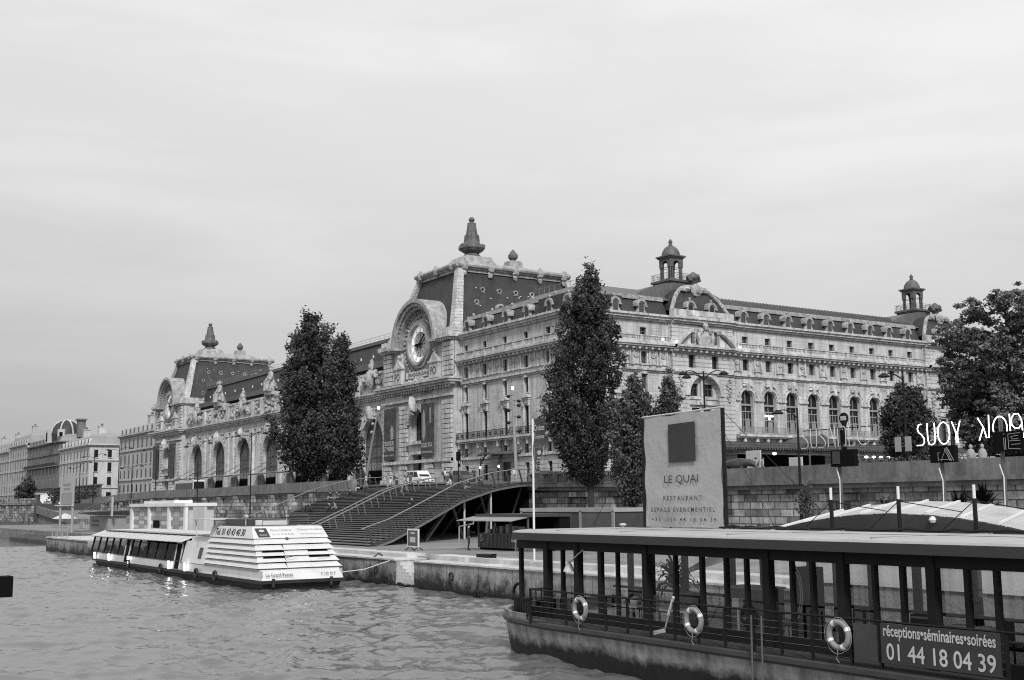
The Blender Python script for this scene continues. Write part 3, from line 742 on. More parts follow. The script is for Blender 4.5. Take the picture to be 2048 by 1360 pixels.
# ---- clock pavilions
def clock_pavilion(yc, near):
    fr = Fr((93.0, 0, 0), (0, 1, 0), (-1, 0, 0)); a, b = yc - 12.0, yc + 12.0
    m = MB()
    ops = [(yc - 2.3, yc + 2.3, 14.9, 20.2, 1), (yc - 1.5, yc + 1.5, 6.0, 12.6, 0)]
    wall(m, fr, a, b, 5.0, 23.4, ops, 1.3)
    for s in (a + 0.03, b - 0.03): m.poly(fr.P(s, 5), fr.P(s, 31.6), fr.P(s, 31.6, -12), fr.P(s, 5, -12))
    m.build('base_wall', 'stone', museum)
    for s0, s1 in ((a, a + 3.0), (b - 3.0, b), (yc - 5.9, yc - 3.2), (yc + 3.2, yc + 5.9)):   # deep-jointed piers
        m = MB(); z = 8.65
        while z < 21.0:
            m.fbox(fr, s0, s1, z, z + 0.66, 0.0, 0.42); z += 0.78
        m.build('rusticated_pier', 'trim', museum); m = MB()
        z = 25.0
        while z < 30.0 and abs(s0 - yc) > 8.5 or (z < 30 and s0 < a + 1):
            m.fbox(fr, s0, s1, z, z + 0.66, -0.3, 0.3); z += 0.78
        if m.v: m.build('upper_pier', 'trim', museum)
    m = MB()
    for k in range(17):                                  # voussoirs
        t = PI * k / 16; r0, r1 = 2.45, 4.6 if k % 2 else 4.2
        m.prism(fr, [(yc + r0 * math.cos(t - .085), 17.9 + r0 * math.sin(t - .085)), (yc + r1 * math.cos(t - .075), 17.9 + r1 * math.sin(t - .075)), (yc + r1 * math.cos(t + .075), 17.9 + r1 * math.sin(t + .075)), (yc + r0 * math.cos(t + .085), 17.9 + r0 * math.sin(t + .085))], 0.0, 0.32)
    m.build('arch_surround', 'trim', museum)
    m = MB()
    m.fbox(fr, a - 0.2, b + 0.2, 5.0, 8.6, 0.0, 0.8); m.fbox(fr, a, b, 11.2, 11.7, 0.0, 0.6)
    m.fbox(fr, a - 0.3, b + 0.3, 21.6, 22.0, 0.0, 0.6); m.fbox(fr, a - 0.7, b + 0.7, 23.4, 23.8, 0.0, 0.9); m.fbox(fr, a - 1.0, b + 1.0, 23.8, 24.2, -1.0, 1.4); m.fbox(fr, a - 1.2, b + 1.2, 24.2, 24.5, -1.0, 1.7)
    bracketed(m, fr, a, b, 23.0, 23.38, 0.7, 0.9, 0.35)
    m.fbox(fr, yc - 2.6, yc + 2.6, 14.3, 14.85, 0.0, 0.7); m.fbox(fr, yc - 1.9, yc + 1.9, 12.65, 13.1, 0.0, 0.6)
    m.blob(fr.P(yc, 21.0, 0.7), 1.0, 0.6, 1.5, 8, 0.25)
    # side pedestals carrying the roof's corner blocks
    for s0, s1 in ((a - 0.6, a + 4.4), (b - 4.4, b + 0.6)):
        m.fbox(fr, s0 + 0.4, s1 - 0.4, 30.6, 31.0, -3.0, 0.7); m.fbox(fr, s0, s1, 31.0, 31.7, -4.0, 1.2); m.fbox(fr, s0 + 0.4, s1 - 0.3, 31.7, 32.6, -4.0, 0.6)
        bracketed(m, fr, s0 + 0.3, s1 - 0.3, 30.65, 30.98, 1.0, 0.8, 0.3)
    m.fbox(Fr((93, a, 0), (1, 0, 0), (0, -1, 0)), 1.5, 26, 31.0, 31.7, 0, 0.9); m.fbox(Fr((93, b, 0), (1, 0, 0), (0, 1, 0)), 1.5, 26, 31.0, 31.7, 0, 0.9)
    m.build('cornice', 'trim', museum)
    # upper stage with the recessed clock
    m = MB(); ro = 6.3; zc = 31.2
    n = 28
    fu = Fr(fr.P(0, 0, -0.2), (0, 1, 0), (-1, 0, 0))
    m.fbox(fu, a, yc - ro, 24.5, 31.0, -6, 0.0); m.fbox(fu, yc + ro, b, 24.5, 31.0, -6, 0.0)
    fd = Fr(fr.P(0, 0, -0.75), (0, 1, 0), (-1, 0, 0))
    m.prism(fd, [(yc - ro - .1, 24.5), (yc + ro + .1, 24.5)] + [(yc + (ro + .1) * math.cos(PI * k / n), zc + (ro + .1) * math.sin(PI * k / n)) for k in range(n + 1)], -3.5, 0.0)
    m.build('clock_wall', 'stone', museum)
    m = MB()
    m.arc_band(fr, yc, zc, 5.9, 6.4, -1.0, 0.25, n=32); m.arc_band(fr, yc, zc, 6.4, 6.95, -3.0, 0.75, n=32); m.arc_band(fr, yc, zc, 6.95, 7.6, -5.5, 1.15, n=32)
    for q in (-1, 1): m.fbox(fr, yc + q * 7.05 - 0.7, yc + q * 7.05 + 0.7, 30.4, 31.2, -3, 1.15); m.fbox(fr, yc + q * 7.0 - 1.1, yc + q * 7.0 + 1.1, 30.7, 31.18, -3, 1.5)
    for k in range(25):
        t = PI * (k + 0.5) / 25; m.beam(fr.P(yc + 6.5 * math.cos(t), zc + 6.5 * math.sin(t), 0.2), fr.P(yc + 6.5 * math.cos(t), zc + 6.5 * math.sin(t), 0.7), 0.42, 0.25, up=(0, -math.sin(t), math.cos(t)))
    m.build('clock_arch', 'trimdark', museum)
    m = MB()                                             # ribbed barrel hood running back into the roof
    for r, d0, d1 in ((7.4, -7.5, -5.0), (7.0, -10.0, -7.0)):
        m.arc_band(fr, yc, zc, r - 1.0, r, d0, d1, n=28)
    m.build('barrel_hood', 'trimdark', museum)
    m = MB(); m.arc_band(fd, yc, zc, 3.15, 3.6, 0.0, 0.9, 0, 2 * PI, 40); m.arc_band(fd, yc, zc, 3.6, 4.1, 0.0, 0.6, 0, 2 * PI, 40)
    for k in range(44):
        t = 2 * PI * k / 44
        for rr in (4.75, 5.55): m.blob(fd.P(yc + rr * math.cos(t + rr), zc + rr * math.sin(t + rr), 0.1), 0.35, 0.28, 0.32, 6, 0.3)
    m.build('clock_ring', 'trimdark', museum)
    face = MB(); face.arc_band(fd, yc, zc, 2.15, 3.15, 0.05, 0.2, 0, 2 * PI, 48)
    fo = face.build('clock_face', emit('clock_face_added_glow', 0.8, 0.42), museum)  # emission added to brighten the face, which is no lamp
    m = MB(); m.prism(fd, [(yc + 2.15 * math.cos(2 * PI * k / 40), zc + 2.15 * math.sin(2 * PI * k / 40)) for k in range(40)], 0.02, 0.1); m.build('clock_glass', 'framelight', fo)
    m = MB()
    rom = ['XII', 'I', 'II', 'III', 'IIII', 'V', 'VI', 'VII', 'VIII', 'IX', 'X', 'XI']
    for k in range(12):
        t = PI / 2 + 2 * PI * k / 12                      # seen from the river, s runs to the left
        c_, s_ = math.cos(t), math.sin(t)
        up_ = Vector((0, c_, s_)); rt = Vector((0, -s_, c_)) * 1.0
        rt = up_.cross(Vector((-1, 0, 0)))
        L_ = 0.2 * len(rom[k]) ** 0.75 + 0.1
        ctr = fd.P(yc + 2.32 * c_, zc + 2.32 * s_, 0.2)
        text_into(m, rom[k], ctr - rt * (L_ / 2), rt, up_, L_, 0.6, 0.02)
    for k in range(60):
        t = 2 * PI * k / 60; m.beam(fd.P(yc + 3.02 * math.cos(t), zc + 3.02 * math.sin(t), 0.22), fd.P(yc + 3.12 * math.cos(t), zc + 3.12 * math.sin(t), 0.22), 0.05, 0.03, up=(1, 0, 0))
    m.arc_band(fd, yc, zc, 2.12, 2.17, 0.2, 0.25, 0, 2 * PI, 40)
    for k in range(12):
        t = 2 * PI * k / 12; m.beam(fd.P(yc + 0.3 * math.cos(t), zc + 0.3 * math.sin(t), 0.14), fd.P(yc + 2.12 * math.cos(t), zc + 2.12 * math.sin(t), 0.14), 0.035, 0.05, up=(1, 0, 0))
    m.build('numerals', 'black', fo)
    def hand(deg, ln, wd, nm, dz):
        t = PI / 2 + math.radians(deg); u = (math.cos(t), math.sin(t)); v = (-u[1], u[0])
        pt = lambda r, q: (yc + u[0] * r + v[0] * q, zc + u[1] * r + v[1] * q)
        m = MB(); m.prism(fd, [pt(-0.9, wd * .5), pt(-0.9, -wd * .5), pt(0.4, -wd), pt(ln * 0.6, -wd * 1.25), pt(ln, 0), pt(ln * 0.6, wd * 1.25), pt(0.4, wd)], dz, dz + 0.08); m.build(nm, 'black', fo)
    hand(268, 2.05, 0.2, 'hour_hand', 0.3); hand(52 if near else 300, 2.8, 0.13, 'minute_hand', 0.42)
    # inscription and the two side panels
    m = MB(); m.fbox(fd, yc - 4.6, yc + 4.6, 25.6, 26.7, 0.0, 0.5); m.fbox(fd, yc - 5, yc + 5, 24.6, 25.2, 0, 0.9)
    for q in (-1, 1):
        m.fbox(fr, yc + q * 6.4 - 1.5, yc + q * 6.4 + 1.5, 24.9, 27.4, -0.2, 0.5); m.fbox(fr, yc + q * 6.4 - 1.7, yc + q * 6.4 + 1.7, 27.4, 27.7, -0.2, 0.7)
        m.prism(fr, [(yc + q * 6.4 - 1.5, 27.7), (yc + q * 6.4 + 1.5, 27.7), (yc + q * 6.4 + .5, 28.7), (yc + q * 6.4, 29.2), (yc + q * 6.4 - .5, 28.7)], -0.2, 0.5)
        m.blob(fr.P(yc + q * 6.4, 29.5, 0.1), 0.45, 0.4, 0.5, 8, 0.2)
    for k in range(12): m.blob(fd.P(yc + R.uniform(-2.5, 2.5), 24.9 + R.uniform(-.3, .4), 0.9), 0.45, 0.3, 0.3, 6, 0.3)
    m.build('inscription_panel', 'trim', museum)
    m = MB(); text_into(m, 'PARIS-ORLEANS', fd.P(yc + 3.6, 25.85, 0.51), (0, -1, 0), (0, 0, 1), 7.2, 0.6, 0.02, bold=0.02)
    for q in (-1, 1): text_into(m, 'PO', fr.P(yc + q * 6.4 + 0.95, 25.4, 0.51), (0, -1, 0), (0, 0, 1), 1.9, 1.4, 0.02, bold=0.03)
    text_into(m, 'QUAI', fr.P(yc + 5.2, 22.4, 0.04), (0, -1, 0), (0, 0, 1), 3.0, 0.6, 0.02); text_into(m, 'D ORSAY', fr.P(yc - 1.4, 22.4, 0.04), (0, -1, 0), (0, 0, 1), 4.0, 0.6, 0.02)
    m.build('carved_lettering', 'lead', museum)
    window(museum, fr, yc - 2.3, yc + 2.3, 14.9, 20.2, 1.2, arch=1, name='arched_window', mull=3, trans=(0.3, 0.6), fw=0.14, fmat='darkgrey')
    m = MB(); m.fbox(fr, yc - 1.5, yc + 1.5, 6.0, 12.6, -1.25, -1.15)
    dr = m.build('entrance_door', 'black', museum)
    m = MB()
    for k in range(5): m.fbox(fr, yc - 1.5 + k * 0.72, yc - 1.38 + k * 0.72, 6.0, 12.6, -1.15, -1.05)
    for z in (6.5, 8.4, 10.2, 11.3): m.fbox(fr, yc - 1.4, yc + 1.4, z, z + 0.14, -1.13, -1.03)
    m.build('door_frame', 'frame', dr)
    # mansard
    x0, x1, xt0, xt1 = 93.9, 122.3, 97.5, 118.8; y0, y1, yt0, yt1 = a + 0.6, b - 0.6, yc - 6.5, yc + 6.5; z0, z1 = 32.0, 43.7
    def ring(t, e=0.0):
        k = t ** 0.86                                    # slightly concave slope
        return [(x0 + (xt0 - x0) * k - e, y0 + (yt0 - y0) * k - e, z0 + (z1 - z0) * t), (x1 + (xt1 - x1) * k + e, y0 + (yt0 - y0) * k - e, z0 + (z1 - z0) * t), (x1 + (xt1 - x1) * k + e, y1 + (yt1 - y1) * k + e, z0 + (z1 - z0) * t), (x0 + (xt0 - x0) * k - e, y1 + (yt1 - y1) * k + e, z0 + (z1 - z0) * t)]
    m = MB()
    for i in range(6):
        A, B = ring(i / 6), ring((i + 1) / 6)
        for j in range(4): m.poly(A[j], A[(j + 1) % 4], B[(j + 1) % 4], B[j])
    m.poly(*ring(1)); m.build('pavilion_roof', 'slate', museum)
    for j in range(4):                                   # stone hips, banded
        m = MB()
        for i in range(20):
            A, B = ring(i / 20, 0.1)[j], ring((i + 0.93) / 20, 0.1)[j]
            wv = 1.0 - 0.3 * i / 20
            m.hexa([(A[0] + sx_ * wv, A[1] + sy_ * wv, A[2]) for sx_, sy_ in ((-.8, -.8), (.8, -.8), (.8, .8), (-.8, .8))] + [(B[0] + sx_ * wv, B[1] + sy_ * wv, B[2]) for sx_, sy_ in ((-.8, -.8), (.8, -.8), (.8, .8), (-.8, .8))])
        m.build('stone_hip', 'stone', museum)
    m = MB()
    m.box(x0 - 0.2, x1 + 0.2, y0 - 0.3, y1 + 0.3, 31.6, 32.5)
    m.box(xt0 - 0.5, xt1 + 0.5, yt0 - 0.5, yt1 + 0.5, 43.0, 43.5); m.box(xt0 - 0.8, xt1 + 0.8, yt0 - 0.8, yt1 + 0.8, 43.5, 43.9)
    for q in (0, 1):
        yy = yt0 - 0.85 if q == 0 else yt1 + 0.85
        m.tube([(xt0 - 0.8, yy, 44.1), (xt1 + 0.8, yy, 44.1)], 0.42, 8)
    m.tube([(xt0 - 0.85, yt0 - .85, 44.1), (xt0 - 0.85, yt1 + .85, 44.1)], 0.42, 8)
    for k in range(5):
        x = xt0 + 0.5 + k * (xt1 - xt0 - 1) / 4
        m.blob((x, yt0 - 0.9, 44.0), 0.75, 0.55, 0.95, 8, 0.15); m.blob((x, yt0 - 0.75, 42.8), 0.5, 0.3, 0.6, 8, 0.2)
    for k in range(3): m.blob((xt0 - 0.9, yt0 + 1.0 + k * (yt1 - yt0 - 2) / 2, 44.0), 0.55, 0.7, 0.9, 8, 0.15)
    m.build('roof_moulding', 'trimdark', museum)
    m = MB()
    m.hexa([(xt0 - .6, yt0 - .6, 43.9), (xt1 + .6, yt0 - .6, 43.9), (xt1 + .6, yt1 + .6, 43.9), (xt0 - .6, yt1 + .6, 43.9), (xt0 + 5, yc - 2, 46.0), (xt1 - 5, yc - 2, 46.0), (xt1 - 5, yc + 2, 46.0), (xt0 + 5, yc + 2, 46.0)])
    for x, w0, w1, zz in ((103.8, 3.6, 2.5, 47.0), (112.4, 1.4, 1.2, 47.3)):
        m.hexa([(x + i * w0, yc + j * w0, 44.6) for i, j in ((-1, -1), (1, -1), (1, 1), (-1, 1))] + [(x + i * w1, yc + j * w1, zz) for i, j in ((-1, -1), (1, -1), (1, 1), (-1, 1))])
    m.build('roof_plinth', 'trimdark', museum)
    m = MB()
    m.lathe([(2.3, 47.0), (1.6, 47.4), (1.2, 47.9), (1.9, 48.3), (2.2, 48.8), (2.1, 49.2), (1.5, 49.7), (1.3, 50.2), (1.15, 50.5), (0.75, 53.2), (0.8, 53.3), (0.35, 53.5), (0.35, 53.6), (0.55, 53.9), (0.5, 54.2), (0.2, 54.45)], (103.8, yc, 0), 12)
    for k in range(8):
        t = k * PI / 4; m.blob((103.8 + 1.95 * math.cos(t), yc + 1.95 * math.sin(t), 49.0), 0.55, 0.55, 0.6, 6, 0.2)
    for k in range(12):
        t = k * PI / 6; m.beam((103.8 + 1.35 * math.cos(t), yc + 1.35 * math.sin(t), 50.1), (103.8 + 1.2 * math.cos(t), yc + 1.2 * math.sin(t), 51.2), 0.1, 0.1)
    m.build('finial', 'lead', museum)
    m = MB(); m.lathe([(0.9, 47.3), (0.5, 47.6), (0.85, 48.0), (0.9, 48.5), (0.5, 49.1), (0.05, 49.6)], (112.4, yc, 0), 10); m.build('pine_cone_finial', 'lead', museum)
    # round windows in the slate (west flank and front)
    def slope_pt(t, x):
        k = t ** 0.86; return Vector((x, y0 + (yt0 - y0) * k, z0 + (z1 - z0) * t))
    nrm = Vector((0, -(z1 - z0), (yt0 - y0))).normalized()
    for t, x, r in [(0.68, 101 + 3.3 * k, 0.42) for k in range(6)] + [(0.40, 103.6 + 3.5 * k, 0.85) for k in range(4)] + [(0.48, 99.3, 0.4), (0.18, 98.8, 0.4)]:
        p = slope_pt(t, x) ; ax = Vector((0, -1, 0.0)); U = Vector((1, 0, 0)); Wv = Vector((0, 0, 1))
        m = MB()
        f2 = Fr((0, p.y, 0), (1, 0, 0), (0, -1, 0))
        m.arc_band(f2, p.x, p.z, r * 0.62, r, -1.0, 0.5 * r + 0.15, 0, 2 * PI, 14); m.fbox(f2, p.x - r * 1.1, p.x + r * 1.1, p.z - r * 1.2, p.z - r * .95, -0.6, 0.3)
        oo = m.build('bulls_eye_window', 'trimdark', museum)
        g = MB(); g.prism(f2, [(p.x + r * 0.64 * math.cos(2 * PI * k / 12), p.z + r * .64 * math.sin(2 * PI * k / 12)) for k in range(12)], -0.2, 0.0); g.build('pane', 'pane' if R.random() < .8 else 'panelight', oo)
    m = MB()
    for k in range(16): p = slope_pt(R.uniform(.15, .85), 99 + R.random() * 19); m.cbox(p + Vector((0, -.15, .05)), 0.16, 0.3, 0.16)
    m.build('roof_hook', 'white', museum)
clock_pavilion(173.6, True); clock_pavilion(314.2, False)

# ---- nave front between the pavilions
M['navepane'] = glass('hall_glazing', 0.30, 0.4, 0.35)
NA = [193.45 + 16.75 * i for i in range(7)]
s0, s1 = 185.6, 302.2
ops = [(c - 4.5, c + 4.5, 5.5, 19.95, 1) for c in NA]
m = MB(); wall(m, FN, s0, s1, 5.0, 23.5, ops, 1.0); m.build('wall', 'stone', museum)
m = MB()
m.fbox(FN, s0, s1, 21.5, 21.8, 0, 0.3); m.fbox(FN, s0, s1, 23.4, 23.75, 0, 0.7); m.fbox(FN, s0, s1, 23.75, 24.1, 0, 1.1); m.fbox(FN, s0, s1, 24.1, 24.4, 0, 1.35); bracketed(m, FN, s0, s1, 23.05, 23.38, 0.6, 0.95, 0.35)
m.fbox(FN, s0, s1, 24.4, 28.0, -1.6, -0.2); m.fbox(FN, s0, s1, 28.0, 28.4, -1.8, 0.05)
for c in NA:
    for q in (-1, 1):
        m.fbox(FN, c + q * 6.3 - 0.75, c + q * 6.3 + 0.75, 5.5, 21.5, 0.0, 0.45); m.fbox(FN, c + q * 6.3 - 0.95, c + q * 6.3 + 0.95, 20.6, 21.4, 0.0, 0.7); m.fbox(FN, c + q * 6.6 - 1.2, c + q * 6.6 + 1.2, 5.2, 11.4, 0.0, 0.8)
        m.fbox(FN, c + q * 5.6 - 0.6, c + q * 5.6 + 0.6, 24.4, 27.9, -0.2, 0.25)
    m.blob(FN.P(c, 20.9, 0.6), 0.9, 0.6, 1.4, 8, 0.2)
m.build('cornice', 'trim', museum)
for c in NA:
    m = MB()
    for k in range(21):
        t = PI * k / 20; r0, r1 = 4.55, (6.1 if k % 2 else 5.6)
        m.prism(FN, [(c + r0 * math.cos(t - .072), 15.45 + r0 * math.sin(t - .072)), (c + r1 * math.cos(t - .068), 15.45 + r1 * math.sin(t - .068)), (c + r1 * math.cos(t + .068), 15.45 + r1 * math.sin(t + .068)), (c + r0 * math.cos(t + .072), 15.45 + r0 * math.sin(t + .072))], 0.0, 0.22)
    for q in (-1, 1):
        z = 11.6
        while z < 15.2: m.fbox(FN, c + q * 5.2 - 0.65, c + q * 5.2 + 0.65, z, z + 0.6, 0.0, 0.22); z += 0.72
    m.build('arch_surround', 'trim', museum)
for c in NA:
    o = window(museum, FN, c - 4.5, c + 4.5, 5.5, 19.95, 0.95, arch=1, name='arched_window', mull=3, trans=(0.52, 0.66, 0.8), fw=0.14, fmat='darkgrey', pmat='navepane')
    b_ = MB()
    for k in range(22):
        s = c - 4.3 + k * 8.6 / 21; h = math.sqrt(max(0.1, 4.4 ** 2 - (s - c) ** 2)); b_.fbox(FN, s - 0.04, s + 0.04, 12, 15.4 + h, -0.9, -0.83)
    b_.build('glazing_bar', 'darkgrey', o)
    b_ = MB(); b_.prism(FN, [(c - 4.4, 11.8), (c + 4.4, 11.8), (c + 4.4, 14.7), (c - 4.4, 14.7)], -2.13, -2.12)
    # canopy below
    m = MB(); m.hexa([FN.P(c - 5.0, 11.5, 0.0), FN.P(c + 5.0, 11.5, 0.0), FN.P(c + 5.0, 11.0, 4.2), FN.P(c - 5.0, 11.0, 4.2), FN.P(c - 5.0, 11.65, 0.0), FN.P(c + 5.0, 11.65, 0.0), FN.P(c + 5.0, 11.3, 4.2), FN.P(c - 5.0, 11.3, 4.2)])
    for q in (-3.4, 3.4): m.beam(FN.P(c + q, 14.4, 0.0 - 1.2), FN.P(c + q * 0.95, 11.5, 3.9), 0.12)
    cn = m.build('glass_canopy', 'lead', museum)
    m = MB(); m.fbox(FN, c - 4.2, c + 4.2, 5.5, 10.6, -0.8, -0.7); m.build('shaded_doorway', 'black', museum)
# sculpture along the attic: cartouches over the piers and seated figures over every second arch
def sculpt(fr, c, z, kind):
    m = MB(); rr = random.Random(int(c * 10))
    if kind == 'cartouche':
        m.blob(fr.P(c, z + 2.2, 0.6), 0.6, 1.35, 1.9, 12, 0.06, rr); m.blob(fr.P(c, z + 2.2, 1.0), 0.4, 0.9, 1.4, 10, 0.05, rr)
        m.blob(fr.P(c, z + 4.6, 0.4), 0.6, 0.9, 0.8, 8, 0.25, rr); m.blob(fr.P(c, z + 5.4, 0.3), 0.4, 0.45, 0.6, 8, 0.2, rr)
        for q in (-1, 1):
            for k in range(9): m.blob(fr.P(c + q * (1.3 + 0.3 * k + rr.uniform(-.3, .3)), z + 3.4 - k * 0.33 + rr.uniform(-.7, .7), 0.4 + rr.uniform(-.2, .3)), 0.5, rr.uniform(.4, .8), rr.uniform(.35, .7), 7, 0.3, rr)
        return m.build('cartouche', 'sculpt', museum)
    m.fbox(fr, c - 2.2, c + 2.2, z, z + 0.7, -1.5, 0.9)
    base = z + 0.7
    for q in (-1, 1):
        m.tube([fr.P(c + q * 0.35, base + 1.9, 0.2), fr.P(c + q * 0.65, base + 2.0, 1.2), fr.P(c + q * 0.6, base + 0.2, 1.3)], [0.55, 0.5, 0.4], 8)
        m.tube([fr.P(c + q * 0.7, base + 4.0, 0.2), fr.P(c + q * 1.15, base + 3.0, 0.5), fr.P(c + q * 1.4, base + 2.5, 1.0)], [0.32, 0.3, 0.2], 7)
        for k in range(5): m.blob(fr.P(c + q * (1.1 + rr.uniform(0, .9)), base + rr.uniform(0.1, 1.7), rr.uniform(-.4, .8)), .6, .6, .6, 7, 0.3, rr)
    m.tube([fr.P(c, base, -0.2), fr.P(c, base + 1.6, -0.1), fr.P(c, base + 2.8, 0.1), fr.P(c, base + 4.1, 0.2), fr.P(c, base + 4.5, 0.2)], [1.3, 0.95, 0.62, 0.6, 0.22], 10)
    m.blob(fr.P(c, base + 4.95, 0.25), 0.38, 0.36, 0.45, 8, 0.05, rr); m.blob(fr.P(c, base + 5.35, 0.15), 0.36, 0.36, 0.2, 8, 0.15, rr)
    m.blob(fr.P(c, base + 0.9, 0.6), 0.7, 1.2, 0.9, 8, 0.2, rr)
    return m.build('seated_statue', 'sculpt', museum)
for i, c in enumerate(NA):
    if i in (1, 3, 5):
        sculpt(FN, c, 28.4, 'statue')
        m = MB(); rr = random.Random(i)
        for k in range(24): m.blob(FN.P(c + rr.uniform(-3.5, 3.5), 24.7 + rr.uniform(0, 3.2), rr.uniform(0.0, .5)), .45, rr.uniform(.4, .9), rr.uniform(.35, .8), 7, .3, rr)
        m.build('carved_group', 'sculpt', museum)
    else: sculpt(FN, c, 24.9, 'cartouche')
rr = random.Random(5)
for i in range(8):
    c = s0 + 1.5 + 16.2 * i; m = MB()
    for k in range(8): m.blob(FN.P(c + rr.uniform(-1.3, 1.3), 24.8 + rr.uniform(0, 2.6), rr.uniform(0.1, .4)), .4, rr.uniform(.4, .7), rr.uniform(.35, .6), 7, .3, rr)
    m.build('carved_trophy', 'sculpt', museum)
m = MB()
m.hexa([(97.5, s0, 28.4), (97.5, s1, 28.4), (125, s1, 28.4), (125, s0, 28.4), (99.6, s0, 35.0), (99.6, s1, 35.0), (125, s1, 35.0), (125, s0, 35.0)])
m.build('nave_roof', 'slate', museum)
m = MB(); m.box(97.0, 98.2, s0, s1, 29.8, 30.5); m.box(97.2, 98.2, s0, s1, 30.5, 31.0); m.box(99.2, 101, s0, s1, 34.8, 35.2); m.box(99.4, 101.4, s0, s1, 35.2, 35.5)
m.hexa([(101, s0, 35.3), (101, s1, 35.3), (125, s1, 35.3), (125, s0, 35.3), (112, s0, 37.0), (112, s1, 37.0), (125, s1, 38.0), (125, s0, 38.0)])
m.build('roof_curb', 'lead', museum)
m = MB()
for i in range(60): m.tube([(99.8, s0 + i * 2, 35.5), (99.8, s0 + i * 2, 36.5)], 0.03, 4)
m.tube([(99.8, s0, 36.5), (99.8, s1, 36.5)], 0.035, 4); m.tube([(99.8, s0, 36.0), (99.8, s1, 36.0)], 0.025, 4)
m.build('roof_railing', 'grey', museum)
m = MB()
for i in range(20): m.cbox((98.3, s0 + 4 + i * 5.9 + R.uniform(-1, 1), 32.4), 0.2, 0.2, 0.5)
m.build('roof_hook', 'white', museum)

# ---- west forecourt canopy (iron and glass)
can = MB()
can.hexa([FW.P(109.5, 13.0, 0.0), FW.P(171, 13.0, 0.0), FW.P(171, 12.5, 6.5), FW.P(109.5, 12.5, 6.5), FW.P(109.5, 13.25, 0.0), FW.P(171, 13.25, 0.0), FW.P(171, 12.75, 6.5), FW.P(109.5, 12.75, 6.5)])
can = can.build('glass_canopy', 'lead', museum)
m = MB()
for i in range(40): s = 109.6 + i * 1.55; m.beam(FW.P(s, 13.32, 0.1), FW.P(s, 12.8, 6.5), 0.08, 0.1)
m.fbox(FW, 109.5, 171, 12.1, 12.5, 6.3, 6.45)
k = 109.8
while k < 170: m.prism(FW, [(k, 12.1), (k + 0.5, 12.1), (k + 0.25, 11.75)], 6.34, 6.4); k += 0.55
m.prism(FW, [(132, 12.8), (139.5, 12.8), (135.75, 14.4)], 6.4, 6.6); m.prism(FW, [(132, 12.8), (139.5, 12.8), (135.75, 14.2)], 0.1, 6.4)
m.build('canopy_rib', 'steeldark', can)
for s in (112, 122, 133.5, 144.2, 155, 166): m = MB(); m.tube([FW.P(s, 5.8, 6.0), FW.P(s, 12.4, 6.0)], 0.16, 8); m.beam(FW.P(s, 10.9, 6.0), FW.P(s + 1.4, 12.3, 6.0), 0.1); m.beam(FW.P(s, 10.9, 6.0), FW.P(s - 1.4, 12.3, 6.0), 0.1); m.build('canopy_post', 'frame', can)
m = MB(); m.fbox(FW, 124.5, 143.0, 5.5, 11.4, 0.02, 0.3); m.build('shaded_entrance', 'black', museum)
for s in (121.5, 126, 143.5): m = MB(); m.blob(FW.P(s, 11.3, 6.2), 0.35, 0.3, 0.22, 8); m.build('canopy_lamp', 'bright', can)
for i in range(14): m = MB(); m.blob(FW.P(147 + i * 1.7, 11.1, 5.2), 0.32, 0.3, 0.2, 8); m.build('canopy_lamp', 'bright', can)
m = MB()
for i in range(9):
    t = 2 * PI * i / 9; m.blob(FW.P(131.6 + 0.8 * math.cos(t), 17.4, -0.2 + 0.2 * math.sin(t)), 0.13, 0.1, 0.16, 6)
m.blob(FW.P(131.6, 17.0, -0.15), 0.3, 0.15, 0.25, 6); m.build('chandelier', 'bright', museum)
for p in (FW.P(109.6, 27.75, 1.2), FW.P(112.0, 27.55, 1.35), FW.P(124.6, 27.5, 1.35), FN.P(145.4, 9.8, 3.2), FN.P(150.6, 9.8, 3.2)):
    m = MB(); m.blob(p, 0.17, 0.16, 0.2, 8); m.build('lit_globe', 'bright', museum)
# ================================================================== ground, river, quays, stairs
def zs(y):                                             # street level along the river
    P = [(-200, 5.9), (45, 6.0), (70, 6.05), (100, 6.5), (115, 6.72), (145, 6.8), (200, 6.5), (240, 6.0), (285, 5.3), (340, 5.1), (900, 5.1)]
    for (a, za), (b, zb) in zip(P[:-1], P[1:]):
        if y <= b: return za + (zb - za) * (y - a) / (b - a)
    return P[-1][1]

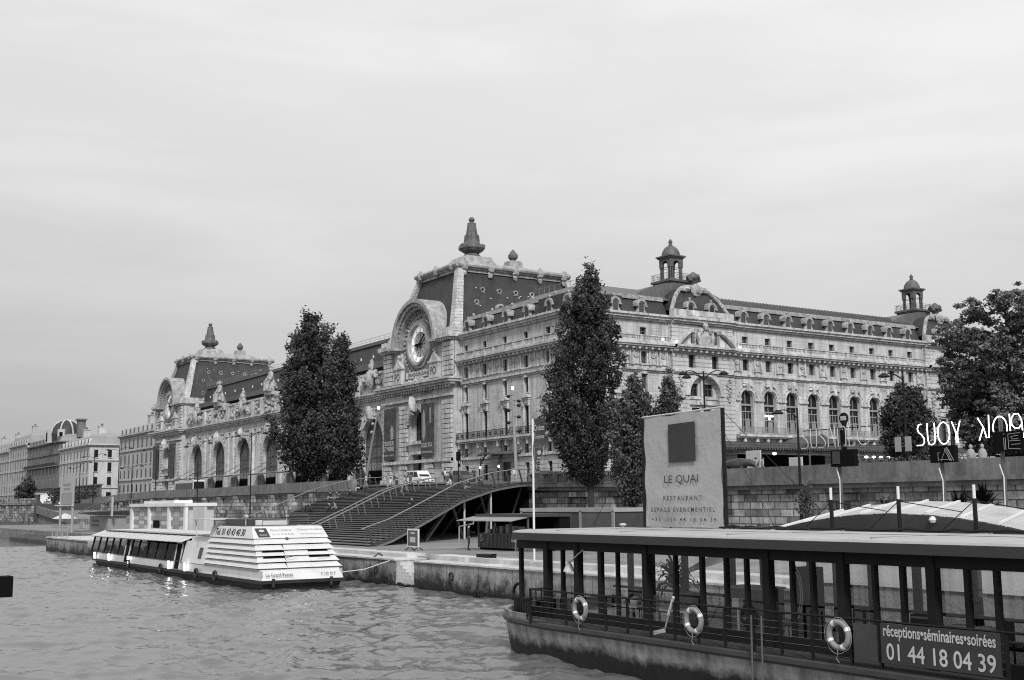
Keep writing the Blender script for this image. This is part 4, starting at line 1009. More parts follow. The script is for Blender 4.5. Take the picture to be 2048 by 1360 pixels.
# river: real waves near the boats, flat far off
def waves():
    rng = np.random.default_rng(4)
    xs = np.arange(-30, 34.01, 0.17); ys = [2.0]
    while ys[-1] < 150: ys.append(ys[-1] + 0.13 + 0.0022 * (ys[-1] - 2))
    ys = np.array(ys); X, Y = np.meshgrid(xs, ys); Z = np.zeros_like(X)
    for i in range(130):
        lam = 0.45 * (6.5 / 0.45) ** (rng.random() ** 1.45); k = 2 * np.pi / lam
        th = rng.normal(1.1, 0.8); ph = rng.random() * 6.28
        amp = 0.034 * lam / (2 * np.pi) * (0.7 if lam > 2.2 else 1.2)
        wob = 0.9 * np.sin(X * rng.uniform(.05, .22) + ph) + 0.9 * np.sin(Y * rng.uniform(.05, .2) + ph * 2)
        env = 0.6 + 0.5 * np.sin(X * rng.uniform(.08, .35) + Y * rng.uniform(-.3, .3) + ph * 3)
        q = np.sin(k * (X * np.cos(th) + Y * np.sin(th)) + ph + wob); Z += amp * env * (q - .25 * (1 - q * q))
    edge = np.minimum.reduce([X + 30, xs[-1] - X, Y - 2, ys[-1] - Y]); Z *= np.clip(edge / 3, 0, 1)
    h, w_ = X.shape
    v = np.stack([X.ravel(), Y.ravel(), Z.ravel()], 1)
    i = np.arange(h * w_).reshape(h, w_)
    f = np.stack([i[:-1, :-1], i[:-1, 1:], i[1:, 1:], i[1:, :-1]], -1).reshape(-1, 4)
    n = len(v); big = 4000
    x1_, y1_ = float(xs[-1]), float(ys[-1]); fr_ = [(-big, -big), (-30, 2), (x1_, 2), (big, -big), (big, big), (x1_, y1_), (-30, y1_), (-big, big)]
    v2 = [(a, b, 0.0) for a, b in fr_]
    f2 = [(0, 3, 2, 1), (3, 4, 5, 2), (4, 7, 6, 5), (7, 0, 1, 6)]
    me = bpy.data.meshes.new('water')
    me.vertices.add(n + 8); me.vertices.foreach_set('co', np.concatenate([v.ravel(), np.array(v2).ravel()]))
    F = np.concatenate([f.ravel(), np.array(f2).ravel() + n]); nf = len(f) + 4
    me.loops.add(len(F)); me.loops.foreach_set('vertex_index', F.astype(np.int32))
    me.polygons.add(nf); me.polygons.foreach_set('loop_start', np.arange(0, nf * 4, 4, dtype=np.int32)); me.polygons.foreach_set('loop_total', np.full(nf, 4, dtype=np.int32))
    me.update(); me.validate()
    me.polygons.foreach_set('use_smooth', [True] * len(me.polygons))
    m, nt, b = new_mat('river_water'); N = nt.nodes; L = nt.links
    b.inputs['Base Color'].default_value = (0.125,) * 3 + (1,); b.inputs['Roughness'].default_value = 0.05; b.inputs['IOR'].default_value = 1.36
    geo = N.new('ShaderNodeNewGeometry'); mp = N.new('ShaderNodeMapping'); mp.inputs['Scale'].default_value = (1.0, 1.7, 1.0); mp.inputs['Rotation'].default_value = (0, 0, 0.5)
    L.new(geo.outputs['Position'], mp.inputs['Vector'])
    n1 = N.new('ShaderNodeTexNoise'); n1.inputs['Scale'].default_value = 3.6; n1.inputs['Detail'].default_value = 6; n1.inputs['Roughness'].default_value = 0.6; n1.inputs['Distortion'].default_value = 0.6
    L.new(mp.outputs[0], n1.inputs['Vector'])
    bp = N.new('ShaderNodeBump'); bp.inputs['Strength'].default_value = 0.32; bp.inputs['Distance'].default_value = 0.03
    L.new(n1.outputs['Fac'], bp.inputs['Height']); L.new(bp.outputs[0], b.inputs['Normal'])
    me.materials.append(m)
    o = bpy.data.objects.new('water', me); COL.objects.link(o); return tag(o, kind='structure')
waves()

# land sheet to the horizon, street, lower quay
m = MB()
m.add([(64.6, -3000, 4.0), (4000, -3000, 4.0), (4000, 4000, 4.0), (64.6, 4000, 4.0)], [(0, 1, 2, 3)])
tag(m.build('terrain', 'earth'), kind='structure')
m = MB(); ys = [-200, 0, 45, 70, 100, 115, 145, 200, 240, 285, 340, 520, 900]
for a, b in zip(ys[:-1], ys[1:]): m.poly((64.3, a, zs(a)), (330, a, zs(a)), (330, b, zs(b)), (64.3, b, zs(b)))
tag(m.build('street', 'asphalt'), kind='structure')
m = MB()
for a, b in zip(ys[:-1], ys[1:]):
    za, zb = zs(a) + 0.14, zs(b) + 0.14
    for x0, x1 in ((64.3, 68.0), (88.0, 94.4)):
        m.hexa([(x0, a, za - .2), (x1, a, za - .2), (x1, b, zb - .2), (x0, b, zb - .2), (x0, a, za), (x1, a, za), (x1, b, zb), (x0, b, zb)])
tag(m.build('pavement', 'cobble'), kind='structure')
m = MB(); m.box(33.0, 64.2, -60, 228, -1.5, 1.48)
tag(m.build('lower_quay', 'cobble'), kind='structure')

# stone embankment: waterside wall with ledge, upper step and a boat stair
t = thing('embankment_wall', 'weathered stone waterside wall with weedy foot and a small boat stair', 'wall', (31, 70, 0))
m = MB(); N0 = [(-60, 58.2), (60.4, 116.5)]
for a, b in N0: m.box(31.0, 33.2, a, b, -1.5, 1.34)
m.box(31.9, 33.2, 58.2, 60.4, -1.5, 1.30)
m.build('wall_face', 'quaystone', t)
m = MB()
for a, b in N0:
    y = a
    while y < b - 0.2:
        e = min(b, y + 1.9 + 0.6 * R.random()); m.box(30.93 - R.uniform(0, .03), 33.2, y + 0.012, e - 0.012, 1.345, 1.42 + R.uniform(-.01, .02)); y = e
m.build('ledge', 'quaytop', t)
m = MB()
for a, b in ((-60, 54.6), (55.0, 58.9), (61.6, 116.0)):
    y = a
    while y < b - 0.2:
        e = min(b, y + 2.4 + 1.2 * R.random()); m.box(32.35, 33.6, y + 0.012, e - 0.012, 1.3, 1.66 + R.uniform(-.015, .02)); y = e
m.build('upper_step', 'quaytop', t)
m = MB()
for k in range(6): m.box(31.0 + 0.02 * k, 31.9, 58.2 + k * 0.37, 60.4, -1.2 + 0.001 * k, 0.42 + k * 0.17)
m.build('boat_stair', 'quaytop', t)
for y in (47.2, 62.8, 54.0):
    m = MB(); m.tube([(30.93, y + 0.2 * math.cos(a), 0.75 + 0.2 * math.sin(a)) for a in [i * PI / 6 for i in range(12)]], 0.035, 6, closed=True); m.build('mooring_ring', 'darkmetal', t)
m = MB(); rr = random.Random(3)
for k in range(1500):
    y = rr.uniform(36, 116); h = rr.uniform(0.04, 0.22) * (0.7 + 0.4 * math.sin(y * 2.3) * math.sin(y * .7)); x = 30.97 - rr.uniform(0, 0.1); w_ = rr.uniform(.05, .16)
    m.poly((x, y - w_, -0.1), (x, y + w_, -0.1), (x - 0.05, y + w_ * .4, h), (x - 0.03, y - w_ * .5, h * .8))
tag(m.build('waterline_weed', 'hulldark', t), kind='stuff')
# pier further upstream and the sloping cobbled banks beyond
m = MB(); m.box(27.2, 33.5, 116.5, 135.0, -1.5, 1.30); p = m.build('stone_pier', 'quaystone')
tag(p, 'dark stone landing block behind the bow of the white tour boat', 'pier')
m = MB(); y = 116.5
while y < 134.8:
    e = min(135, y + 2.1); m.box(27.1, 33.5, y + .015, e - .015, 1.305, 1.42); y = e
m.build('ledge', 'quaytop', p)
m = MB()
m.hexa([(31, 135, -1), (36, 135, -1), (36, 178, -1), (31, 178, -1), (31.0, 135, 0.5), (36.0, 135, 1.45), (36.0, 178, 1.45), (31.0, 178, 0.5)])
m.hexa([(36, 178, -1), (60, 178, -1), (60, 262, -1), (38, 210, -1), (36.0, 178, 1.0), (60.0, 178, 1.46), (60.0, 262, 1.46), (39.0, 210, 0.5)])
m.hexa([(39, 210, -1), (60, 210, -1), (60, 420, -1), (42, 420, -1), (40.0, 210, 0.6), (50.0, 210, 1.47), (50.0, 420, 1.47), (43.0, 420, 0.6)])
tag(m.build('cobbled_bank', mat('bank_cobbles', 0.05, 0.95, 0.4, 0.4, 0.8, 5)), kind='structure')

# high quay wall with parapet
t = thing('quay_retaining_wall', 'tall rough stone quay wall with solid parapet and a balustraded stretch', 'wall', (64, 120, 1.5))
m = MB(); mp_ = MB(); ml = MB()
FR = Fr((64.0, 0, 0), (0, 1, 0), (-1, 0, 0))
segs = [(-60, 10), (10, 45), (45, 70), (70, 96), (96, 110), (110, 145), (145, 178), (178, 200), (200, 240), (240, 282)]
def ptop(y): return {True: zs(y) + 0.95}[True]
def ptz(y): return np.interp(y, [-60, 42, 69, 80, 94, 145, 160, 197, 224, 252, 282], [6.95, 7.0, 6.97, 7.2, 7.4, 7.64, 7.62, 7.38, 7.5, 6.99, 6.25])
m_ops = []
for c in (46.6, 57.0, 69.5, 81.5, 88.5): m_ops.append((c - 1.5, c + 1.5, 3.4, 5.0, 0))
wall(m, FR, -60, 100, 1.3, 5.55, m_ops, 0.5)
for o in m_ops: m.poly(FR.P(o[0], o[2], -.5), FR.P(o[1], o[2], -.5), FR.P(o[1], o[3], -.5), FR.P(o[0], o[3], -.5))
m.build('wall_face', 'wallstone', t)
m2 = MB()
c = 100.0
while c < 282:
    m2.fbox(FR, c, c + 7.5, 1.2, float(ptz(c)) - 1.55, -0.3, 0.0); m2.fbox(FR, c + 2.4, c + 4.4, 1.2, float(ptz(c)) - 1.56, 0.0, 0.5); c += 7.5
m2.build('pilaster_wall', 'wallstone', t)
for a, b, kind in ((-60, 69.5, 'solid'), (69.5, 78, 'solid'), (78, 96.4, 'bal'), (136.5, 160, 'solid'), (160, 190, 'solid'), (190, 222, 'solid'), (222, 252, 'solid'), (252, 282, 'solid')):
    za, zb = float(ptz(a)), float(ptz(b)); dz = 1.05 if a < 78 else 1.1
    def sl(mm, d0, d1, t0, t1, aa=a, bb=b, za=za, zb=zb):
        mm.hexa([FR.P(aa, za - t1, d0), FR.P(bb, zb - t1, d0), FR.P(bb, zb - t1, d1), FR.P(aa, za - t1, d1), FR.P(aa, za - t0, d0), FR.P(bb, zb - t0, d0), FR.P(bb, zb - t0, d1), FR.P(aa, za - t0, d1)])
    if kind == 'solid': sl(mp_, -0.5, 0.15, 0.0, dz)
    sl(ml, -0.5, 0.55, dz, dz + 0.3); sl(ml, -0.5, 0.3, dz + 0.3, dz + 0.62)
    if kind == 'bal':
        for k in range(4):
            s0 = a + k * 4.6; z = float(ptz(s0 + 2.3)); balustrade(mp_, FR, s0, s0 + 4.6, z - 1.1, z, -0.35, 0.1, 2.3, 0.33)
            mp_.fbox(FR, s0 - 0.35, s0 + 0.35, z - 1.1, z + 0.03, -0.4, 0.16)
mp_.build('parapet', 'parapet', t); ml.build('string_course', 'parapet', t)
m = MB(); m.box(50.0, 64.0, 262, 470, 0.5, 5.35)
tag(m.build('far_quay', 'asphalt'), kind='structure')
m = MB(); f3 = Fr((50.0, 0, 0), (0, 1, 0), (-1, 0, 0))
m.fbox(f3, 262, 520, 1.0, 5.5, 0.0, 0.4); m.fbox(f3, 262, 520, 5.5, 6.55, -0.3, 0.45); m.fbox(f3, 262, 520, 5.2, 5.5, 0.4, 0.75)
for k in range(8): m.fbox(f3, 270 + k * 9, 272 + k * 9, 1.5, 4.9, 0.4, 0.6)
tag(m.build('far_quay_wall', 'wallstone'), 'far stone quay wall at the left edge, stained dark below its parapet', 'wall')
# ramp coming down from the street
m = MB()
n = 10
for k in range(n):
    a, b = k / n, (k + 1) / n
    za, zb = 5.35 - 3.87 * a, 5.35 - 3.87 * b; ya, yb = 285 - 62 * a, 285 - 62 * b
    m.hexa([(51, yb, 0.5), (63.9, yb, 0.5), (63.9, ya, 0.5), (51, ya, 0.5), (51, yb, zb), (63.9, yb, zb), (63.9, ya, za), (51, ya, za)])
tag(m.build('ramp_road', 'cobble'), kind='structure')
m = MB()
pts = [(50.7, 285 - 62 * k / n, 5.35 - 3.87 * k / n) for k in range(n + 1)] + [(51.5, 221, 1.5), (55, 219, 1.5), (63, 219, 1.5)]
for p, q in zip(pts[:-1], pts[1:]): m.beam((p[0], p[1], p[2] + 0.2), (q[0], q[1], q[2] + .2), 0.4, 1.5)
tag(m.build('ramp_wall', 'parapet'), 'low curving stone wall along the ramp down to the quay', 'wall')

# ---- great timber staircase
t = thing('grand_staircase', 'broad dark timber staircase climbing from the lower quay to the street', 'staircase', (48, 92, 1.5))
prof = [(37.0, 1.25), (37.9, 1.50), (40.6, 1.98), (45.2, 3.25), (50.7, 4.85), (56.4, 5.85), (60.5, 6.25), (64.2, 6.42)]
def zp(x): return float(np.interp(x, [p[0] for p in prof], [p[1] for p in prof]))
def yr(x): return 78.0 + (x - 38.0) * 18 / 26.2
def yl(x): return yr(x) + 30.5
NS = 34; H0, H1 = 1.48, 6.42
tr, ri = MB(), MB()
xs = []
for k in range(NS + 1):
    z = H0 + (H1 - H0) * k / NS
    lo, hi = 37.0, 64.2
    for _ in range(40):
        mid_ = (lo + hi) / 2
        if zp(mid_) < z: lo = mid_
        else: hi = mid_
    xs.append((lo, z))
for k in range(NS):
    (xa, za), (xb, zb) = xs[k], xs[k + 1]
    xb2 = xb + 0.1
    ri.add([(xa + 0.08, yr(xa), za - 0.02), (xa + 0.08, yl(xa), za - .02), (xa + 0.08, yl(xa), zb - 0.05), (xa + .08, yr(xa), zb - .05)], [(0, 1, 2, 3)])
    tr.hexa([(xa, yr(xa) - .05, zb - 0.055), (xb2, yr(xb) - .05, zb - 0.055), (xb2, yl(xb), zb - 0.055), (xa, yl(xa), zb - 0.055), (xa, yr(xa) - .05, zb), (xb2, yr(xb) - .05, zb), (xb2, yl(xb), zb), (xa, yl(xa), zb)])
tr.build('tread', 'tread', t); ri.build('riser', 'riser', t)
m = MB()
m.hexa([(64.0, yr(64), 6.2), (68.5, yr(66), 6.2), (68.5, 133, 6.4), (64.0, 133, 6.4), (64.0, yr(64), 6.44), (68.5, yr(66), 6.66), (68.5, 133, 6.98), (64, 133, 6.5)])
m.build('landing', 'tread', t)
K = 26
for side in (0, 1):
    m = MB()
    for k in range(K):
        xa = 37.4 + (64.2 - 37.4) * k / K; xb = 37.4 + (64.2 - 37.4) * (k + 1) / K
        ya, yb = (yr(xa) - 0.12, yr(xb) - 0.12) if side == 0 else (yl(xa) + .12, yl(xb) + .12)
        za, zb = zp(xa), zp(xb)
        m.hexa([(xa, ya - .1, za - .28), (xb, yb - .1, zb - .28), (xb, yb + .1, zb - .28), (xa, ya + .1, za - .28), (xa, ya - .1, za - .12), (xb, yb - .1, zb - .12), (xb, yb + .1, zb - .12), (xa, ya + .1, za - .12)])
    m.build('stringer', 'steel', t)
m = MB()
for k in range(K):
    xa = 37.4 + (64.2 - 37.4) * k / K; xb = 37.4 + (64.2 - 37.4) * (k + 1) / K; za, zb = zp(xa), zp(xb)
    m.hexa([(xa, yr(xa) - .06, za - .12), (xb, yr(xb) - .06, zb - .12), (xb, yr(xb) + .03, zb - .12), (xa, yr(xa) + .03, za - .12), (xa, yr(xa) - .06, za + .14), (xb, yr(xb) - .06, zb + .14), (xb, yr(xb) + .03, zb + .14), (xa, yr(xa) + .03, za + .14)])
    m.poly((xa, yr(xa), za - .2), (xb, yr(xb), zb - .2), (xb, yl(xb), zb - .2), (xa, yl(xa), za - .2))
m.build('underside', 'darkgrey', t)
# handrails: lean outwards slightly
def rail(off, side, x0, x1, n, h=1.25, lean=0.35, mid=True, y_of=None, name='handrail', mt='steeldark', pw=0.1):
    yf = y_of or (yr if side < 0 else yl)
    P0 = [(x0 + (x1 - x0) * k / 16) for k in range(17)]
    m = MB(); m.tube([(x - lean * 1.2, yf(x) + side * 0.1 - lean * .5, zp(x) + h) for x in P0], 0.05, 6); m.build(name, 'steel', t)
    for k in range(n):
        x = x0 + (x1 - x0) * (k + 0.3) / n; m = MB()
        m.beam((x, yf(x) + side * 0.1, zp(x) - 0.2), (x - lean * 1.2, yf(x) + side * .1 - lean * .5, zp(x) + h), pw, 0.06); m.build('rail_post', mt, t)
    if mid:
        m = MB()
        for j in range(1, 7):
            q = j / 9; m.tube([(x - lean * 1.2 * q, yf(x) + side * .1 - lean * .5 * q, zp(x) + h * q) for x in P0], 0.008, 4)
        m.build('rail_cable', 'steeldark', t)
rail(0, -1, 37.5, 63.8, 10, 1.35, 0.5, pw=0.16)
rail(0, 1, 40.0, 63.5, 9, 1.3, 0.4)
for dy in (12.2, 13.6):
    rail(0, -1, 37.6, 60.5, 11, 1.0, 0.35, False, y_of=lambda x, dy=dy: yr(x) + dy + (x - 38) * 0.06, mt='steel', pw=0.06)
# props below
prps = [((46, 84.5), (50.5, 88)), ((52.5, 89.5), (50.2, 87.5)), ((56.0, 91.5), (56.8, 92)), ((58.2, 94), (55.3, 91.3)), ((61.0, 96), (63.0, 96.2)), ((50, 92), (53, 92)), ((55, 98), (58, 97)), ((47, 90), (49, 91)), ((59, 101), (62, 100))]
for (a, b) in prps:
    m = MB(); m.tube([(a[0], a[1], 1.48), (b[0], b[1], zp(b[0]) - 0.25)], 0.13, 8); m.build('prop', 'steeldark', t)
for (x, y) in ((44.2, 82.6), (51.5, 87.6), (55.9, 90.4)):
    m = MB(); m.tube([(x, y, 1.48), (x, y, zp(x) - 0.3)], 0.09, 8); m.build('prop', 'offwhite', t)
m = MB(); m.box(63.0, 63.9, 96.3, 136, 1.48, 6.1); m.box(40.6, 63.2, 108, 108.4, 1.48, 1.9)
m.build('back_wall', 'black', t)  # black sheet, painting in the deep shade beneath the stairs
# ================================================================== restaurant barge in the foreground
RT, UP = (0, -1, 0), (0, 0, 1)                          # reading direction on faces turned to the river
M['ripple'] = mat('rippled_dark_glass', 0.30, 0.12, 0.35, 0.5, 1.0, 2.2)
M['fabricwhite'] = mat('white_cloth', 0.6, 0.9, 0.1, 2.0)
barge = thing('restaurant_barge', 'long grey restaurant barge with flat roof and glazed saloon, moored in the foreground', 'barge', (22.6, 18, 0))
OUT = [(20.0, -6), (20.0, 29.3), (20.08, 30.4), (20.25, 31.6), (20.68, 32.6), (21.4, 33.35), (22.5, 33.65), (23.5, 33.35), (24.4, 32.5), (25.0, 31.0), (25.2, 29.3), (25.2, -6)]
def loft(mb, outline, levels):
    """levels = (z, inset)"""
    n = len(outline); cx = 22.6; rings = []
    for z, ins in levels:
        r = []
        for x, y in outline:
            d = Vector((x - cx, max(0, (y - 27.0)))); L_ = max(0.001, d.length)
            r.append((x - (x - cx) / L_ * ins, y - (max(0, y - 27.0)) / L_ * ins, z))
        rings.append(r)
    for a, b in zip(rings[:-1], rings[1:]):
        for i in range(n - 1): mb.poly(a[i], a[i + 1], b[i + 1], b[i])
    return rings
m = MB(); loft(m, OUT, [(-0.6, 0.35), (0.0, 0.2), (0.5, 0.08), (0.86, 0.0)]); m.build('hull', 'hull', barge, smooth=True)
m = MB(); rg = loft(m, OUT, [(0.80, -0.03), (0.86, -0.10), (0.96, -0.10), (1.0, -0.02)]); m.poly(*rg[-1]); m.build('deck', 'darkgrey', barge)
m = MB(); rg = loft(m, OUT[2:10], [(1.0, -0.03), (1.16, -0.05), (1.16, 0.06), (1.0, 0.06)]); m.build('bulwark', 'hull', barge)
FB = Fr((20.82, 0, 0), (0, 1, 0), (-1, 0, 0))
# posts and panes, near side and far side
wide = [(31.9, .10), (30.35, .22), (28.75, .2), (27.7, .16), (25.55, .2), (20.95, .22), (18.62, .22), (16.2, .22), (12.6, .22), (10.2, .22)]
thin = [(29.6, .08), (26.9, .06), (24.4, .07), (23.35, .1), (22.45, .08), (21.72, .08), (20.2, .08), (19.56, .09), (17.75, .09), (17.0, .1), (15.4, .1), (14.72, .1), (13.6, .1), (11.5, .1)]
for y, w_ in wide + thin:
    m = MB(); m.box(20.79 - (0.08 if w_ > .19 else 0), 20.92, y - w_ / 2, y + w_ / 2, 1.0, 3.335); m.build('window_post', 'darkmetal', barge)
farp = [31.0, 29.9, 28.3, 26.2, 24.9, 23.1, 21.0, 19.6, 18.0, 16.2, 14.0, 12.2, 9.5]
for y in farp: m = MB(); m.box(24.5, 24.62, y - 0.1, y + 0.1, 1.0, 3.34); m.build('window_post', 'darkmetal', barge)
m = MB()
m.box(20.74, 20.94, 2, 32.0, 3.08, 3.36); m.box(24.48, 24.64, 2, 32.0, 3.1, 3.36); m.box(20.8, 24.6, 31.85, 31.98, 3.08, 3.36)
m.box(20.80, 20.9, 2, 31.95, 1.0, 1.3); m.box(20.8, 24.6, 31.84, 31.96, 1.0, 1.42); m.box(24.53, 24.6, 2, 31.9, 1.0, 1.12); m.box(24.5, 24.6, 2, 31.9, 1.68, 1.76)
for y in (31.9, 24.6): pass
m.build('saloon_frame', 'darkmetal', barge)
ys_ = sorted([p for p, _ in wide + thin], reverse=True)
for a, b in zip(ys_[:-1], ys_[1:]):
    if (a, b) in ((28.75, 27.7),): pass
    m = MB(); m.poly((20.86, a, 1.3), (20.86, b, 1.3), (20.86, b, 3.08), (20.86, a, 3.08)); m.build('window_pane', 'glass', barge)
m = MB(); m.poly((20.86, 31.9, 1.42), (24.55, 31.9, 1.42), (24.55, 31.9, 3.08), (20.86, 31.9, 3.08)); m.build('window_pane', 'glass', barge)
for a, b in zip(farp[:-1], farp[1:]):
    m = MB(); m.poly((24.56, a, 1.12), (24.56, b, 1.12), (24.56, b, 3.1), (24.56, a, 3.1)); m.build('window_pane', 'glass', barge)
m = MB(); m.box(20.95, 24.45, 2, 31.8, 1.0, 1.04); m.build('saloon_floor', 'grey', barge)
m = MB(); m.box(20.95, 24.45, 2, 31.8, 3.25, 3.33); m.build('ceiling', 'darkgrey', barge)
# roof: fascia and pale membrane
RO = [(20.28, 2), (20.28, 30.9), (20.42, 31.75), (21.0, 32.15), (24.2, 32.15), (24.75, 31.8), (24.9, 30.8), (24.9, 2)]
m = MB(); n = len(RO)
for z0, z1 in ((3.36, 3.58),):
    m.add([(x, y, z0) for x, y in RO] + [(x, y, z1) for x, y in RO], [(i, i + 1, n + i + 1, n + i) for i in range(n - 1)] + [tuple(range(n))])
m.build('fascia', 'fascia', barge)
m = MB(); rngs = []
for z, k in ((3.582, 1.0), (3.63, 0.985), (3.66, 0.93), (3.68, 0.6), (3.68, 0.05)):
    rngs.append([(22.6 + (x - 22.6) * k, 17 + (y - 17) * (1 - (1 - k) * .18), z) for x, y in RO])
for a, b in zip(rngs[:-1], rngs[1:]):
    for i in range(n - 1): m.poly(a[i], a[i + 1], b[i + 1], b[i])
m.poly(*rngs[0][::-1]); m.build('roof', 'roofgrey', barge)
for y in (29.4, 26.3, 22.0, 17.5): m = MB(); m.box(20.5, 24.7, y - .03, y + .03, 3.665, 3.69); m.build('roof_seam', 'grey', barge)
m = MB(); rr = random.Random(8)
p = [(24.55, 26.4 - k * 0.35, 3.73 + rr.uniform(-.02, .04)) for k in range(30)]; m.tube(p, 0.035, 5)
p = [(24.3 + rr.uniform(-.2, .2), 26.4 - k * 0.28, 3.72) for k in range(14)]; m.tube(p, 0.03, 5)
m.build('roof_cable', 'darkmetal', barge)
m = MB(); m.tube([(24.2, 30.9, 3.66), (24.2, 30.9, 3.74)], 0.03, 6); m.blob((24.2, 30.9, 3.76), 0.09, 0.16, 0.055, 8); m.build('roof_light', 'offwhite', barge)
# side rail
m = MB()
m.tube([(20.85, 30.15, 1.93), (20.0, 30.12, 1.92), (20.0, 22, 1.95), (20.0, 14.0, 2.0), (20.0, 6, 2.05)], 0.028, 6)
m.tube([(20.0, 30.12, 0.98), (20.0, 14, 1.0)], 0.03, 6)
m.build('handrail', 'darkmetal', barge)
for y in (30.12, 28.27, 26.38, 25.43, 24.46, 23.5, 22.6, 21.65, 20.69, 19.79, 18.85, 17.75, 16.95, 14.0, 13.5, 12.5, 11.5):
    m = MB(); m.box(19.97, 20.03, y - 0.025, y + 0.025, 0.9, 1.95); m.build('rail_post', 'darkmetal', barge)
for x in (20.2, 20.4, 20.6, 20.8):
    m = MB(); m.box(x - .012, x + .012, 30.1, 30.14, 1.3, 1.92); m.build('rail_post', 'darkmetal', barge)
m = MB()
for k in range(5): z = 1.13 + k * 0.155; m.tube([(20.0, 30.1, z), (20.0, 26, z + 0.004), (20.0, 20, z + .01), (20.0, 14, z + .03)], 0.006, 4)
m.build('rail_cable', 'steeldark', barge)
for y in (20.6, 20.27):
    m = MB(); m.tube([(19.86, y, 1.85), (19.82, y, -0.3)], 0.025, 6); m.build('boarding_ladder', 'steeldark', barge)
m = MB(); m.box(19.93, 19.97, 17.02, 17.62, 1.15, 1.9); m.build('rail_panel', 'darkgrey', barge)
# bow gear
m = MB(); m.lathe([(0.16, 1.0), (0.16, 1.5), (0.19, 1.5), (0.19, 1.58)], (20.6, 31.2, 0), 12); m.build('bollard', 'darkmetal', barge)
m = MB(); m.tube([(21.1, 32.45 + 0.3 * math.cos(a), 1.62 + 0.3 * math.sin(a)) for a in [i * PI / 8 for i in range(16)]], 0.05, 6, closed=True); m.box(21.0, 21.2, 32.3, 32.6, 1.0, 1.5); m.build('winch_wheel', 'darkmetal', barge)
m = MB(); m.tube([(20.9, 28.6, 3.3), (20.75, 28.4, 3.12), (20.72, 28.6, 3.0), (20.7, 29.0, 2.75)], 0.022, 6)
lp = m.build('lamp_arm', 'offwhite', barge)
m = MB(); m.lathe([(0.04, 0.12), (0.09, 0.0), (0.16, -0.16), (0.17, -0.2)], (20.7, 29.08, 2.66), 10); m.build('lamp_shade', 'offwhite', lp)
# things inside the saloon
def table(x, y, lab):
    t = thing('saloon_table', lab, 'table', (x, y, 1.04), group='tables in the barge saloon')
    m = MB(); m.box(-.35, .35, -.55, .55, .50, .54); m.build('tabletop', 'offwhite', t, local=True)
    m = MB(); m.lathe([(0.25, 0), (0.25, .03), (0.04, .06), (0.04, .5)], (0, 0, 0), 10); m.build('leg', 'darkmetal', t, local=True)
table(21.55, 27.1, 'pale saloon table carrying a crumpled paper bag'); table(21.55, 25.0, 'pale saloon table carrying a glass bottle')
table(22.6, 16.6, 'pale saloon table piled with linen behind the telephone sign')
m = MB(); rr = random.Random(2); m.blob((21.5, 27.0, 1.7), 0.13, 0.16, 0.13, 8, .15, rr); tag(m.build('paper_bag', 'fabricwhite'), 'crumpled white paper bag on a table inside the barge', 'bag')
m = MB(); m.lathe([(0.045, 1.585), (0.045, 1.78), (0.018, 1.86), (0.016, 1.95)], (21.45, 25.0, 0), 10); b_ = m.build('bottle', 'grey'); tag(b_, 'pale glass bottle standing on a table inside the barge', 'bottle')
for k, (y, z) in enumerate(((16.9, 1.59), (16.3, 1.59))):
    m = MB(); m.cbox((22.6, y, z + 0.08), 0.4, 0.42, 0.16, 0.2); tag(m.build('linen_stack', 'fabricwhite'), ('left' if k == 0 else 'right') + ' of two folded white linen piles behind the telephone sign', 'linen', 'folded linen in the saloon')
def counter(x0, x1, y0, y1, h, lab):
    t = thing('bar_counter', lab, 'counter', ((x0 + x1) / 2, (y0 + y1) / 2, 1.04))
    m = MB(); m.box(x0, x1, y0, y1, 1.04, 1.04 + h - .05); m.build('cabinet', 'darkgrey', t); m = MB(); m.box(x0 - .05, x1 + .05, y0 - .05, y1 + .05, 1.04 + h - .05, 1.04 + h); m.build('countertop', 'grey', t)
counter(22.8, 23.6, 23.2, 24.6, 1.15, 'dark bar counter in the middle of the barge saloon')
counter(23.4, 24.2, 13.0, 15.4, 0.75, 'low dark counter at the right end of the barge saloon')
for i, (x, y) in enumerate(((22.2, 27.9), (21.5, 25.9), (22.3, 21.9), (22.4, 19.4), (22.0, 17.6), (22.2, 15.7))):
    t = thing('dining_chair', 'dark dining chair inside the glazed barge saloon', 'chair', (x, y, 1.04), R.uniform(0, 6), 'dining chairs in the barge saloon')
    m = MB(); m.box(-.21, .21, -.21, .21, .43, .47); m.build('seat', 'darkgrey', t, local=True)
    m = MB(); m.box(-.21, .21, .18, .22, .5, .9); m.build('backrest', 'darkgrey', t, local=True)
    for a in (-1, 1):
        for b in (-1, 1): m = MB(); m.box(a * .19 - .015, a * .19 + .015, b * .19 - .015, b * .19 + .015, 0, .43); m.build('leg', 'darkmetal', t, local=True)
t = thing('pump_stand', 'white pump stand with a boxy head inside the barge saloon', 'pump', (21.3, 22.55, 1.04))
m = MB(); m.tube([(21.3, 22.55, 1.04), (21.3, 22.55, 1.8)], .03, 8); m.build('post', 'white', t); m = MB(); m.box(21.22, 21.38, 22.44, 22.68, 1.8, 2.05); m.build('head', 'offwhite', t)
t = thing('hose_reel', 'large dark reel with two pale hose loops inside the barge', 'hose reel', (21.4, 20.35, 1.04))
for r_ in (.62, .52): m = MB(); m.tube([(21.35, 20.75 - r_ * .6 * math.cos(a), 2.3 + r_ * 1.15 * math.sin(a)) for a in [-1.2 + i * .2 for i in range(13)]], .016, 5); m.build('hose', 'lettergrey', t)
m = MB(); m.box(21.4, 21.9, 20.2, 20.7, 1.04, 2.9); m.build('reel_frame', 'black', t)
t = thing('stacked_cases', 'dark stacked cases on the saloon floor left of the reel', 'cases', (22.6, 25.8, 1.04))
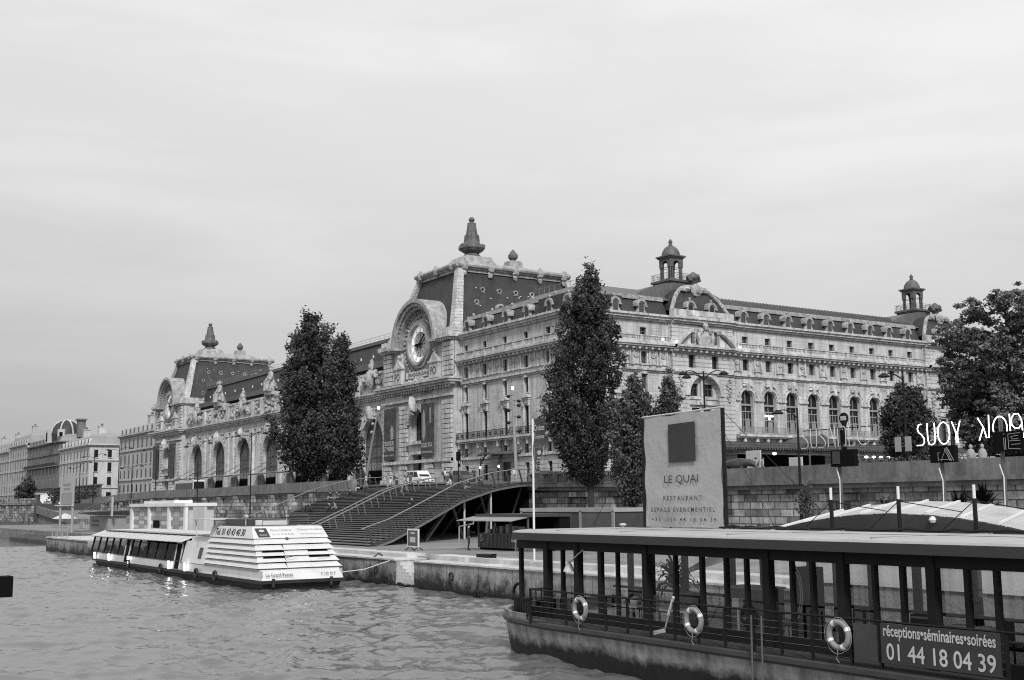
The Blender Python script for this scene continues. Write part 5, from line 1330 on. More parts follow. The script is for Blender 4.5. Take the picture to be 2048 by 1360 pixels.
for k in range(3): m = MB(); m.cbox((22.6, 25.9, 1.2 + k * .3), .6, .9 - .1 * k, .29, .1 * k); m.build('case', 'darkgrey', t)
# potted palm
t = thing('potted_palm', 'spiky potted palm inside the barge saloon behind the glass', 'plant', (23.0, 27.0, 1.04))
m = MB(); m.lathe([(0.16, 1.04), (0.22, 1.5), (0.24, 1.52)], (23.0, 27.0, 0), 12); m.build('pot', 'grey', t)
m = MB(); m.tube([(23.0, 27.0, 1.5), (23.02, 27.05, 1.9), (23.0, 27.0, 2.3)], 0.04, 6); m.build('stem', 'bark', t)
m = MB(); rr = random.Random(12)
for k in range(110):
    az = rr.uniform(0, 6.28); L_ = rr.uniform(.5, 1.0); el = rr.uniform(-.2, 1.3); b0 = Vector((23.0, 27.0, 2.1 + rr.uniform(-.15, .35)))
    d = Vector((math.cos(az) * math.cos(el), math.sin(az) * math.cos(el), math.sin(el))); s = Vector((-math.sin(az), math.cos(az), 0)) * 0.045
    p1 = b0 + d * L_ * .5; p2 = b0 + d * L_ * .85 + Vector((0, 0, -.14 * L_)); p3 = b0 + d * L_ + Vector((0, 0, -.4 * L_))
    m.add([b0 - s, b0 + s, p1 + s, p1 - s, p2 + s * .8, p2 - s * .8, p3], [(0, 1, 2, 3), (3, 2, 4, 5), (5, 4, 6)])
m.build('fronds', 'black', t)
# life rings
def ring(y, z, lab):
    t = thing('life_ring', lab, 'life ring', (19.9, y, z), group='life rings hung on the barge rail')
    m = MB(); m.tube([(0.0, 0.27 * math.cos(a), 0.27 * math.sin(a)) for a in [i * PI / 14 for i in range(28)]], 0.068, 10, closed=True); m.build('float', 'ring', t, smooth=True, local=True)
    for k in range(4):
        a0 = PI / 4 + k * PI / 2 + 0.3; m = MB(); m.tube([(0.0, 0.27 * math.cos(a0 + q), 0.27 * math.sin(a0 + q)) for q in (-.13, -.04, .04, .13)], 0.0725, 10); m.build('band', 'white', t, smooth=True, local=True)
    m = MB(); rr = random.Random(int(y * 10))
    pts = []
    for k in range(33):
        a = k * 2 * PI / 32; r = 0.34 + 0.035 * abs(math.sin(2 * (a - .3 - PI / 4))); pts.append((-0.03, r * math.cos(a), r * math.sin(a) - (0.03 if math.sin(a) < 0 else 0)))
    m.tube(pts, 0.006, 4); m.tube([(-0.05, 0.03, -.28), (-0.05, 0.0, -.38), (-0.04, 0.06, -.5), (-.04, -.02, -.58)], 0.008, 5); m.build('grab_line', 'lettergrey', t, local=True)
ring(27.44, 1.53, 'life ring hung nearest the bow, below the curved lamp'); ring(22.66, 1.57, 'life ring in the middle of the rail, right of the leaning paddle'); ring(18.0, 1.62, 'life ring hung left of the telephone sign, largest in view')
t = thing('paddle', 'pale wooden paddle leaning on the barge rail', 'paddle', (20.15, 24.1, 1.1))
m = MB(); m.tube([(19.97, 23.5, 2.07), (20.12, 24.05, 1.2)], 0.022, 6); m.build('shaft', 'offwhite', t)
m = MB(); m.beam((20.12, 24.05, 1.2), (20.15, 24.5, 1.1), 0.05, 0.1); m.build('blade', 'offwhite', t)
m = MB(); m.beam((19.96, 23.47, 2.09), (20.04, 23.8, 1.6), 0.05, 0.05); m.build('grip', 'white', t)
# telephone sign on the rail
t = thing('telephone_sign', 'dark rail banner with pale lettering and a telephone number', 'sign', (19.93, 15.5, 1.15))
m = MB(); m.hexa([(19.93, 16.9, 1.15), (19.93, 14.1, 1.17), (19.96, 14.1, 1.17), (19.96, 16.9, 1.15), (19.93, 16.9, 1.955), (19.93, 14.1, 1.985), (19.96, 14.1, 1.985), (19.96, 16.9, 1.955)]); m.build('panel', mat('sign_ground', 0.035, 0.5, 0.1, 1.0), t)
m = MB(); text_into(m, 'réceptions•séminaires•soirées', (19.925, 16.82, 1.63), RT, UP, 2.64, 0.30, 0.004, bold=0.018)
text_into(m, '01 44 18 04 39', (19.925, 16.76, 1.225), RT, UP, 2.56, 0.345, 0.004, bold=0.012); m.build('lettering', 'offwhite', t)
# LE QUAI banner on the roof
t = thing('roof_banner', 'big pale fabric banner with a dark square standing on the barge roof', 'banner', (24.6, 28.3, 3.66))
m = MB(); nx, nz = 26, 30; rr = random.Random(4)
def bp_(i, j):
    y = 30.2 - 3.66 * i / nx; z0 = 3.70; z1 = 7.22 + 0.03 * math.sin(i * .5) + 0.05 * (i / nx)
    z = z0 + (z1 - z0) * j / nz
    x = 24.6 + 0.012 * math.sin(i * .31 + j * .12 + 1.3 * math.sin(j * .21)) + 0.008 * math.sin(j * .45 + 2 * math.sin(i * .19)) + 0.02 * math.sin(i * .23 + 1.2)
    e = 0.03 * math.sin(j * .6) * (1 if i in (0, nx) else 0)
    return (x, y + e, z)
for i in range(nx):
    for j in range(nz): m.poly(bp_(i, j), bp_(i + 1, j), bp_(i + 1, j + 1), bp_(i, j + 1))
m.build('fabric', 'banner', t, smooth=True)
m = MB(); m.poly((24.52, 28.88, 5.72), (24.52, 27.6, 5.74), (24.52, 27.6, 6.96), (24.52, 28.88, 6.93)); m.build('emblem_square', 'ink', t)
m = MB()
text_into(m, 'LE QUAI', (24.53, 29.14, 5.03), RT, UP, 1.6, 0.29, 0.004)
text_into(m, 'R E S T A U R A N T', (24.53, 29.2, 4.53), RT, UP, 1.8, 0.145, 0.004, bold=0.01); text_into(m, 'E S P A C E   E V E N E M E N T I E L', (24.53, 29.82, 4.17), RT, UP, 3.0, 0.145, 0.004, bold=0.01)
text_into(m, '+ 3 3   ( 0 ) 1   4 4   1 8   0 4   3 9', (24.53, 29.82, 3.84), RT, UP, 3.05, 0.155, 0.004, bold=0.01)
m.build('lettering', 'ink', t)
for y, h in ((30.28, 7.2), (26.46, 7.3)): m = MB(); m.box(24.6, 24.68, y - .05, y + .05, 3.6, h); m.build('pole', 'darkmetal', t)
m = MB(); m.tube([(24.62, 30.28, 7.25), (24.62, 26.46, 7.32)], 0.03, 6); m.build('top_bar', 'offwhite', t)
for a, b in (((24.64, 30.28, 6.9), (24.7, 33.2, 3.7)), ((24.64, 26.46, 7.2), (25.2, 23.2, 4.2)), ((24.64, 26.46, 6.6), (24.8, 24.6, 3.7))): m = MB(); m.tube([a, b], 0.01, 4); m.build('guy_wire', 'darkmetal', t)

# ================================================================== arched-roof boat between barge and quay
boat2 = thing('arched_roof_boat', 'white-hulled boat with a ribbed arched metal roof, between the barge and the quay', 'boat', (28.2, 20, 0))
def ar(x, dy): k = (x - 26.3) / 3.5; return (x, 21.7 + 1.5 * k + dy, 4.12 + 0.31 * k - 0.0255 * dy * dy)
m = MB(); n = 26
for i in range(n):
    a, b = -9.2 + 18.4 * i / n, -9.2 + 18.4 * (i + 1) / n
    for x0, x1 in ((26.3, 28.0), (28.0, 29.8)): m.poly(ar(x0, a), ar(x0, b), ar(x1, b), ar(x1, a))
m.build('roof', mat('corrugated_roof', 0.40, 0.45, 0.2, 1.0, 0.2, 4), boat2)
m = MB()
for i in range(17):
    d = -8.8 + i * 1.1
    m.add([], []); p = [Vector(ar(x, d)) + Vector((0, 0, 0.03)) for x in (26.35, 28.0, 29.75)]; m.beam(p[0], p[1], 0.07, 0.06); m.beam(p[1], p[2], 0.07, 0.06)
m.build('roof_rib', 'white', boat2)
m = MB(); pts = [(s, ar(26.3, s - 21.7)[2] - 0.02) for s in [21.7 - 9.2 + 18.4 * i / 24 for i in range(25)]]
m.prism(Fr((26.32, 0, 0), (0, 1, 0), (-1, 0, 0)), [(12.4, 3.05)] + [p for p in pts if p[1] > 3.05] + [(30.9, 3.05)], 0.0, 0.08); m.build('gable', 'darkgrey', boat2)
m = MB(); m.box(26.4, 30.4, 8.0, 25.0, 2.12, 3.3); m.build('upper_side', 'white', boat2)
m = MB(); m.box(26.45, 30.35, 8.0, 25.0, 1.0, 2.12); m.build('glazed_side', 'ripple', boat2)
m = MB(); m.box(26.2, 30.6, 9.0, 29.6, -0.5, 1.0); m.build('hull', 'hulldark', boat2)
for y in (22.84, 20.55, 18.27):
    m = MB(); m.tube([(25.6, y * 1.016, 1.0), (25.6, y * 1.016, 4.5)], 0.055, 8); p = m.build('mooring_mast', 'darkmetal', boat2)
    m = MB(); m.tube([(25.6, y * 1.016, 4.5), (25.6, y * 1.016, 4.84)], 0.04, 8); m.build('white_tip', 'white', p)
    m = MB(); m.tube([(25.6, y * 1.016, 4.45), (25.4, y * 1.016 + 1.0, 3.6)], 0.012, 4); m.tube([(25.6, y * 1.016, 4.45), (27.0, y * 1.016 - .9, 4.15)], 0.012, 4); m.build('guy_wire', 'darkmetal', p)
m = MB(); m.blob((26.2, 20.3, 3.95), .1, .1, .1, 8); m.build('floodlight', 'white', boat2)

# ================================================================== white tour boat
tour = thing('tour_boat', 'white river tour boat with louvred stern tower, moored by the stairs', 'boat', (26, 80, 0))
XS, XR = 23.6, 28.4
BO = [(XS, 61.8), (XS, 97.0), (XS + .15, 99.5), (XS + .7, 101.2), (XS + 1.6, 102.2), (XS + 3.0, 102.2), (XR - .2, 100), (XR, 97), (XR, 61.8)]
m = MB(); n = len(BO)
for z0, z1, e0, e1 in ((-.4, 0.28, .25, .1), (0.28, 0.45, -.12, -.12)):
    def o_(e, z): return [(x + (e if x < 26 else -e), y + (e if y < 63 else -e), z) for x, y in BO]
    A, B = o_(e0, z0), o_(e1, z1)
    for i in range(n): m.poly(A[i], A[(i + 1) % n], B[(i + 1) % n], B[i])
m.poly(*o_(-.12, .45)); m.build('hull', 'hulldark', tour)
m = MB()
A, B = [(x, y, .45) for x, y in BO], [(x + (0.06 if x < 26 else -.06), y - (.2 if y > 98 else 0), .97) for x, y in BO]
for i in range(n - 1): m.poly(A[i], A[i + 1], B[i + 1], B[i])
m.build('topside', 'offwhite', tour)
m = MB()
def wpt(y, z): return (XS + 0.06 + 0.28 * (z - .97) / 1.2, y, z)
ybars = [100.0, 98.0, 96.0, 94.0, 92.0, 90.2, 88.4, 86.6, 84.4, 82.2, 80.0, 77.8, 76.2]
for y in ybars: m.beam(wpt(y, .97), wpt(y, 2.2), 0.12, 0.12)
m.beam(wpt(100, .99), wpt(76.2, .99), .1, .06); m.beam(wpt(100, 2.18), wpt(76.2, 2.18), .1, .1); m.build('window_bar', 'darkmetal', tour)
for a, b in zip(ybars[:-1], ybars[1:]):
    m = MB(); m.poly(wpt(a, .97), wpt(b, .97), wpt(b, 2.2), wpt(a, 2.2)); m.build('window_pane', 'glassfar', tour)
for y in (89.3, 77.0):
    m = MB(); m.hexa([(XS - .02, y - .55, .5), (XS + .05, y - .55, .5), (XS + .05, y + .55, .5), (XS - .02, y + .55, .5), (XS + .24, y - .55, 2.15), (XS + .3, y - .55, 2.15), (XS + .3, y + .55, 2.15), (XS + .24, y + .55, 2.15)]); d = m.build('door', 'black', tour)
    m = MB(); m.beam((XS - .04, y - .6, .5), (XS + .24, y - .6, 2.15), .08, .08); m.beam((XS - .04, y + .6, .5), (XS + .24, y + .6, 2.15), .08, .08); m.beam((XS + .24, y - .64, 2.15), (XS + .24, y + .64, 2.15), .08, .08); m.build('door_frame', 'offwhite', d)
m = MB(); m.box(XS + .5, XR - .3, 76, 100, .45, .55); m.build('saloon_floor', 'darkgrey', tour)
m = MB(); m.box(XR - .3, XR - .2, 76, 100, .5, 2.2); m.build('far_side', 'black', tour)
rr = random.Random(6)
for k in range(22):
    y = 78 + k * 1.0; m = MB(); m.box(25.2, 25.9, y, y + .4, .55, 1.15); m.build('dining_table', 'lettergrey', tour)
    m = MB(); m.blob((24.6 + rr.uniform(0, .8), y + .8, 1.2), .2, .2, rr.uniform(.25, .45), 8, .2, rr); m.build('seat_back', 'grey' if k % 3 else 'offwhite', tour)
# slatted roof edge and roof
m = MB()
for k in range(17):
    a = 99.9 - k * 1.42; b = a - 1.42
    m.hexa([(XS - .1, a - .1, 2.2), (XS - .1, b + .16, 2.2), (XS + 1.0, b + .16, 2.6), (XS + 1.0, a - .1, 2.6), (XS - .1, a - .1, 2.24), (XS - .1, b + .16, 2.24), (XS + 1.0, b + .16, 2.64), (XS + 1.0, a - .1, 2.64)])
m.build('roof_panel', 'offwhite', tour)
m = MB(); m.hexa([(XS - .08, 76, 2.18), (XS - .08, 100, 2.18), (XS + 1, 99, 2.58), (XS + 1, 76, 2.58), (XS - .08, 76, 2.19), (XS - .08, 100, 2.19), (XS + 1, 99, 2.59), (XS + 1, 76, 2.59)]); m.box(XS + .8, XR - .3, 74, 98.5, 2.56, 2.64); m.build('roof_frame', 'darkmetal', tour)
m = MB(); m.box(XS + .9, XR - .4, 71.5, 97.5, 2.645, 2.74); m.build('roof', 'offwhite', tour)
m = MB(); m.hexa([(XS + .02, 71.4, .97), (XS + .02, 76.1, .97), (XR, 76.1, .97), (XR, 71.4, .97), (XS + .35, 71.4, 2.3), (XS + .35, 76.1, 2.3), (XR, 76.1, 2.3), (XR, 71.4, 2.3)]); m.box(XS + .5, XR, 71.4, 75.5, 2.3, 2.6); m.build('galley_cabin', 'louvre', tour)
m = MB(); m.hexa([(XS + .06, 73.0, 1.3), (XS + .06, 72.4, 1.3), (XS + .2, 72.4, 1.3), (XS + .2, 73.0, 1.3), (XS + .22, 73.0, 1.95), (XS + .22, 72.4, 1.95), (XS + .3, 72.4, 1.95), (XS + .3, 73.0, 1.95)]); m.build('small_window', 'darkgrey', tour)
for y in (98.0, 93.6, 89.0 - .9, 78.2, 74.8):
    m = MB(); m.box(XS - .2, XS - .12, y - .15, y + .15, .62, .96); m.box(XS - .19, XS - .13, y - .1, y + .1, .45, .62); m.build('side_lamp', 'bright', tour)
# louvred tower
def tier(z0, z1, out0, out1, gaps=False):
    """one sloping plank round side and stern; out = overhang at lower edge"""
    def corner(z, o):
        k = (z - .5) / 2.8; return (XS + .5 * k - o, 61.8 + 3.0 * k - o, XR + .22 * k * 0 - .0 + (o if True else 0) - 0.05 * k)
    x0, y0, r0 = corner(z0, out0); x1, y1, r1 = corner(z1, out1)
    m = MB(); th = .05
    m.hexa([(x0, y0, z0), (x0, 71.5, z0), (x0 + th, 71.5, z0), (x0 + th, y0 + th, z0), (x1, y1, z1), (x1, 71.5, z1), (x1 + th, 71.5, z1), (x1 + th, y1 + th, z1)])
    m.build('side_louvre', 'louvre', tour)
    parts_ = [(x0, r0, x1, r1)] if not gaps else [(x0, x0 + .35, x1, x1 + .35), (x0 + 1.75, x0 + 3.2, x1 + 1.6, x1 + 3.0), (r0 - .3, r0, r1 - .3, r1)]
    for a, b, c, d in parts_:
        m = MB(); m.hexa([(a, y0, z0), (b, y0, z0), (b, y0 + th, z0), (a, y0 + th, z0), (c, y1, z1), (d, y1, z1), (d, y1 + th, z1), (c, y1 + th, z1)]); m.build('stern_louvre', 'louvre', tour)
    if gaps:
        for a, b, c, d in ((x0 + .37, x0 + 1.73, x1 + .37, x1 + 1.58), (x0 + 3.22, r0 - .32, x1 + 3.02, r1 - .32)):
            zz = z0 + (z1 - z0) * (0.55 if gaps == 1 else .8); q = (zz - z0) / (z1 - z0)
            m = MB(); yy = y0 + (y1 - y0) * q; m.hexa([(a, y0 - .02, z0), (b, y0 - .02, z0), (b, y0 + .03, z0), (a, y0 + .03, z0), (a, yy, zz), (b, yy, zz), (b, yy + th, zz), (a, yy + th, zz)]); m.build('stern_louvre', 'louvre', tour)
    m = MB(); m.hexa([(x0 + .1, y0 + .12, z0), (r0 - .1, y0 + .12, z0), (r0 - .1, 71.4, z0), (x0 + .1, 71.4, z0), (x1 + .15, y1 + .12, z1), (r1 - .1, y1 + .12, z1), (r1 - .1, 71.4, z1), (x1 + .15, 71.4, z1)]); return m
core = MB()
for z0, z1, a, b, g in ((.46, 1.04, .0, .0, 0), (1.08, 1.40, .16, -.02, 2), (1.40, 1.73, .16, -.02, 1), (1.73, 2.03, .16, -.02, 1), (2.03, 2.36, .16, -.02, 2), (2.36, 2.66, .16, -.02, 0), (2.66, 3.30, .10, .0, 0)):
    q = tier(z0, z1, a, b, g); core.add(q.v, q.f)
core.build('tower_core', 'darkgrey', tour)
m = MB(); m.box(XS + .55, XR - .1, 64.9, 71.4, 3.28, 3.32); m.build('tower_deck', 'offwhite', tour)
m = MB(); m.box(24.2, 27.4, 66.2, 70.2, 3.32, 3.36); m.box(24.3, 27.2, 66.6, 69.8, 3.36, 3.72); wh = m.build('wheelhouse', 'darkgrey', tour)
m = MB(); m.box(24.9, 26.9, 66.3, 66.45, 3.34, 3.66); m.build('windscreen', 'offwhite', wh)
m = MB(); m.box(23.4, 25.2, 70.0, 73.6, 3.68, 3.73); m.beam((23.6, 73, 2.6), (23.6, 73.3, 3.68), .06); m.beam((24.8, 73, 2.6), (24.8, 73.3, 3.68), .06); m.build('awning', 'offwhite', tour)
for x in (24.4, 26.9): m = MB(); m.tube([(x, 66.6, 3.3), (x, 66.6, 3.85)], .03, 6); m.blob((x, 66.5, 3.88), .1, .16, .1, 8); m.build('searchlight', 'offwhite', tour)
# lettering: plane of the top tier
def on_side(y, z): k = (z - .5) / 2.8; return (XS + .5 * k - .10 * (3.3 - z) / .64 - .012, y, z)
sideup = Vector((.5 / 2.8 + .1 / .64, 0, 1))
m = MB(); text_into(m, 'Tel. 01 43 43 40 30', on_side(70.6, 2.78), RT, sideup, 5.1, 0.42, .012, bold=.015); m.build('phone_lettering', 'ink', tour)
sternup = Vector((0, 3.0 / 2.8 + .1 / .64, 1))
def on_stern(x, z): k = (z - .5) / 2.8; return (x, 61.8 + 3.0 * k - .10 * (3.3 - z) / .64 - .012, z)
m = MB(); text_into(m, 'Dîners Croisières', on_stern(25.1, 3.04), (1, 0, 0), sternup, 1.25, .2, .01); text_into(m, 'Tél : 01 43 43 40 30', on_stern(25.1, 2.82), (1, 0, 0), sternup, 1.3, .15, .01)
text_into(m, 'Déjeuners Croisières', on_stern(26.75, 3.04), (1, 0, 0), sternup, 1.55, .2, .01); text_into(m, 'marina-de-paris.com', on_stern(26.8, 2.82), (1, 0, 0), sternup, 1.5, .15, .01); m.build('cruise_lettering', 'lettergrey', tour)
m = MB(); q = [on_stern(24.25, 2.72), on_stern(24.95, 2.72), on_stern(24.9, 3.22), on_stern(24.2, 3.22)]; m.poly(*q); lg = m.build('emblem', 'ink', tour)
m = MB(); c0 = Vector(on_stern(24.57, 3.08)) + Vector((0, -.012, 0)); su = sternup.normalized()
m.poly(*[c0 + Vector((1, 0, 0)) * .17 * math.cos(t) + su * .1 * math.sin(t) for t in [i * PI / 8 for i in range(16)]]); m.build('emblem_disc', 'offwhite', lg); m = MB(); text_into(m, 'PARIS', Vector(on_stern(24.36, 2.8)) + Vector((0, -.005, 0)), (1, 0, 0), sternup, .44, .12, .01); m.build('emblem_lettering', 'offwhite', lg)
m = MB(); text_into(m, 'Le Grand Pavois', (23.85, 61.775, .66), (1, 0, 0), Vector((0, 3 / 2.8, 1)), 1.55, .24, .012, bold=.012); m.build('name_lettering', 'ink', tour)
m = MB(); text_into(m, 'P 165 66 F', (27.1, 61.8, .68), (1, 0, 0), Vector((0, 3 / 2.8, 1)), .85, .15, .03, bold=.02); pl = m.build('number_lettering', 'ink', tour)

for k, y in enumerate((63.5, 66.0, 69.0, 72.5, 80.0, 88.0)):
    m = MB(); m.tube([(XS - .16, y + .26 * math.cos(a), .42 + .26 * math.sin(a)) for a in [i * PI / 8 for i in range(16)]], .075, 6, closed=True) if k > 1 else m.tube([(24.2 + k * 3.4, 61.6, .55), (24.2 + k * 3.4, 61.6, .1)], .1, 8); m.build('fender', 'hulldark', tour)
m = MB()
for x in (24.9, 26.4, 27.7): m.tube([(x, 65.2, 3.3), (x, 65.2, 3.95)], .02, 5)
m.tube([(24.9, 65.2, 3.95), (27.7, 65.2, 3.95)], .02, 5); m.tube([(24.9, 65.2, 3.65), (27.7, 65.2, 3.65)], .015, 5); m.build('deck_rail', 'steeldark', tour)
for x, z in ((25.3, 1.62), (27.2, 1.62)): m = MB(); m.tube([(x, 62.6, z), (x + .7, 62.6, z + .12)], .02, 5); m.build('vent_stay', 'darkmetal', tour)
m = MB(); m.blob((25.9, 64.0, 2.62), .1, .12, .1, 8); m.build('stern_camera', 'darkgrey', tour)
m = MB(); m.tube([(28.3, 62.3, .7), (29.6, 61.6, .85), (31.3, 60.9, 1.44)], .03, 5); tag(m.build('mooring_rope', 'offwhite'), 'pale mooring rope from the white tour boat stern to the quay', 'rope')
# ================================================================== trees
def leaf_mesh(name, pts, size, material, parent, seed, tone=None):
    rng = np.random.default_rng(seed); n = len(pts); pts = np.asarray(pts)
    a = rng.normal(size=(n, 3)); a /= np.linalg.norm(a, axis=1)[:, None]
    b = rng.normal(size=(n, 3)); b -= (b * a).sum(1)[:, None] * a; b /= np.linalg.norm(b, axis=1)[:, None]
    s = size * rng.uniform(0.6, 1.3, n)[:, None]
    A, B = a * s * 0.62, b * s * 0.42
    v = np.stack([pts - A, pts + B, pts + A, pts - B], 1).reshape(-1, 3)
    me = bpy.data.meshes.new(name); me.vertices.add(4 * n); me.vertices.foreach_set('co', v.ravel())
    me.loops.add(4 * n); me.loops.foreach_set('vertex_index', np.arange(4 * n, dtype=np.int32))
    me.polygons.add(n); me.polygons.foreach_set('loop_start', np.arange(0, 4 * n, 4, dtype=np.int32)); me.polygons.foreach_set('loop_total', np.full(n, 4, dtype=np.int32))
    me.update(); me.validate(); me.materials.append(M[material])
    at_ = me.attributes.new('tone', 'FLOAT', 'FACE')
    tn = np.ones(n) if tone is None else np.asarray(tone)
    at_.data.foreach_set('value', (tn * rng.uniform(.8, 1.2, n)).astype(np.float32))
    o = bpy.data.objects.new(name, me); COL.objects.link(o); o.parent = parent
    o.matrix_parent_inverse = Matrix.Translation(-WL[parent.name]); return o

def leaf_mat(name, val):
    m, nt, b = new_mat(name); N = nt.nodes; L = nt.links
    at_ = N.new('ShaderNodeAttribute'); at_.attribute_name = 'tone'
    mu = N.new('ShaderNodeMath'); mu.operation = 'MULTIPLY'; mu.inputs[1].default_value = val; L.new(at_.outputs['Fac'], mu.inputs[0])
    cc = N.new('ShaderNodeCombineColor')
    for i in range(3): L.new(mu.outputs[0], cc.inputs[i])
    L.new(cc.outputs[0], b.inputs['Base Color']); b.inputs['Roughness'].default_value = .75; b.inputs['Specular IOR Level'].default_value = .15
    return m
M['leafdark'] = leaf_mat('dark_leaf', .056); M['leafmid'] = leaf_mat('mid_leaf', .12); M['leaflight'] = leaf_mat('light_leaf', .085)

def tree(name, label, base, trunk, prof, nbr, per, crad, size, material, seed, group=None, rise=.22, flat=1.25, yaw=.573, inner=.35, sag=0.0, holes=0.0):
    """prof = (z, reach to the left, reach to the right) of the crown; leafy boughs rise from the trunk and end on that outline"""
    t = thing(name, label, 'tree', base, group=group); rng = np.random.default_rng(seed)
    lx = np.array((math.cos(yaw), -math.sin(yaw), 0)); ly = np.array((math.sin(yaw), math.cos(yaw), 0))
    Z = [p[0] for p in prof]; zlo, zhi = Z[0], Z[-1]; H = zhi - zlo
    tz = [p[2] for p in trunk]
    def tr(z): return np.array((np.interp(z, tz, [p[0] for p in trunk]), np.interp(z, tz, [p[1] for p in trunk]), z))
    P, T = [], []; m = MB(); m.tube([p[:3] for p in trunk], [p[3] for p in trunk], 8)
    for k in range(nbr):
        w_ = rng.random(); zt = zlo + H * (w_ ** 1.0); ph = rng.uniform(0, 2 * PI)
        l_, r_ = np.interp(zt, Z, [p[1] for p in prof]), np.interp(zt, Z, [p[2] for p in prof])
        e = (r_ if math.cos(ph) > 0 else l_); dm = (l_ + r_) / 2
        R_ = rng.uniform(.72, 1.04) if rng.random() < .75 else rng.uniform(.25, .7)
        tip = tr(min(zt, tz[-1])); tip = tip + (lx * math.cos(ph) * e + ly * math.sin(ph) * dm) * R_; tip[2] = zt
        zst = max(tz[0] + (zlo - tz[0]) * .75, zt - H * rise * rng.uniform(.7, 1.4) - .1 * e)
        s0 = tr(min(zst, tz[-1])); c1 = s0 + (tip - s0) * np.array((.75, .75, .25)); c1[2] += sag * H
        bez = lambda q: (1 - q) ** 2 * s0 + 2 * q * (1 - q) * c1 + q * q * tip
        r0 = np.interp(zst, tz, [p[3] for p in trunk]) * .45 + .012
        if k % 2 == 0: m.tube([Vector(bez(q)) for q in (0, .25, .5, .75, 1)], [r0, r0 * .75, r0 * .5, r0 * .3, .012], 5)
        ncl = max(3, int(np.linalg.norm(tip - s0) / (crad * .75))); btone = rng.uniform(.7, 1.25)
        for j in range(ncl):
            q = inner + (1.06 - inner) * (j + rng.random()) / ncl; c = bez(min(q, 1.05)) + rng.normal(size=3) * crad * .35
            if rng.random() < holes: continue
            n = max(5, int(per * rng.uniform(.5, 1.35))); cr = crad * rng.uniform(.6, 1.1) * (1.0 if q < .85 else .75)
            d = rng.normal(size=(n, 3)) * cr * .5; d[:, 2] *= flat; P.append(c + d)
            tt = btone * rng.uniform(.65, 1.4) * (.55 + .6 * min(1, q)); T.append(tt * (1 + .35 * np.clip(d[:, 2] / cr, -1, 1)))  # crown shading put into leaf colour: clump tops and tips lighter, inside darker
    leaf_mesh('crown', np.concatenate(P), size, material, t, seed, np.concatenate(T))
    m.build('trunk', 'bark', t); return t

tg = 'tall columnar trees before the station'
def pf(rows, vb, zb, k, uc, s=4): return [(zb + (vb - v) * k, max(.12, (uc - a - s) * k), max(.12, (b - uc - s) * k)) for v, a, b in rows]
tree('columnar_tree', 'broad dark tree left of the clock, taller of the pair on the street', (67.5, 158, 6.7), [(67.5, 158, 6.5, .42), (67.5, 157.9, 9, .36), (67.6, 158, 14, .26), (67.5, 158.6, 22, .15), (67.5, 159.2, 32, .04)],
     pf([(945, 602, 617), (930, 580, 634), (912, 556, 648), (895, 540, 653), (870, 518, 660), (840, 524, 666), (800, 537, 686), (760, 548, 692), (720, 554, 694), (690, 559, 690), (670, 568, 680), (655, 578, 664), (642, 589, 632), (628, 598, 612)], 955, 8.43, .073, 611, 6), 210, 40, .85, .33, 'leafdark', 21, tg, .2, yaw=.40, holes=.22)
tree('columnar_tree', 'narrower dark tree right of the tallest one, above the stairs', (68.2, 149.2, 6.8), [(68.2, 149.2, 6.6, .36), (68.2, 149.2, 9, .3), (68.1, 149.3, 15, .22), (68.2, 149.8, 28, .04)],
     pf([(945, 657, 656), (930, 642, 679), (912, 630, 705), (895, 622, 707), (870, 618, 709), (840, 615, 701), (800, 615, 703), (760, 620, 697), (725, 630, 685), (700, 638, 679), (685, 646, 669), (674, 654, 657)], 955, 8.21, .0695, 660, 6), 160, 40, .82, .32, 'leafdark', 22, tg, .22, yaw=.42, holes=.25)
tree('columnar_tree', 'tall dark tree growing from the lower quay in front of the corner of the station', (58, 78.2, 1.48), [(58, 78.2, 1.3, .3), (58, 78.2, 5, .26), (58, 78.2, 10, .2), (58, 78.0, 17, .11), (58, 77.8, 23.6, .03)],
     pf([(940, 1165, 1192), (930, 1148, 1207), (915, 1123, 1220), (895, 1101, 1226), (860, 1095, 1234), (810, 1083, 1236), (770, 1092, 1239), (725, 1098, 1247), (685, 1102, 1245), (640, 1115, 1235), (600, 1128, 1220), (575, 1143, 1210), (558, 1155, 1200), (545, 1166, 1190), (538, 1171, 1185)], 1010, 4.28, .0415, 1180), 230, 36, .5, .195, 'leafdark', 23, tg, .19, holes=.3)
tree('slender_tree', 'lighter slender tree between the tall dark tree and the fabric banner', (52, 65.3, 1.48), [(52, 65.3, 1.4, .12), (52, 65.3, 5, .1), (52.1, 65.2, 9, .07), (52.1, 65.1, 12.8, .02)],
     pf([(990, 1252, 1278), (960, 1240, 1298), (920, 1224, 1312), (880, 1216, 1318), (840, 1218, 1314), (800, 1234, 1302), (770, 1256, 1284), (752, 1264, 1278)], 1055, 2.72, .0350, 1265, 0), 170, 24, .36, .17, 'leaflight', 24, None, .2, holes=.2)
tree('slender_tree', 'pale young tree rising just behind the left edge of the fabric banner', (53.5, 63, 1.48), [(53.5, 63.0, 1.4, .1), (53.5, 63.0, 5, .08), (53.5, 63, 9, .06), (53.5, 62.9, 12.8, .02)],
     pf([(945, 1270, 1325), (900, 1262, 1340), (850, 1266, 1346), (825, 1288, 1344), (800, 1294, 1336), (775, 1302, 1322), (752, 1306, 1315)], 1055, 2.72, .0350, 1310, 0), 120, 24, .34, .17, 'leaflight', 28, None, .2, holes=.2)
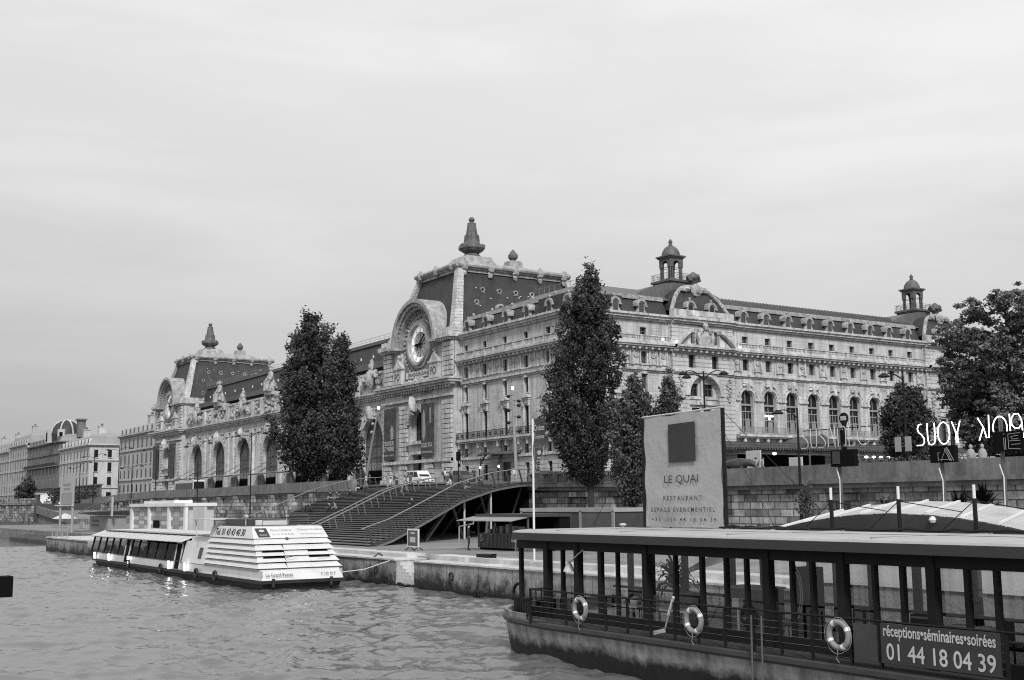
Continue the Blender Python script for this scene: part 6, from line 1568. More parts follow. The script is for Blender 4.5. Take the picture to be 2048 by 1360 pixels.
tree('round_tree', 'small dense round tree behind the parapet, left of the big tree', (80, 64.2, 6.1), [(80, 64.2, 6, .16), (80, 64.2, 8, .12), (80, 64.2, 13.4, .03)],
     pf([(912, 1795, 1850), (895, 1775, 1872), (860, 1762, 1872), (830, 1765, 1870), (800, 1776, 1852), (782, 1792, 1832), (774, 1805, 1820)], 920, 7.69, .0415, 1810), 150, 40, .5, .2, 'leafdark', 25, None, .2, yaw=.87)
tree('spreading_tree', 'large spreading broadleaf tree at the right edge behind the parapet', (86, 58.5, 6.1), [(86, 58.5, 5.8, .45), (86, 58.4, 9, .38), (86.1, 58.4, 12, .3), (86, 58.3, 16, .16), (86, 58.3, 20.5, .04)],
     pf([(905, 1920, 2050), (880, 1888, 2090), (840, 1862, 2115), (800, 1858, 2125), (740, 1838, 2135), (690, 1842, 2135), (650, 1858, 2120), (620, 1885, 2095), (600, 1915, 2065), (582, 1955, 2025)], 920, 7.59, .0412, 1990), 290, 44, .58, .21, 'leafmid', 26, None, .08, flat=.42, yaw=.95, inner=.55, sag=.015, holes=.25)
tree('street_tree', 'small dark street tree at the far left before the oldest houses', (80, 433, 5.1), [(80, 433, 5, .3), (80, 433, 8, .2), (80, 433, 13, .1)], [(7.5, 1, 1), (9, 3, 3), (12, 3.2, 3.2), (14, 1.5, 1.5)], 40, 24, 1.0, .6, 'leafdark', 27)
# shrubs
def shrub(label, c, rx, ry, rz, n, mt, seed, size=.16, name='shrub'):
    t = thing(name, label, 'shrub', (c[0], c[1], c[2] - rz)); rng = np.random.default_rng(seed)
    d = rng.normal(size=(n, 3)); d /= np.linalg.norm(d, axis=1)[:, None]; p = np.array(c) + d * np.array((rx, ry, rz)) * (rng.random((n, 1)) ** .5) * (0.8 + 0.35 * np.sin(d * 5)[:, :1])
    leaf_mesh('foliage', p, size, mt, t, seed)
    m = MB()
    for k in range(6): q = p[rng.integers(n)]; m.tube([(c[0], c[1], c[2] - rz), ((c[0] + q[0]) / 2, (c[1] + q[1]) / 2, c[2] - .3 * rz), tuple(q)], [.03, .02, .008], 4)
    m.build('stem', 'bark', t)
shrub('wispy climbing bush against the quay wall right of the banner', (60.5, 57.1, 4.4), .8, .75, 1.6, 700, 'leaflight', 31)
shrub('dark bushy plant behind the arched boat roof between two masts', (40, 33.2, 4.0), .5, .75, .75, 500, 'leafdark', 32, .14)
shrub('small pointed evergreen bush on the parapet walk beside the lit sign', (68, 53.2, 7.1), .45, .45, 1.1, 500, 'leafdark', 33, .12)
for k, (y, z) in enumerate(((38.6, 3.9), (37.2, 4.1))):
    t = thing('fan_palm', ('left' if k == 0 else 'right') + ' of two pale spiky palms at the right edge below the wall', 'plant', (52, y, z - 1.5)); rr = random.Random(40 + k); m = MB()
    for j in range(60):
        az = rr.uniform(0, 6.28); el = rr.uniform(-.1, 1.4); L_ = rr.uniform(.8, 1.5); d = Vector((math.cos(az) * math.cos(el), math.sin(az) * math.cos(el), math.sin(el))); s = d.cross(Vector((.3, .2, 1))).normalized() * .05; b0 = Vector((52, y, z))
        m.poly(b0 - s * .4, b0 + d * L_ * .6 - s, b0 + d * L_, b0 + d * L_ * .6 + s)
    m.build('fronds', 'leaflight', t); m = MB(); m.tube([(52, y, 1.45), (52, y, z)], .12, 6); m.build('stem', 'bark', t)

# ================================================================== lamps, poles, signs
def head(m, p, d):
    d = Vector(d).normalized(); p = Vector(p)
    m.lathe([(.06, .2), (.14, .16), (.34, .02), (.38, -.06), (.30, -.10)], p, 10, sx=1.15)
def street_lamp(label, x, y, z0, z1, arms, hlit=False, group='street lamps along the quay', reach=1.5):
    t = thing('street_lamp', label, 'street lamp', (x, y, z0), group=group)
    m = MB(); h = z1 - z0; m.lathe([(.17, z0), (.17, z0 + .9), (.11, z0 + 1.0), (.085, z0 + h * .6), (.06, z1)], (x, y, 0), 8); m.build('post', 'darkmetal', t)
    for (dx, dy, rise) in arms:
        m = MB(); zz = z1 - .7; pts = []
        for k in range(9):
            q = k / 8; pts.append((x + dx * reach * q, y + dy * reach * q, zz + rise * math.sin(q * 2.3)))
        m.tube(pts, [.05] * 5 + [.04] * 4, 6); a = m.build('arm', 'darkmetal', t)
        m = MB(); head(m, (pts[-1][0], pts[-1][1], pts[-1][2] - .05), (dx, dy, 0)); m.build('lamp_head', 'darkmetal', t)
street_lamp('double-headed lamp rising above the banner before the west front', 66, 73, 6.05, 15.2, [(.84, -.54, .75), (-.84, .54, .75), (-.3, .9, .5)], reach=1.7)
street_lamp('single-headed lamp before the arched windows, its post in front of the wall', 61, 58.0, 1.48, 10.85, [(-.84, .54, .6)], reach=1.35)
street_lamp('tall single-headed lamp left of the big spreading tree', 66, 52.9, 6.05, 13.3, [(-.84, .54, .45)], reach=1.3)
street_lamp('double lamp just left of the pair of dark trees', 61.6, 166.5, 1.48, 15.2, [(.84, -.54, .8), (-.84, .54, .3)], reach=2.0)
street_lamp('double lamp before the second tall arch from the far clock', 62, 192.2, 1.48, 14.7, [(.84, -.54, 1.2), (-.84, .54, .4)], reach=2.0)
street_lamp('double lamp in line with the far clock pavilion', 64, 223.2, 1.48, 15.3, [(.84, -.54, .3), (-.84, .54, .7)], reach=2.4)
street_lamp('leftmost but two of the far quay lamps, before the pale corner house', 64, 250, 1.48, 16.8, [(.84, -.54, .7), (-.84, .54, .3)], reach=2.4)
street_lamp('second of the far quay lamps from the left', 63.5, 269, 1.48, 16.0, [(.84, -.54, .9), (-.84, .54, .3)], reach=2.4)
street_lamp('farthest quay lamp on the left, above the ramp', 63.5, 282, 5.3, 14.6, [(.84, -.54, 1.2), (-.84, .54, -.5)], reach=2.4)
street_lamp('far quay lamp beside the tour boat awning mast', 63.5, 238, 1.48, 12.6, [(.84, -.54, .9), (-.84, .54, .3)], reach=2.0)
t = thing('floodlight_mast', 'tall pale mast with clusters of small floodlights and one lit lamp on top', 'mast', (72, 110.9, 6.7))
m = MB(); m.tube([(72, 110.9, 6.6), (72.02, 111.3, 12), (72, 111.6, 17.2)], [.2, .17, .12], 8); m.build('post', 'grey', t)
for z, q in ((16.6, 1), (16.0, -1), (15.0, 1), (14.2, -1), (13.6, 1), (12.6, -1), (15.5, -1)): m = MB(); m.beam((72, 111.4, z), (72 - .5 * q * .5, 111.4 + .5 * q, z - .1), .06); m.blob((72 - .3 * q, 111.4 + .62 * q, z - .1), .24, .24, .2, 8); m.build('floodlight', 'darkmetal', t)
m = MB(); m.box(71.9, 72.1, 111.45, 111.65, 17.2, 17.6); m.build('lit_lamp', 'bright', t)
t = thing('leaning_mast', 'pale leaning lamp mast in front of the nearest tall arch', 'mast', (70, 145.3, 6.8))
m = MB(); m.tube([(70, 145.6, 6.7), (70, 144.0, 11.5), (70, 141.7, 17.1)], [.2, .16, .1], 8); m.build('post', 'grey', t)
for z, y in ((16.3, 142.4), (15.2, 142.9), (14.1, 143.2)): m = MB(); m.blob((69.8, y, z), .26, .3, .24, 8); m.build('floodlight', 'grey', t)
m = MB(); m.box(69.9, 70.1, 141.4, 141.65, 17.1, 17.5); m.build('lit_lamp', 'bright', t)
def traffic(label, x, y, z0, zc, two=True, group='traffic lights'):
    t = thing('traffic_light', label, 'traffic light', (x, y, z0), group=group); m = MB(); m.tube([(x, y, z0), (x, y, zc + .6)], .07, 8); m.build('post', 'darkmetal', t)
    m = MB(); m.box(x - .2, x + .2, y - .16, y + .16, zc - .5, zc + .5); h = m.build('signal_head', 'black', t)
    m = MB(); m.box(x - .1, x + .1, y - .3, y - .17, z0 + 1.9, z0 + 2.3); m.build('pedestrian_signal', 'black', t)
traffic('traffic light at the top of the stairs, beside the clock pavilion', 67.2, 115.6, 6.7, 9.8); traffic('traffic light seen through the unlit tube lettering', 66.3, 58.8, 6.0, 9.0)
t = thing('bus_stop_sign', 'round-headed bus stop sign above the unlit tube lettering', 'sign', (66.5, 58.6, 6.0))
m = MB(); m.tube([(66.5, 58.6, 6.0), (66.5, 58.6, 9.8)], .05, 6); m.build('post', 'darkmetal', t)
fs = Fr((66.4, 0, 0), (0, 1, 0), (-1, 0, 0)); m = MB(); m.prism(fs, [(58.6 + .42 * math.cos(a), 10.35 + .42 * math.sin(a)) for a in [-.9 + i * (PI + 1.8) / 14 for i in range(15)]] + [(58.55, 9.4), (58.65, 9.4)], 0, .06); d = m.build('disc', 'darkmetal', t)
m = MB(); m.box(66.3, 66.33, 58.35, 58.85, 10.2, 10.5); text_into(m, 'BUS', (66.29, 58.8, 10.24), RT, UP, .4, .2, .003); m.build('lettering', 'offwhite', d)
t = thing('road_sign', 'pair of pale rectangular road signs on the tall lamp post at right', 'sign', (65.7, 52.9, 7.6))
m = MB(); m.box(65.6, 65.64, 53.05, 53.55, 7.7, 8.7); m.build('panel', 'lettergrey', t); m = MB(); m.box(65.6, 65.64, 52.2, 52.7, 7.7, 8.7); m.build('panel', 'lettergrey', t)

# unlit and lit tube signs on poles
def tube_sign(label, y0, pole_y, ztop, glyphs, lit, box, x=33.0, extra=None):
    t = thing('tube_sign', label, 'sign', (x, pole_y, 1.48)); h = .72
    m = MB(); m.tube([(x + .08, pole_y, 1.5), (x + .08, pole_y, ztop + .05)], .065, 8); m.build('pole', 'steeldark', t)
    m = MB(); m.tube([(x - .02, pole_y + .06, ztop - 1.5), (x - .02, pole_y - .06, ztop - 1.9), (x - .02, pole_y - .02, 3.6)], .02, 6); m.build('cable', 'white', t)
    m = MB(); 
    W = sum(g[1] for g in glyphs)
    for zz in (ztop - .06, ztop - h + .1): m.tube([(x + .05, y0, zz), (x + .05, y0 - W, zz)], .018, 5)
    m.build('letter_frame', 'darkmetal', t)
    yy = y0
    for strokes, w_ in glyphs:
        for st in strokes:
            m = MB(); m.tube([(x - .05, yy - px_ * (w_ - .1), ztop - h + pz * h) for px_, pz in st], .019 if lit else .016, 6); m.build('tube_letter', 'neon' if lit else 'offwhite', t)
        yy -= w_
    if box:
        yb, zb, w_, hh = box; m = MB(); m.box(x - .1, x + .1, yb - w_, yb, zb, zb + hh); b_ = m.build('dark_box', 'black', t)
        if extra:
            m = MB()
            for st in extra: m.tube([(x - .12, yb - w_ * (.35 + .6 * a), zb + hh * (.08 + .85 * c)) for a, c in st], .009, 5)
            m.build('tube_figure', 'lettergrey', b_)
        else:
            m = MB(); m.arc_band(Fr((x, 0, 0), (0, 1, 0), (-1, 0, 0)), yb - .3, zb + .3, .0, .01, .1, .11); m.box(x - .125, x - .105, yb - .45, yb - .1, zb + .1, zb + hh - .05); m.build('door_panel', 'darkgrey', b_)
circ = [(.5 + .5 * math.cos(a), .5 + .5 * math.sin(a)) for a in [i * PI / 10 for i in range(21)]]
S_ = [[(.95, 1.0), (.4, 1.0), (.1, .88), (.05, .72), (.25, .58), (.75, .45), (.95, .28), (.85, .08), (.5, 0), (.05, 0)]]
S_ = [[(.6, .98), (.25, .95), (.06, .78), (.2, .6), (.6, .48), (.92, .3), (.9, .1), (.6, .0), (-.1, .0)]]
U_ = [[(.05, 1), (.05, .25), (.2, .03), (.55, 0), (.85, .06), (.95, .25), (.95, 1)]]
Y_ = [[(0, 1), (.45, .5), (.45, .05), (.62, .05), (.62, .5), (1, 1)]]
K_ = [[(-.1, 1), (.38, .58), (-.05, 0)], [(.38, .58), (.62, .1), (.85, .12), (.92, 1.1)]]
P_ = [[(.02, 0), (.02, 1.08)], [(1.05, .02), (.98, .8), (.75, 1.06), (.4, 1.06), (.14, .85), (.16, .6), (.4, .45), (.75, .45), (.95, .6)]]
N_ = [[(.05, 0), (.05, .85), (.2, 1), (.4, .95), (.95, 0), (.95, 1)]]; H_ = [[(.05, 0), (.05, .9), (.25, 1), (.75, 1), (.95, .9), (.95, 0)]]; L_m = [[(.1, 1), (.1, .0), (.8, .0)]]
tube_sign('row of unlit white tube letters on a pole above the parapet', 31.15, 29.5, 7.12, [(S_, .42), (U_, .42), (S_, .42), (N_, .46), (H_, .5), (L_m, .42), ([circ], .66)], False, (29.75, 5.68, 1.1, .6))
tube_sign('middle sign of glowing reversed tube letters before the dark tree', 25.95, 25.12, 7.0, [(S_, .4), (U_, .42), ([circ], .56), (Y_, .42)], True, (25.45, 5.68, .95, .55), extra=[[(.9, 0), (.55, .9), (.2, 0)], [(1, .1), (.6, .95)], [(.8, .0), (.45, .85)], [(.1, .1), (.9, .1)], [(0, 0), (0, .6), (.15, .6)], [(1.05, 0), (.7, .8)]])
tube_sign('right-hand sign of glowing reversed tube letters under the big tree', 23.55, 22.86, 7.05, [(K_, .5), ([circ], .6), (P_, .52), (U_, .5)], True, (23.05, 5.95, 1.05, .62), extra=[[(.95, .95), (.3, .9), (.3, .5), (.95, .5)], [(.95, .0), (.3, .05), (.3, .5)], [(.85, .8), (.45, .75), (.5, .6), (.85, .6)], [(.95, .3), (.45, .28)], [(.05, 0), (.05, .7)], [(.14, 0), (.14, .7)], [(.05, .9), (.1, .95)]])

# cruise flag
t = thing('pennant_flag', 'tapering dark flag advertising cruises on a white pole', 'flag', (33, 49.3, 1.48))
m = MB(); m.tube([(33, 49.3, 1.45), (33, 49.3, 8.7)], .055, 8); m.build('pole', 'white', t)
m = MB(); Yl, nF = 49.2, 20
def wd(q): return .36 + .80 * q if q > .06 else .36
def fp(a, q): return (33 + .06 * math.sin(q * 9 + a * 2), Yl - .0 - a * wd(q) * 0.98, 5.35 + 3.35 * q - (0.25 * (1 - a) if q < .02 else 0))
for i in range(nF):
    for j in range(6): m.poly(fp(j / 6, i / nF), fp((j + 1) / 6, i / nF), fp((j + 1) / 6, (i + 1) / nF), fp(j / 6, (i + 1) / nF))
m.build('fabric', 'flag', t, smooth=True)
m = MB(); X_ = 32.92
text_into(m, 'Cruises', (X_, 49.08, 8.08), RT, UP, .93, .30, .0, bold=.01); text_into(m, 'Croisières', (X_, 49.04, 7.68), RT, UP, .84, .2, .0, bold=.01)
fr9 = Fr((X_, 0, 0), (0, 1, 0), (-1, 0, 0)); m.prism(fr9, [(48.63 + .17 * math.cos(a), 6.98 + .12 * math.sin(a)) for a in [i * PI / 8 for i in range(16)]], 0, .004)
text_into(m, 'PARIS', (X_, 48.8, 6.65), RT, UP, .33, .12, .0, bold=.02); text_into(m, 'CITY VISION', (X_, 48.9, 6.5), RT, UP, .5, .1, 0, bold=.02); text_into(m, 'E. MARINA', (X_, 48.86, 6.26), RT, UP, .44, .1, 0, bold=.02)
for a, b in (((49.04, 7.25), (48.25, 7.25)), ((49.04, 7.25), (49.02, 6.22)), ((48.25, 7.25), (48.32, 6.45)), ((48.9, 6.42), (48.35, 6.42)), ((48.9, 6.2), (48.4, 6.2)), ((48.9, 6.2), (48.9, 6.42))): m.beam((X_, a[0], a[1]), (X_, b[0], b[1]), .02, .008)
for k, c in enumerate((0, .12, .24, .36)): m.beam((X_ - .0, 49.03 - c, 5.35 + .62 * 1), (X_, 48.96 - c, 6.1 - .02 * k), .03, .008)
m.build('lettering', 'offwhite', t)
m = MB()
for z in (8.68, 7.4, 6.3, 5.5): m.beam((33, 49.3, z), (33, Yl, z), .02)
m.build('flag_arm', 'offwhite', t)

# ================================================================== quay furniture
t = thing('snack_kiosk', 'dark quayside kiosk with a propped awning under the stairs', 'kiosk', (42.6, 66, 1.48))
m = MB(); m.box(41.0, 44.2, 61.9, 68.0, 1.62, 2.55); m.build('counter_front', 'steeldark', t)
m = MB()
for k in range(36): m.box(40.96, 41.0, 61.95 + k * .168, 62.03 + k * .168, 1.66, 2.5)
m.build('corrugation', 'steeldark', t)
m = MB(); m.box(43.4, 44.2, 61.9, 68.0, 2.55, 3.6); m.build('back_wall', 'black', t)
for y in (62.0, 64.0, 65.9, 67.95): m = MB(); m.box(41.0, 41.1, y - .05, y + .05, 2.55, 3.65); m.build('post', 'steeldark', t)
m = MB(); m.box(40.9, 44.3, 61.8, 68.1, 3.62, 3.8); m.build('roof', 'darkgrey', t)
for a, b in ((61.9, 65.3), (65.45, 68.6)): m = MB(); m.hexa([(39.7, a, 3.36), (39.7, b, 3.36), (41.0, b, 3.58), (41.0, a, 3.58), (39.7, a, 3.40), (39.7, b, 3.40), (41.0, b, 3.64), (41.0, a, 3.64)]); m.build('awning', 'grey', t)
for k in range(7): m = MB(); m.box(41.3, 41.6, 62.4 + k * .75, 62.75 + k * .75, 2.56, 2.8 + .35 * R.random()); m.build('display_box', 'grey', t)
m = MB(); m.hexa([(40.8, 62.2, 2.05), (40.8, 63.6, 2.05), (40.98, 63.6, 2.05), (40.98, 62.2, 2.05), (40.9, 62.2, 2.5), (40.9, 63.6, 2.5), (40.98, 63.6, 2.5), (40.98, 62.2, 2.5)]); m.build('menu_board', 'lettergrey', t)
m = MB(); text_into(m, 'S', (40.94, 67.6, 2.05), RT, UP, .3, .4, 0); m.build('lettering', 'offwhite', t)
m = MB(); m.box(41.1, 44.0, 62.0, 67.9, 1.48, 1.62); m.build('base', 'black', t)
t = thing('sandwich_board', 'framed poster board on a stand before the stair foot', 'sign', (37, 69.65, 1.48))
m = MB(); m.box(36.98, 37.05, 68.85, 70.4, 1.68, 2.88); m.build('frame', 'white', t); m = MB(); m.box(36.965, 36.98, 68.97, 70.28, 1.78, 2.78); m.build('poster', 'steeldark', t)
m = MB(); m.box(36.955, 36.965, 69.25, 70.0, 2.0, 2.35); m.box(36.955, 36.965, 69.35, 69.9, 2.55, 2.65); m.build('picture', 'offwhite', t)
for y in (69.0, 70.2): m = MB(); m.beam((36.7, y, 1.48), (37.1, y, 1.75), .05); m.beam((37.4, y, 1.48), (37.0, y, 1.75), .05); m.build('foot', 'darkmetal', t)
t = thing('storage_container', 'long grey site container with pale roof edge beside the kiosk', 'container', (49.5, 68, 1.48))
m = MB(); m.box(48, 51, 62.2, 73.3, 1.48, 3.86); m.build('body', 'darkgrey', t); m = MB(); m.box(47.9, 51.1, 62.1, 73.4, 3.86, 4.12); m.build('roof', 'lettergrey', t)
m = MB(); m.box(47.95, 48.0, 62.3, 65.8, 1.5, 3.86); m.build('pale_panel', 'steeldark', t)
for y in (62.25, 65.9, 73.25): m = MB(); m.box(47.9, 48.0, y - .12, y + .12, 1.48, 3.9); m.build('corner_post', 'grey', t)
def barrier(label, x, y, rz=0):
    t = thing('crowd_barrier', label, 'barrier', (x, y, 1.48), rz, 'crowd barriers on the quay')
    m = MB(); m.tube([(0, -1, .15), (0, -1, 1.05), (0, 1, 1.05), (0, 1, .15)], .022, 6, closed=True); m.build('frame', 'steel', t, local=True)
    m = MB()
    for k in range(12): m.tube([(0, -.9 + k * .164, .15), (0, -.9 + k * .164, 1.05)], .01, 4)
    m.build('bars', 'steel', t, local=True)
    for y_ in (-.8, .8): m = MB(); m.beam((-.3, y_, 0.02), (.3, y_, 0.02), .05); m.build('foot', 'steel', t, local=True)
barrier('metal crowd barrier on the quay just left of the barge, by the kiosk', 37.5, 57.0); barrier('metal crowd barrier on the quay seen through the barge windows near its bow', 36.0, 47.0); barrier('metal crowd barrier farther along the quay behind the glazed saloon', 36.3, 43.0, .3)
t = thing('mooring_bitt', 'dark low mooring block on the upper quay step', 'bollard', (33.0, 53.6, 1.66)); m = MB(); m.box(32.7, 33.2, 53.3, 54.4, 1.66, 1.84); m.build('base', 'darkmetal', t); m = MB(); m.lathe([(.12, 1.84), (.12, 2.0), (.18, 2.05)], (32.95, 53.0, -.17), 10); m.build('knob', 'darkmetal', t)
m = MB(); m.tube([(32.2, 64.5, 1.46), (31.7, 64.0, 1.62), (31.2, 63.7, 1.40), (30.9, 63.6, .9)], .05, 6); tag(m.build('mooring_rope', 'darkgrey'), 'dark mooring rope hanging over the quay ledge beside the tour boat', 'rope')

# ================================================================== people
def person_mesh(J, B, cols, seed):
    """one continuous skinned body; J joints name->(pos, radius); B bones (a, b, material index)"""
    names = list(J); idx = {n: i for i, n in enumerate(names)}
    me = bpy.data.meshes.new('skin'); me.from_pydata([J[n][0] for n in names], [(idx[a], idx[b]) for a, b, _ in B], []); me.update()
    o = bpy.data.objects.new('skin', me); COL.objects.link(o)
    md = o.modifiers.new('s', 'SKIN'); md.use_smooth_shade = True
    sv = me.skin_vertices[0].data
    for n in names: r = J[n][1]; sv[idx[n]].radius = (r if isinstance(r, tuple) else (r, r)); sv[idx[n]].use_root = (n == 'pelvis')
    sb = o.modifiers.new('b', 'SUBSURF'); sb.levels = 1; sb.render_levels = 1
    dg = bpy.context.evaluated_depsgraph_get(); dg.update(); out = bpy.data.meshes.new_from_object(o.evaluated_get(dg))
    bpy.data.objects.remove(o); bpy.data.meshes.remove(me)
    out.materials.clear()
    for c in cols: out.materials.append(M[c])
    segs = [(Vector(J[a][0]), Vector(J[b][0]), k) for a, b, k in B]
    mi = []
    for p in out.polygons:
        c = p.center; best = (9, 0)
        for a, b, k in segs:
            ab = b - a; t_ = max(0, min(1, (c - a).dot(ab) / max(1e-9, ab.length_squared))); d = (c - a - ab * t_).length
            if d < best[0]: best = (d, k)
        mi.append(best[1])
    out.polygons.foreach_set('material_index', mi); out.polygons.foreach_set('use_smooth', [True] * len(mi)); return out

def person(label, loc, face, pose, top, legs, hair='hair', shoes='darkmetal', h=1.72, seed=0, group=None, bare=False):
    """face = heading angle of the view direction (0 = +y, counter-clockwise)"""
    rr = random.Random(seed); s = h / 1.72; J = {}
    if pose == 'sit':
        J['pelvis'] = ((0, 0, .10), (.15, .13)); J['belly'] = ((0, .03, .28), (.14, .11)); J['chest'] = ((0, .12, .48), (.17, .12)); J['neck'] = ((0, .18, .63), .055); J['head'] = ((0, .24, .76), (.085, .1)); J['crown'] = ((0, .25, .86), (.06, .07))
        for q, n in ((-1, 'l'), (1, 'r')):
            J['sh' + n] = ((q * .18, .13, .55), .065); J['el' + n] = ((q * .24, .26, .33), .045); J['wr' + n] = ((q * .10, .44, .30), .032); J['hd' + n] = ((q * .05, .50, .28), (.035, .02))
            J['hip' + n] = ((q * .10, .05, .08), .085); J['kn' + n] = ((q * .13, .44, .18 + rr.uniform(-.02, .05)), .06); J['an' + n] = ((q * .12, .50 + rr.uniform(-.05, .15), -.26), .042); J['to' + n] = ((q * .12, .66, -.30), (.045, .03))
    else:
        w = 1.0 if pose == 'walk' else 0.0; d = .22 * w
        J['pelvis'] = ((0, 0, .94), (.15, .11)); J['belly'] = ((0, .0, 1.10), (.135, .1)); J['chest'] = ((0, .01 + .03 * w, 1.30), (.175, .115)); J['neck'] = ((0, .02 + .04 * w, 1.47), .055); J['head'] = ((0, .04 + .05 * w, 1.59), (.085, .1)); J['crown'] = ((0, .03 + .05 * w, 1.68), (.065, .075))
        for q, n in ((-1, 'l'), (1, 'r')):
            f = q * d
            J['sh' + n] = ((q * .18, .01, 1.40), .065); J['el' + n] = ((q * .235, -.04 - f * .5, 1.13), .045); J['wr' + n] = ((q * .22, .06 - f * .8, .91), .032); J['hd' + n] = ((q * .215, .09 - f * .9, .82), (.03, .02))
            if pose == 'carry' and q == -1: J['eln'] = J['el' + n]; J['el' + n] = ((-.30, .1, 1.15), .045); J['wr' + n] = ((-.42, .3, 1.15), .032); J['hd' + n] = ((-.46, .36, 1.16), (.03, .02)); J.pop('eln')
            J['hip' + n] = ((q * .10, 0, .90), .085); J['kn' + n] = ((q * .11, .03 + f * .8, .50), .06); J['an' + n] = ((q * .11, -.03 + f * 1.3, .09 + (.06 * w if f < 0 else 0)), .04); J['to' + n] = ((q * .12, .12 + f * 1.3, .035), (.045, .03))
    B = [('pelvis', 'belly', 1), ('belly', 'chest', 1), ('chest', 'neck', 1), ('neck', 'head', 0), ('head', 'crown', 0)]
    for n in 'lr': B += [('chest', 'sh' + n, 1), ('sh' + n, 'el' + n, 1), ('el' + n, 'wr' + n, 0 if bare else 1), ('wr' + n, 'hd' + n, 0), ('pelvis', 'hip' + n, 2), ('hip' + n, 'kn' + n, 2), ('kn' + n, 'an' + n, 2), ('an' + n, 'to' + n, 3)]
    me = person_mesh(J, B, ['skin', top, legs, shoes], seed)
    o = bpy.data.objects.new('person', me); COL.objects.link(o); o.location = loc; o.rotation_euler = (0, 0, face); o.scale = (s, s, s)
    tag(o, label, 'person', group); WL[o.name] = Vector((0, 0, 0))
    c = Vector(J['crown'][0]); hd = Vector(J['head'][0]); m = MB(); m.blob(hd + Vector((0, -.025, .055)), .1, .115, .095, 10); m.build('hair', hair, o, smooth=True, local=True)
    m = MB(); m.blob(hd + Vector((0, .105, .0)), .016, .025, .03, 6); m.build('nose', 'skin', o, local=True)
    return o, J
RIV = PI / 2                                           # facing the river (-x)
sp_ = [
 ('person in black sitting low on the stairs, leftmost of all', (47.3, 111.4, 3.92), RIV, 'sit', 'hair', 'hair'),
 ('person in dark clothes beside the leftmost sitter', (47.2, 110.3, 3.92), RIV - .3, 'sit', 'darkgrey', 'hair'),
 ('person in pale trousers sitting on the stairs above the handrail', (52.2, 116.6, 5.12), RIV, 'sit', 'hair', 'lettergrey'),
 ('person in a dark jacket to the right of the one with pale trousers', (52.4, 115.5, 5.14), RIV + .2, 'sit', 'darkgrey', 'grey'),
 ('person crouched over between the two stair rails, lower one', (47.4, 106.1, 3.92), RIV, 'sit', 'darkgrey', 'hair'),
 ('person bending forward right beside the crouched one', (47.5, 105.0, 3.95), RIV - .4, 'sit', 'grey', 'hair'),
 ('person in black resting by the upper part of the stair rails', (53.4, 114.4, 5.32), RIV, 'sit', 'hair', 'hair'),
 ('person with pale legs stretched, sitting at the top step left of the walkers', (61.5, 129.3, 6.35), RIV - .3, 'sit', 'hair', 'offwhite'),
 ('person with light hair sitting at the top of the rails', (61.6, 127.4, 6.35), RIV, 'sit', 'grey', 'darkgrey'),
 ('person in dark clothes and pale shoes sitting alone by the right stair rail', (48.6, 91.3, 4.24), RIV, 'sit', 'hair', 'hair'),
 ('person sitting at the stair top beside the traffic light', (62.0, 108.2, 6.38), RIV, 'sit', 'offwhite', 'grey'),
 ('dark figure leaning near the upper right stair rail, left one', (56.2, 94.6, 5.86), RIV, 'sit', 'hair', 'grey'),
 ('dark figure sitting near the upper right stair rail, right one', (58.0, 95.2, 6.04), RIV, 'sit', 'darkgrey', 'hair')]
for k, a in enumerate(sp_): person(a[0], a[1], a[2], a[3], a[4], a[5], seed=k, shoes='offwhite' if 'pale shoes' in a[0] else 'darkmetal')
UPS = -PI / 2 + .1
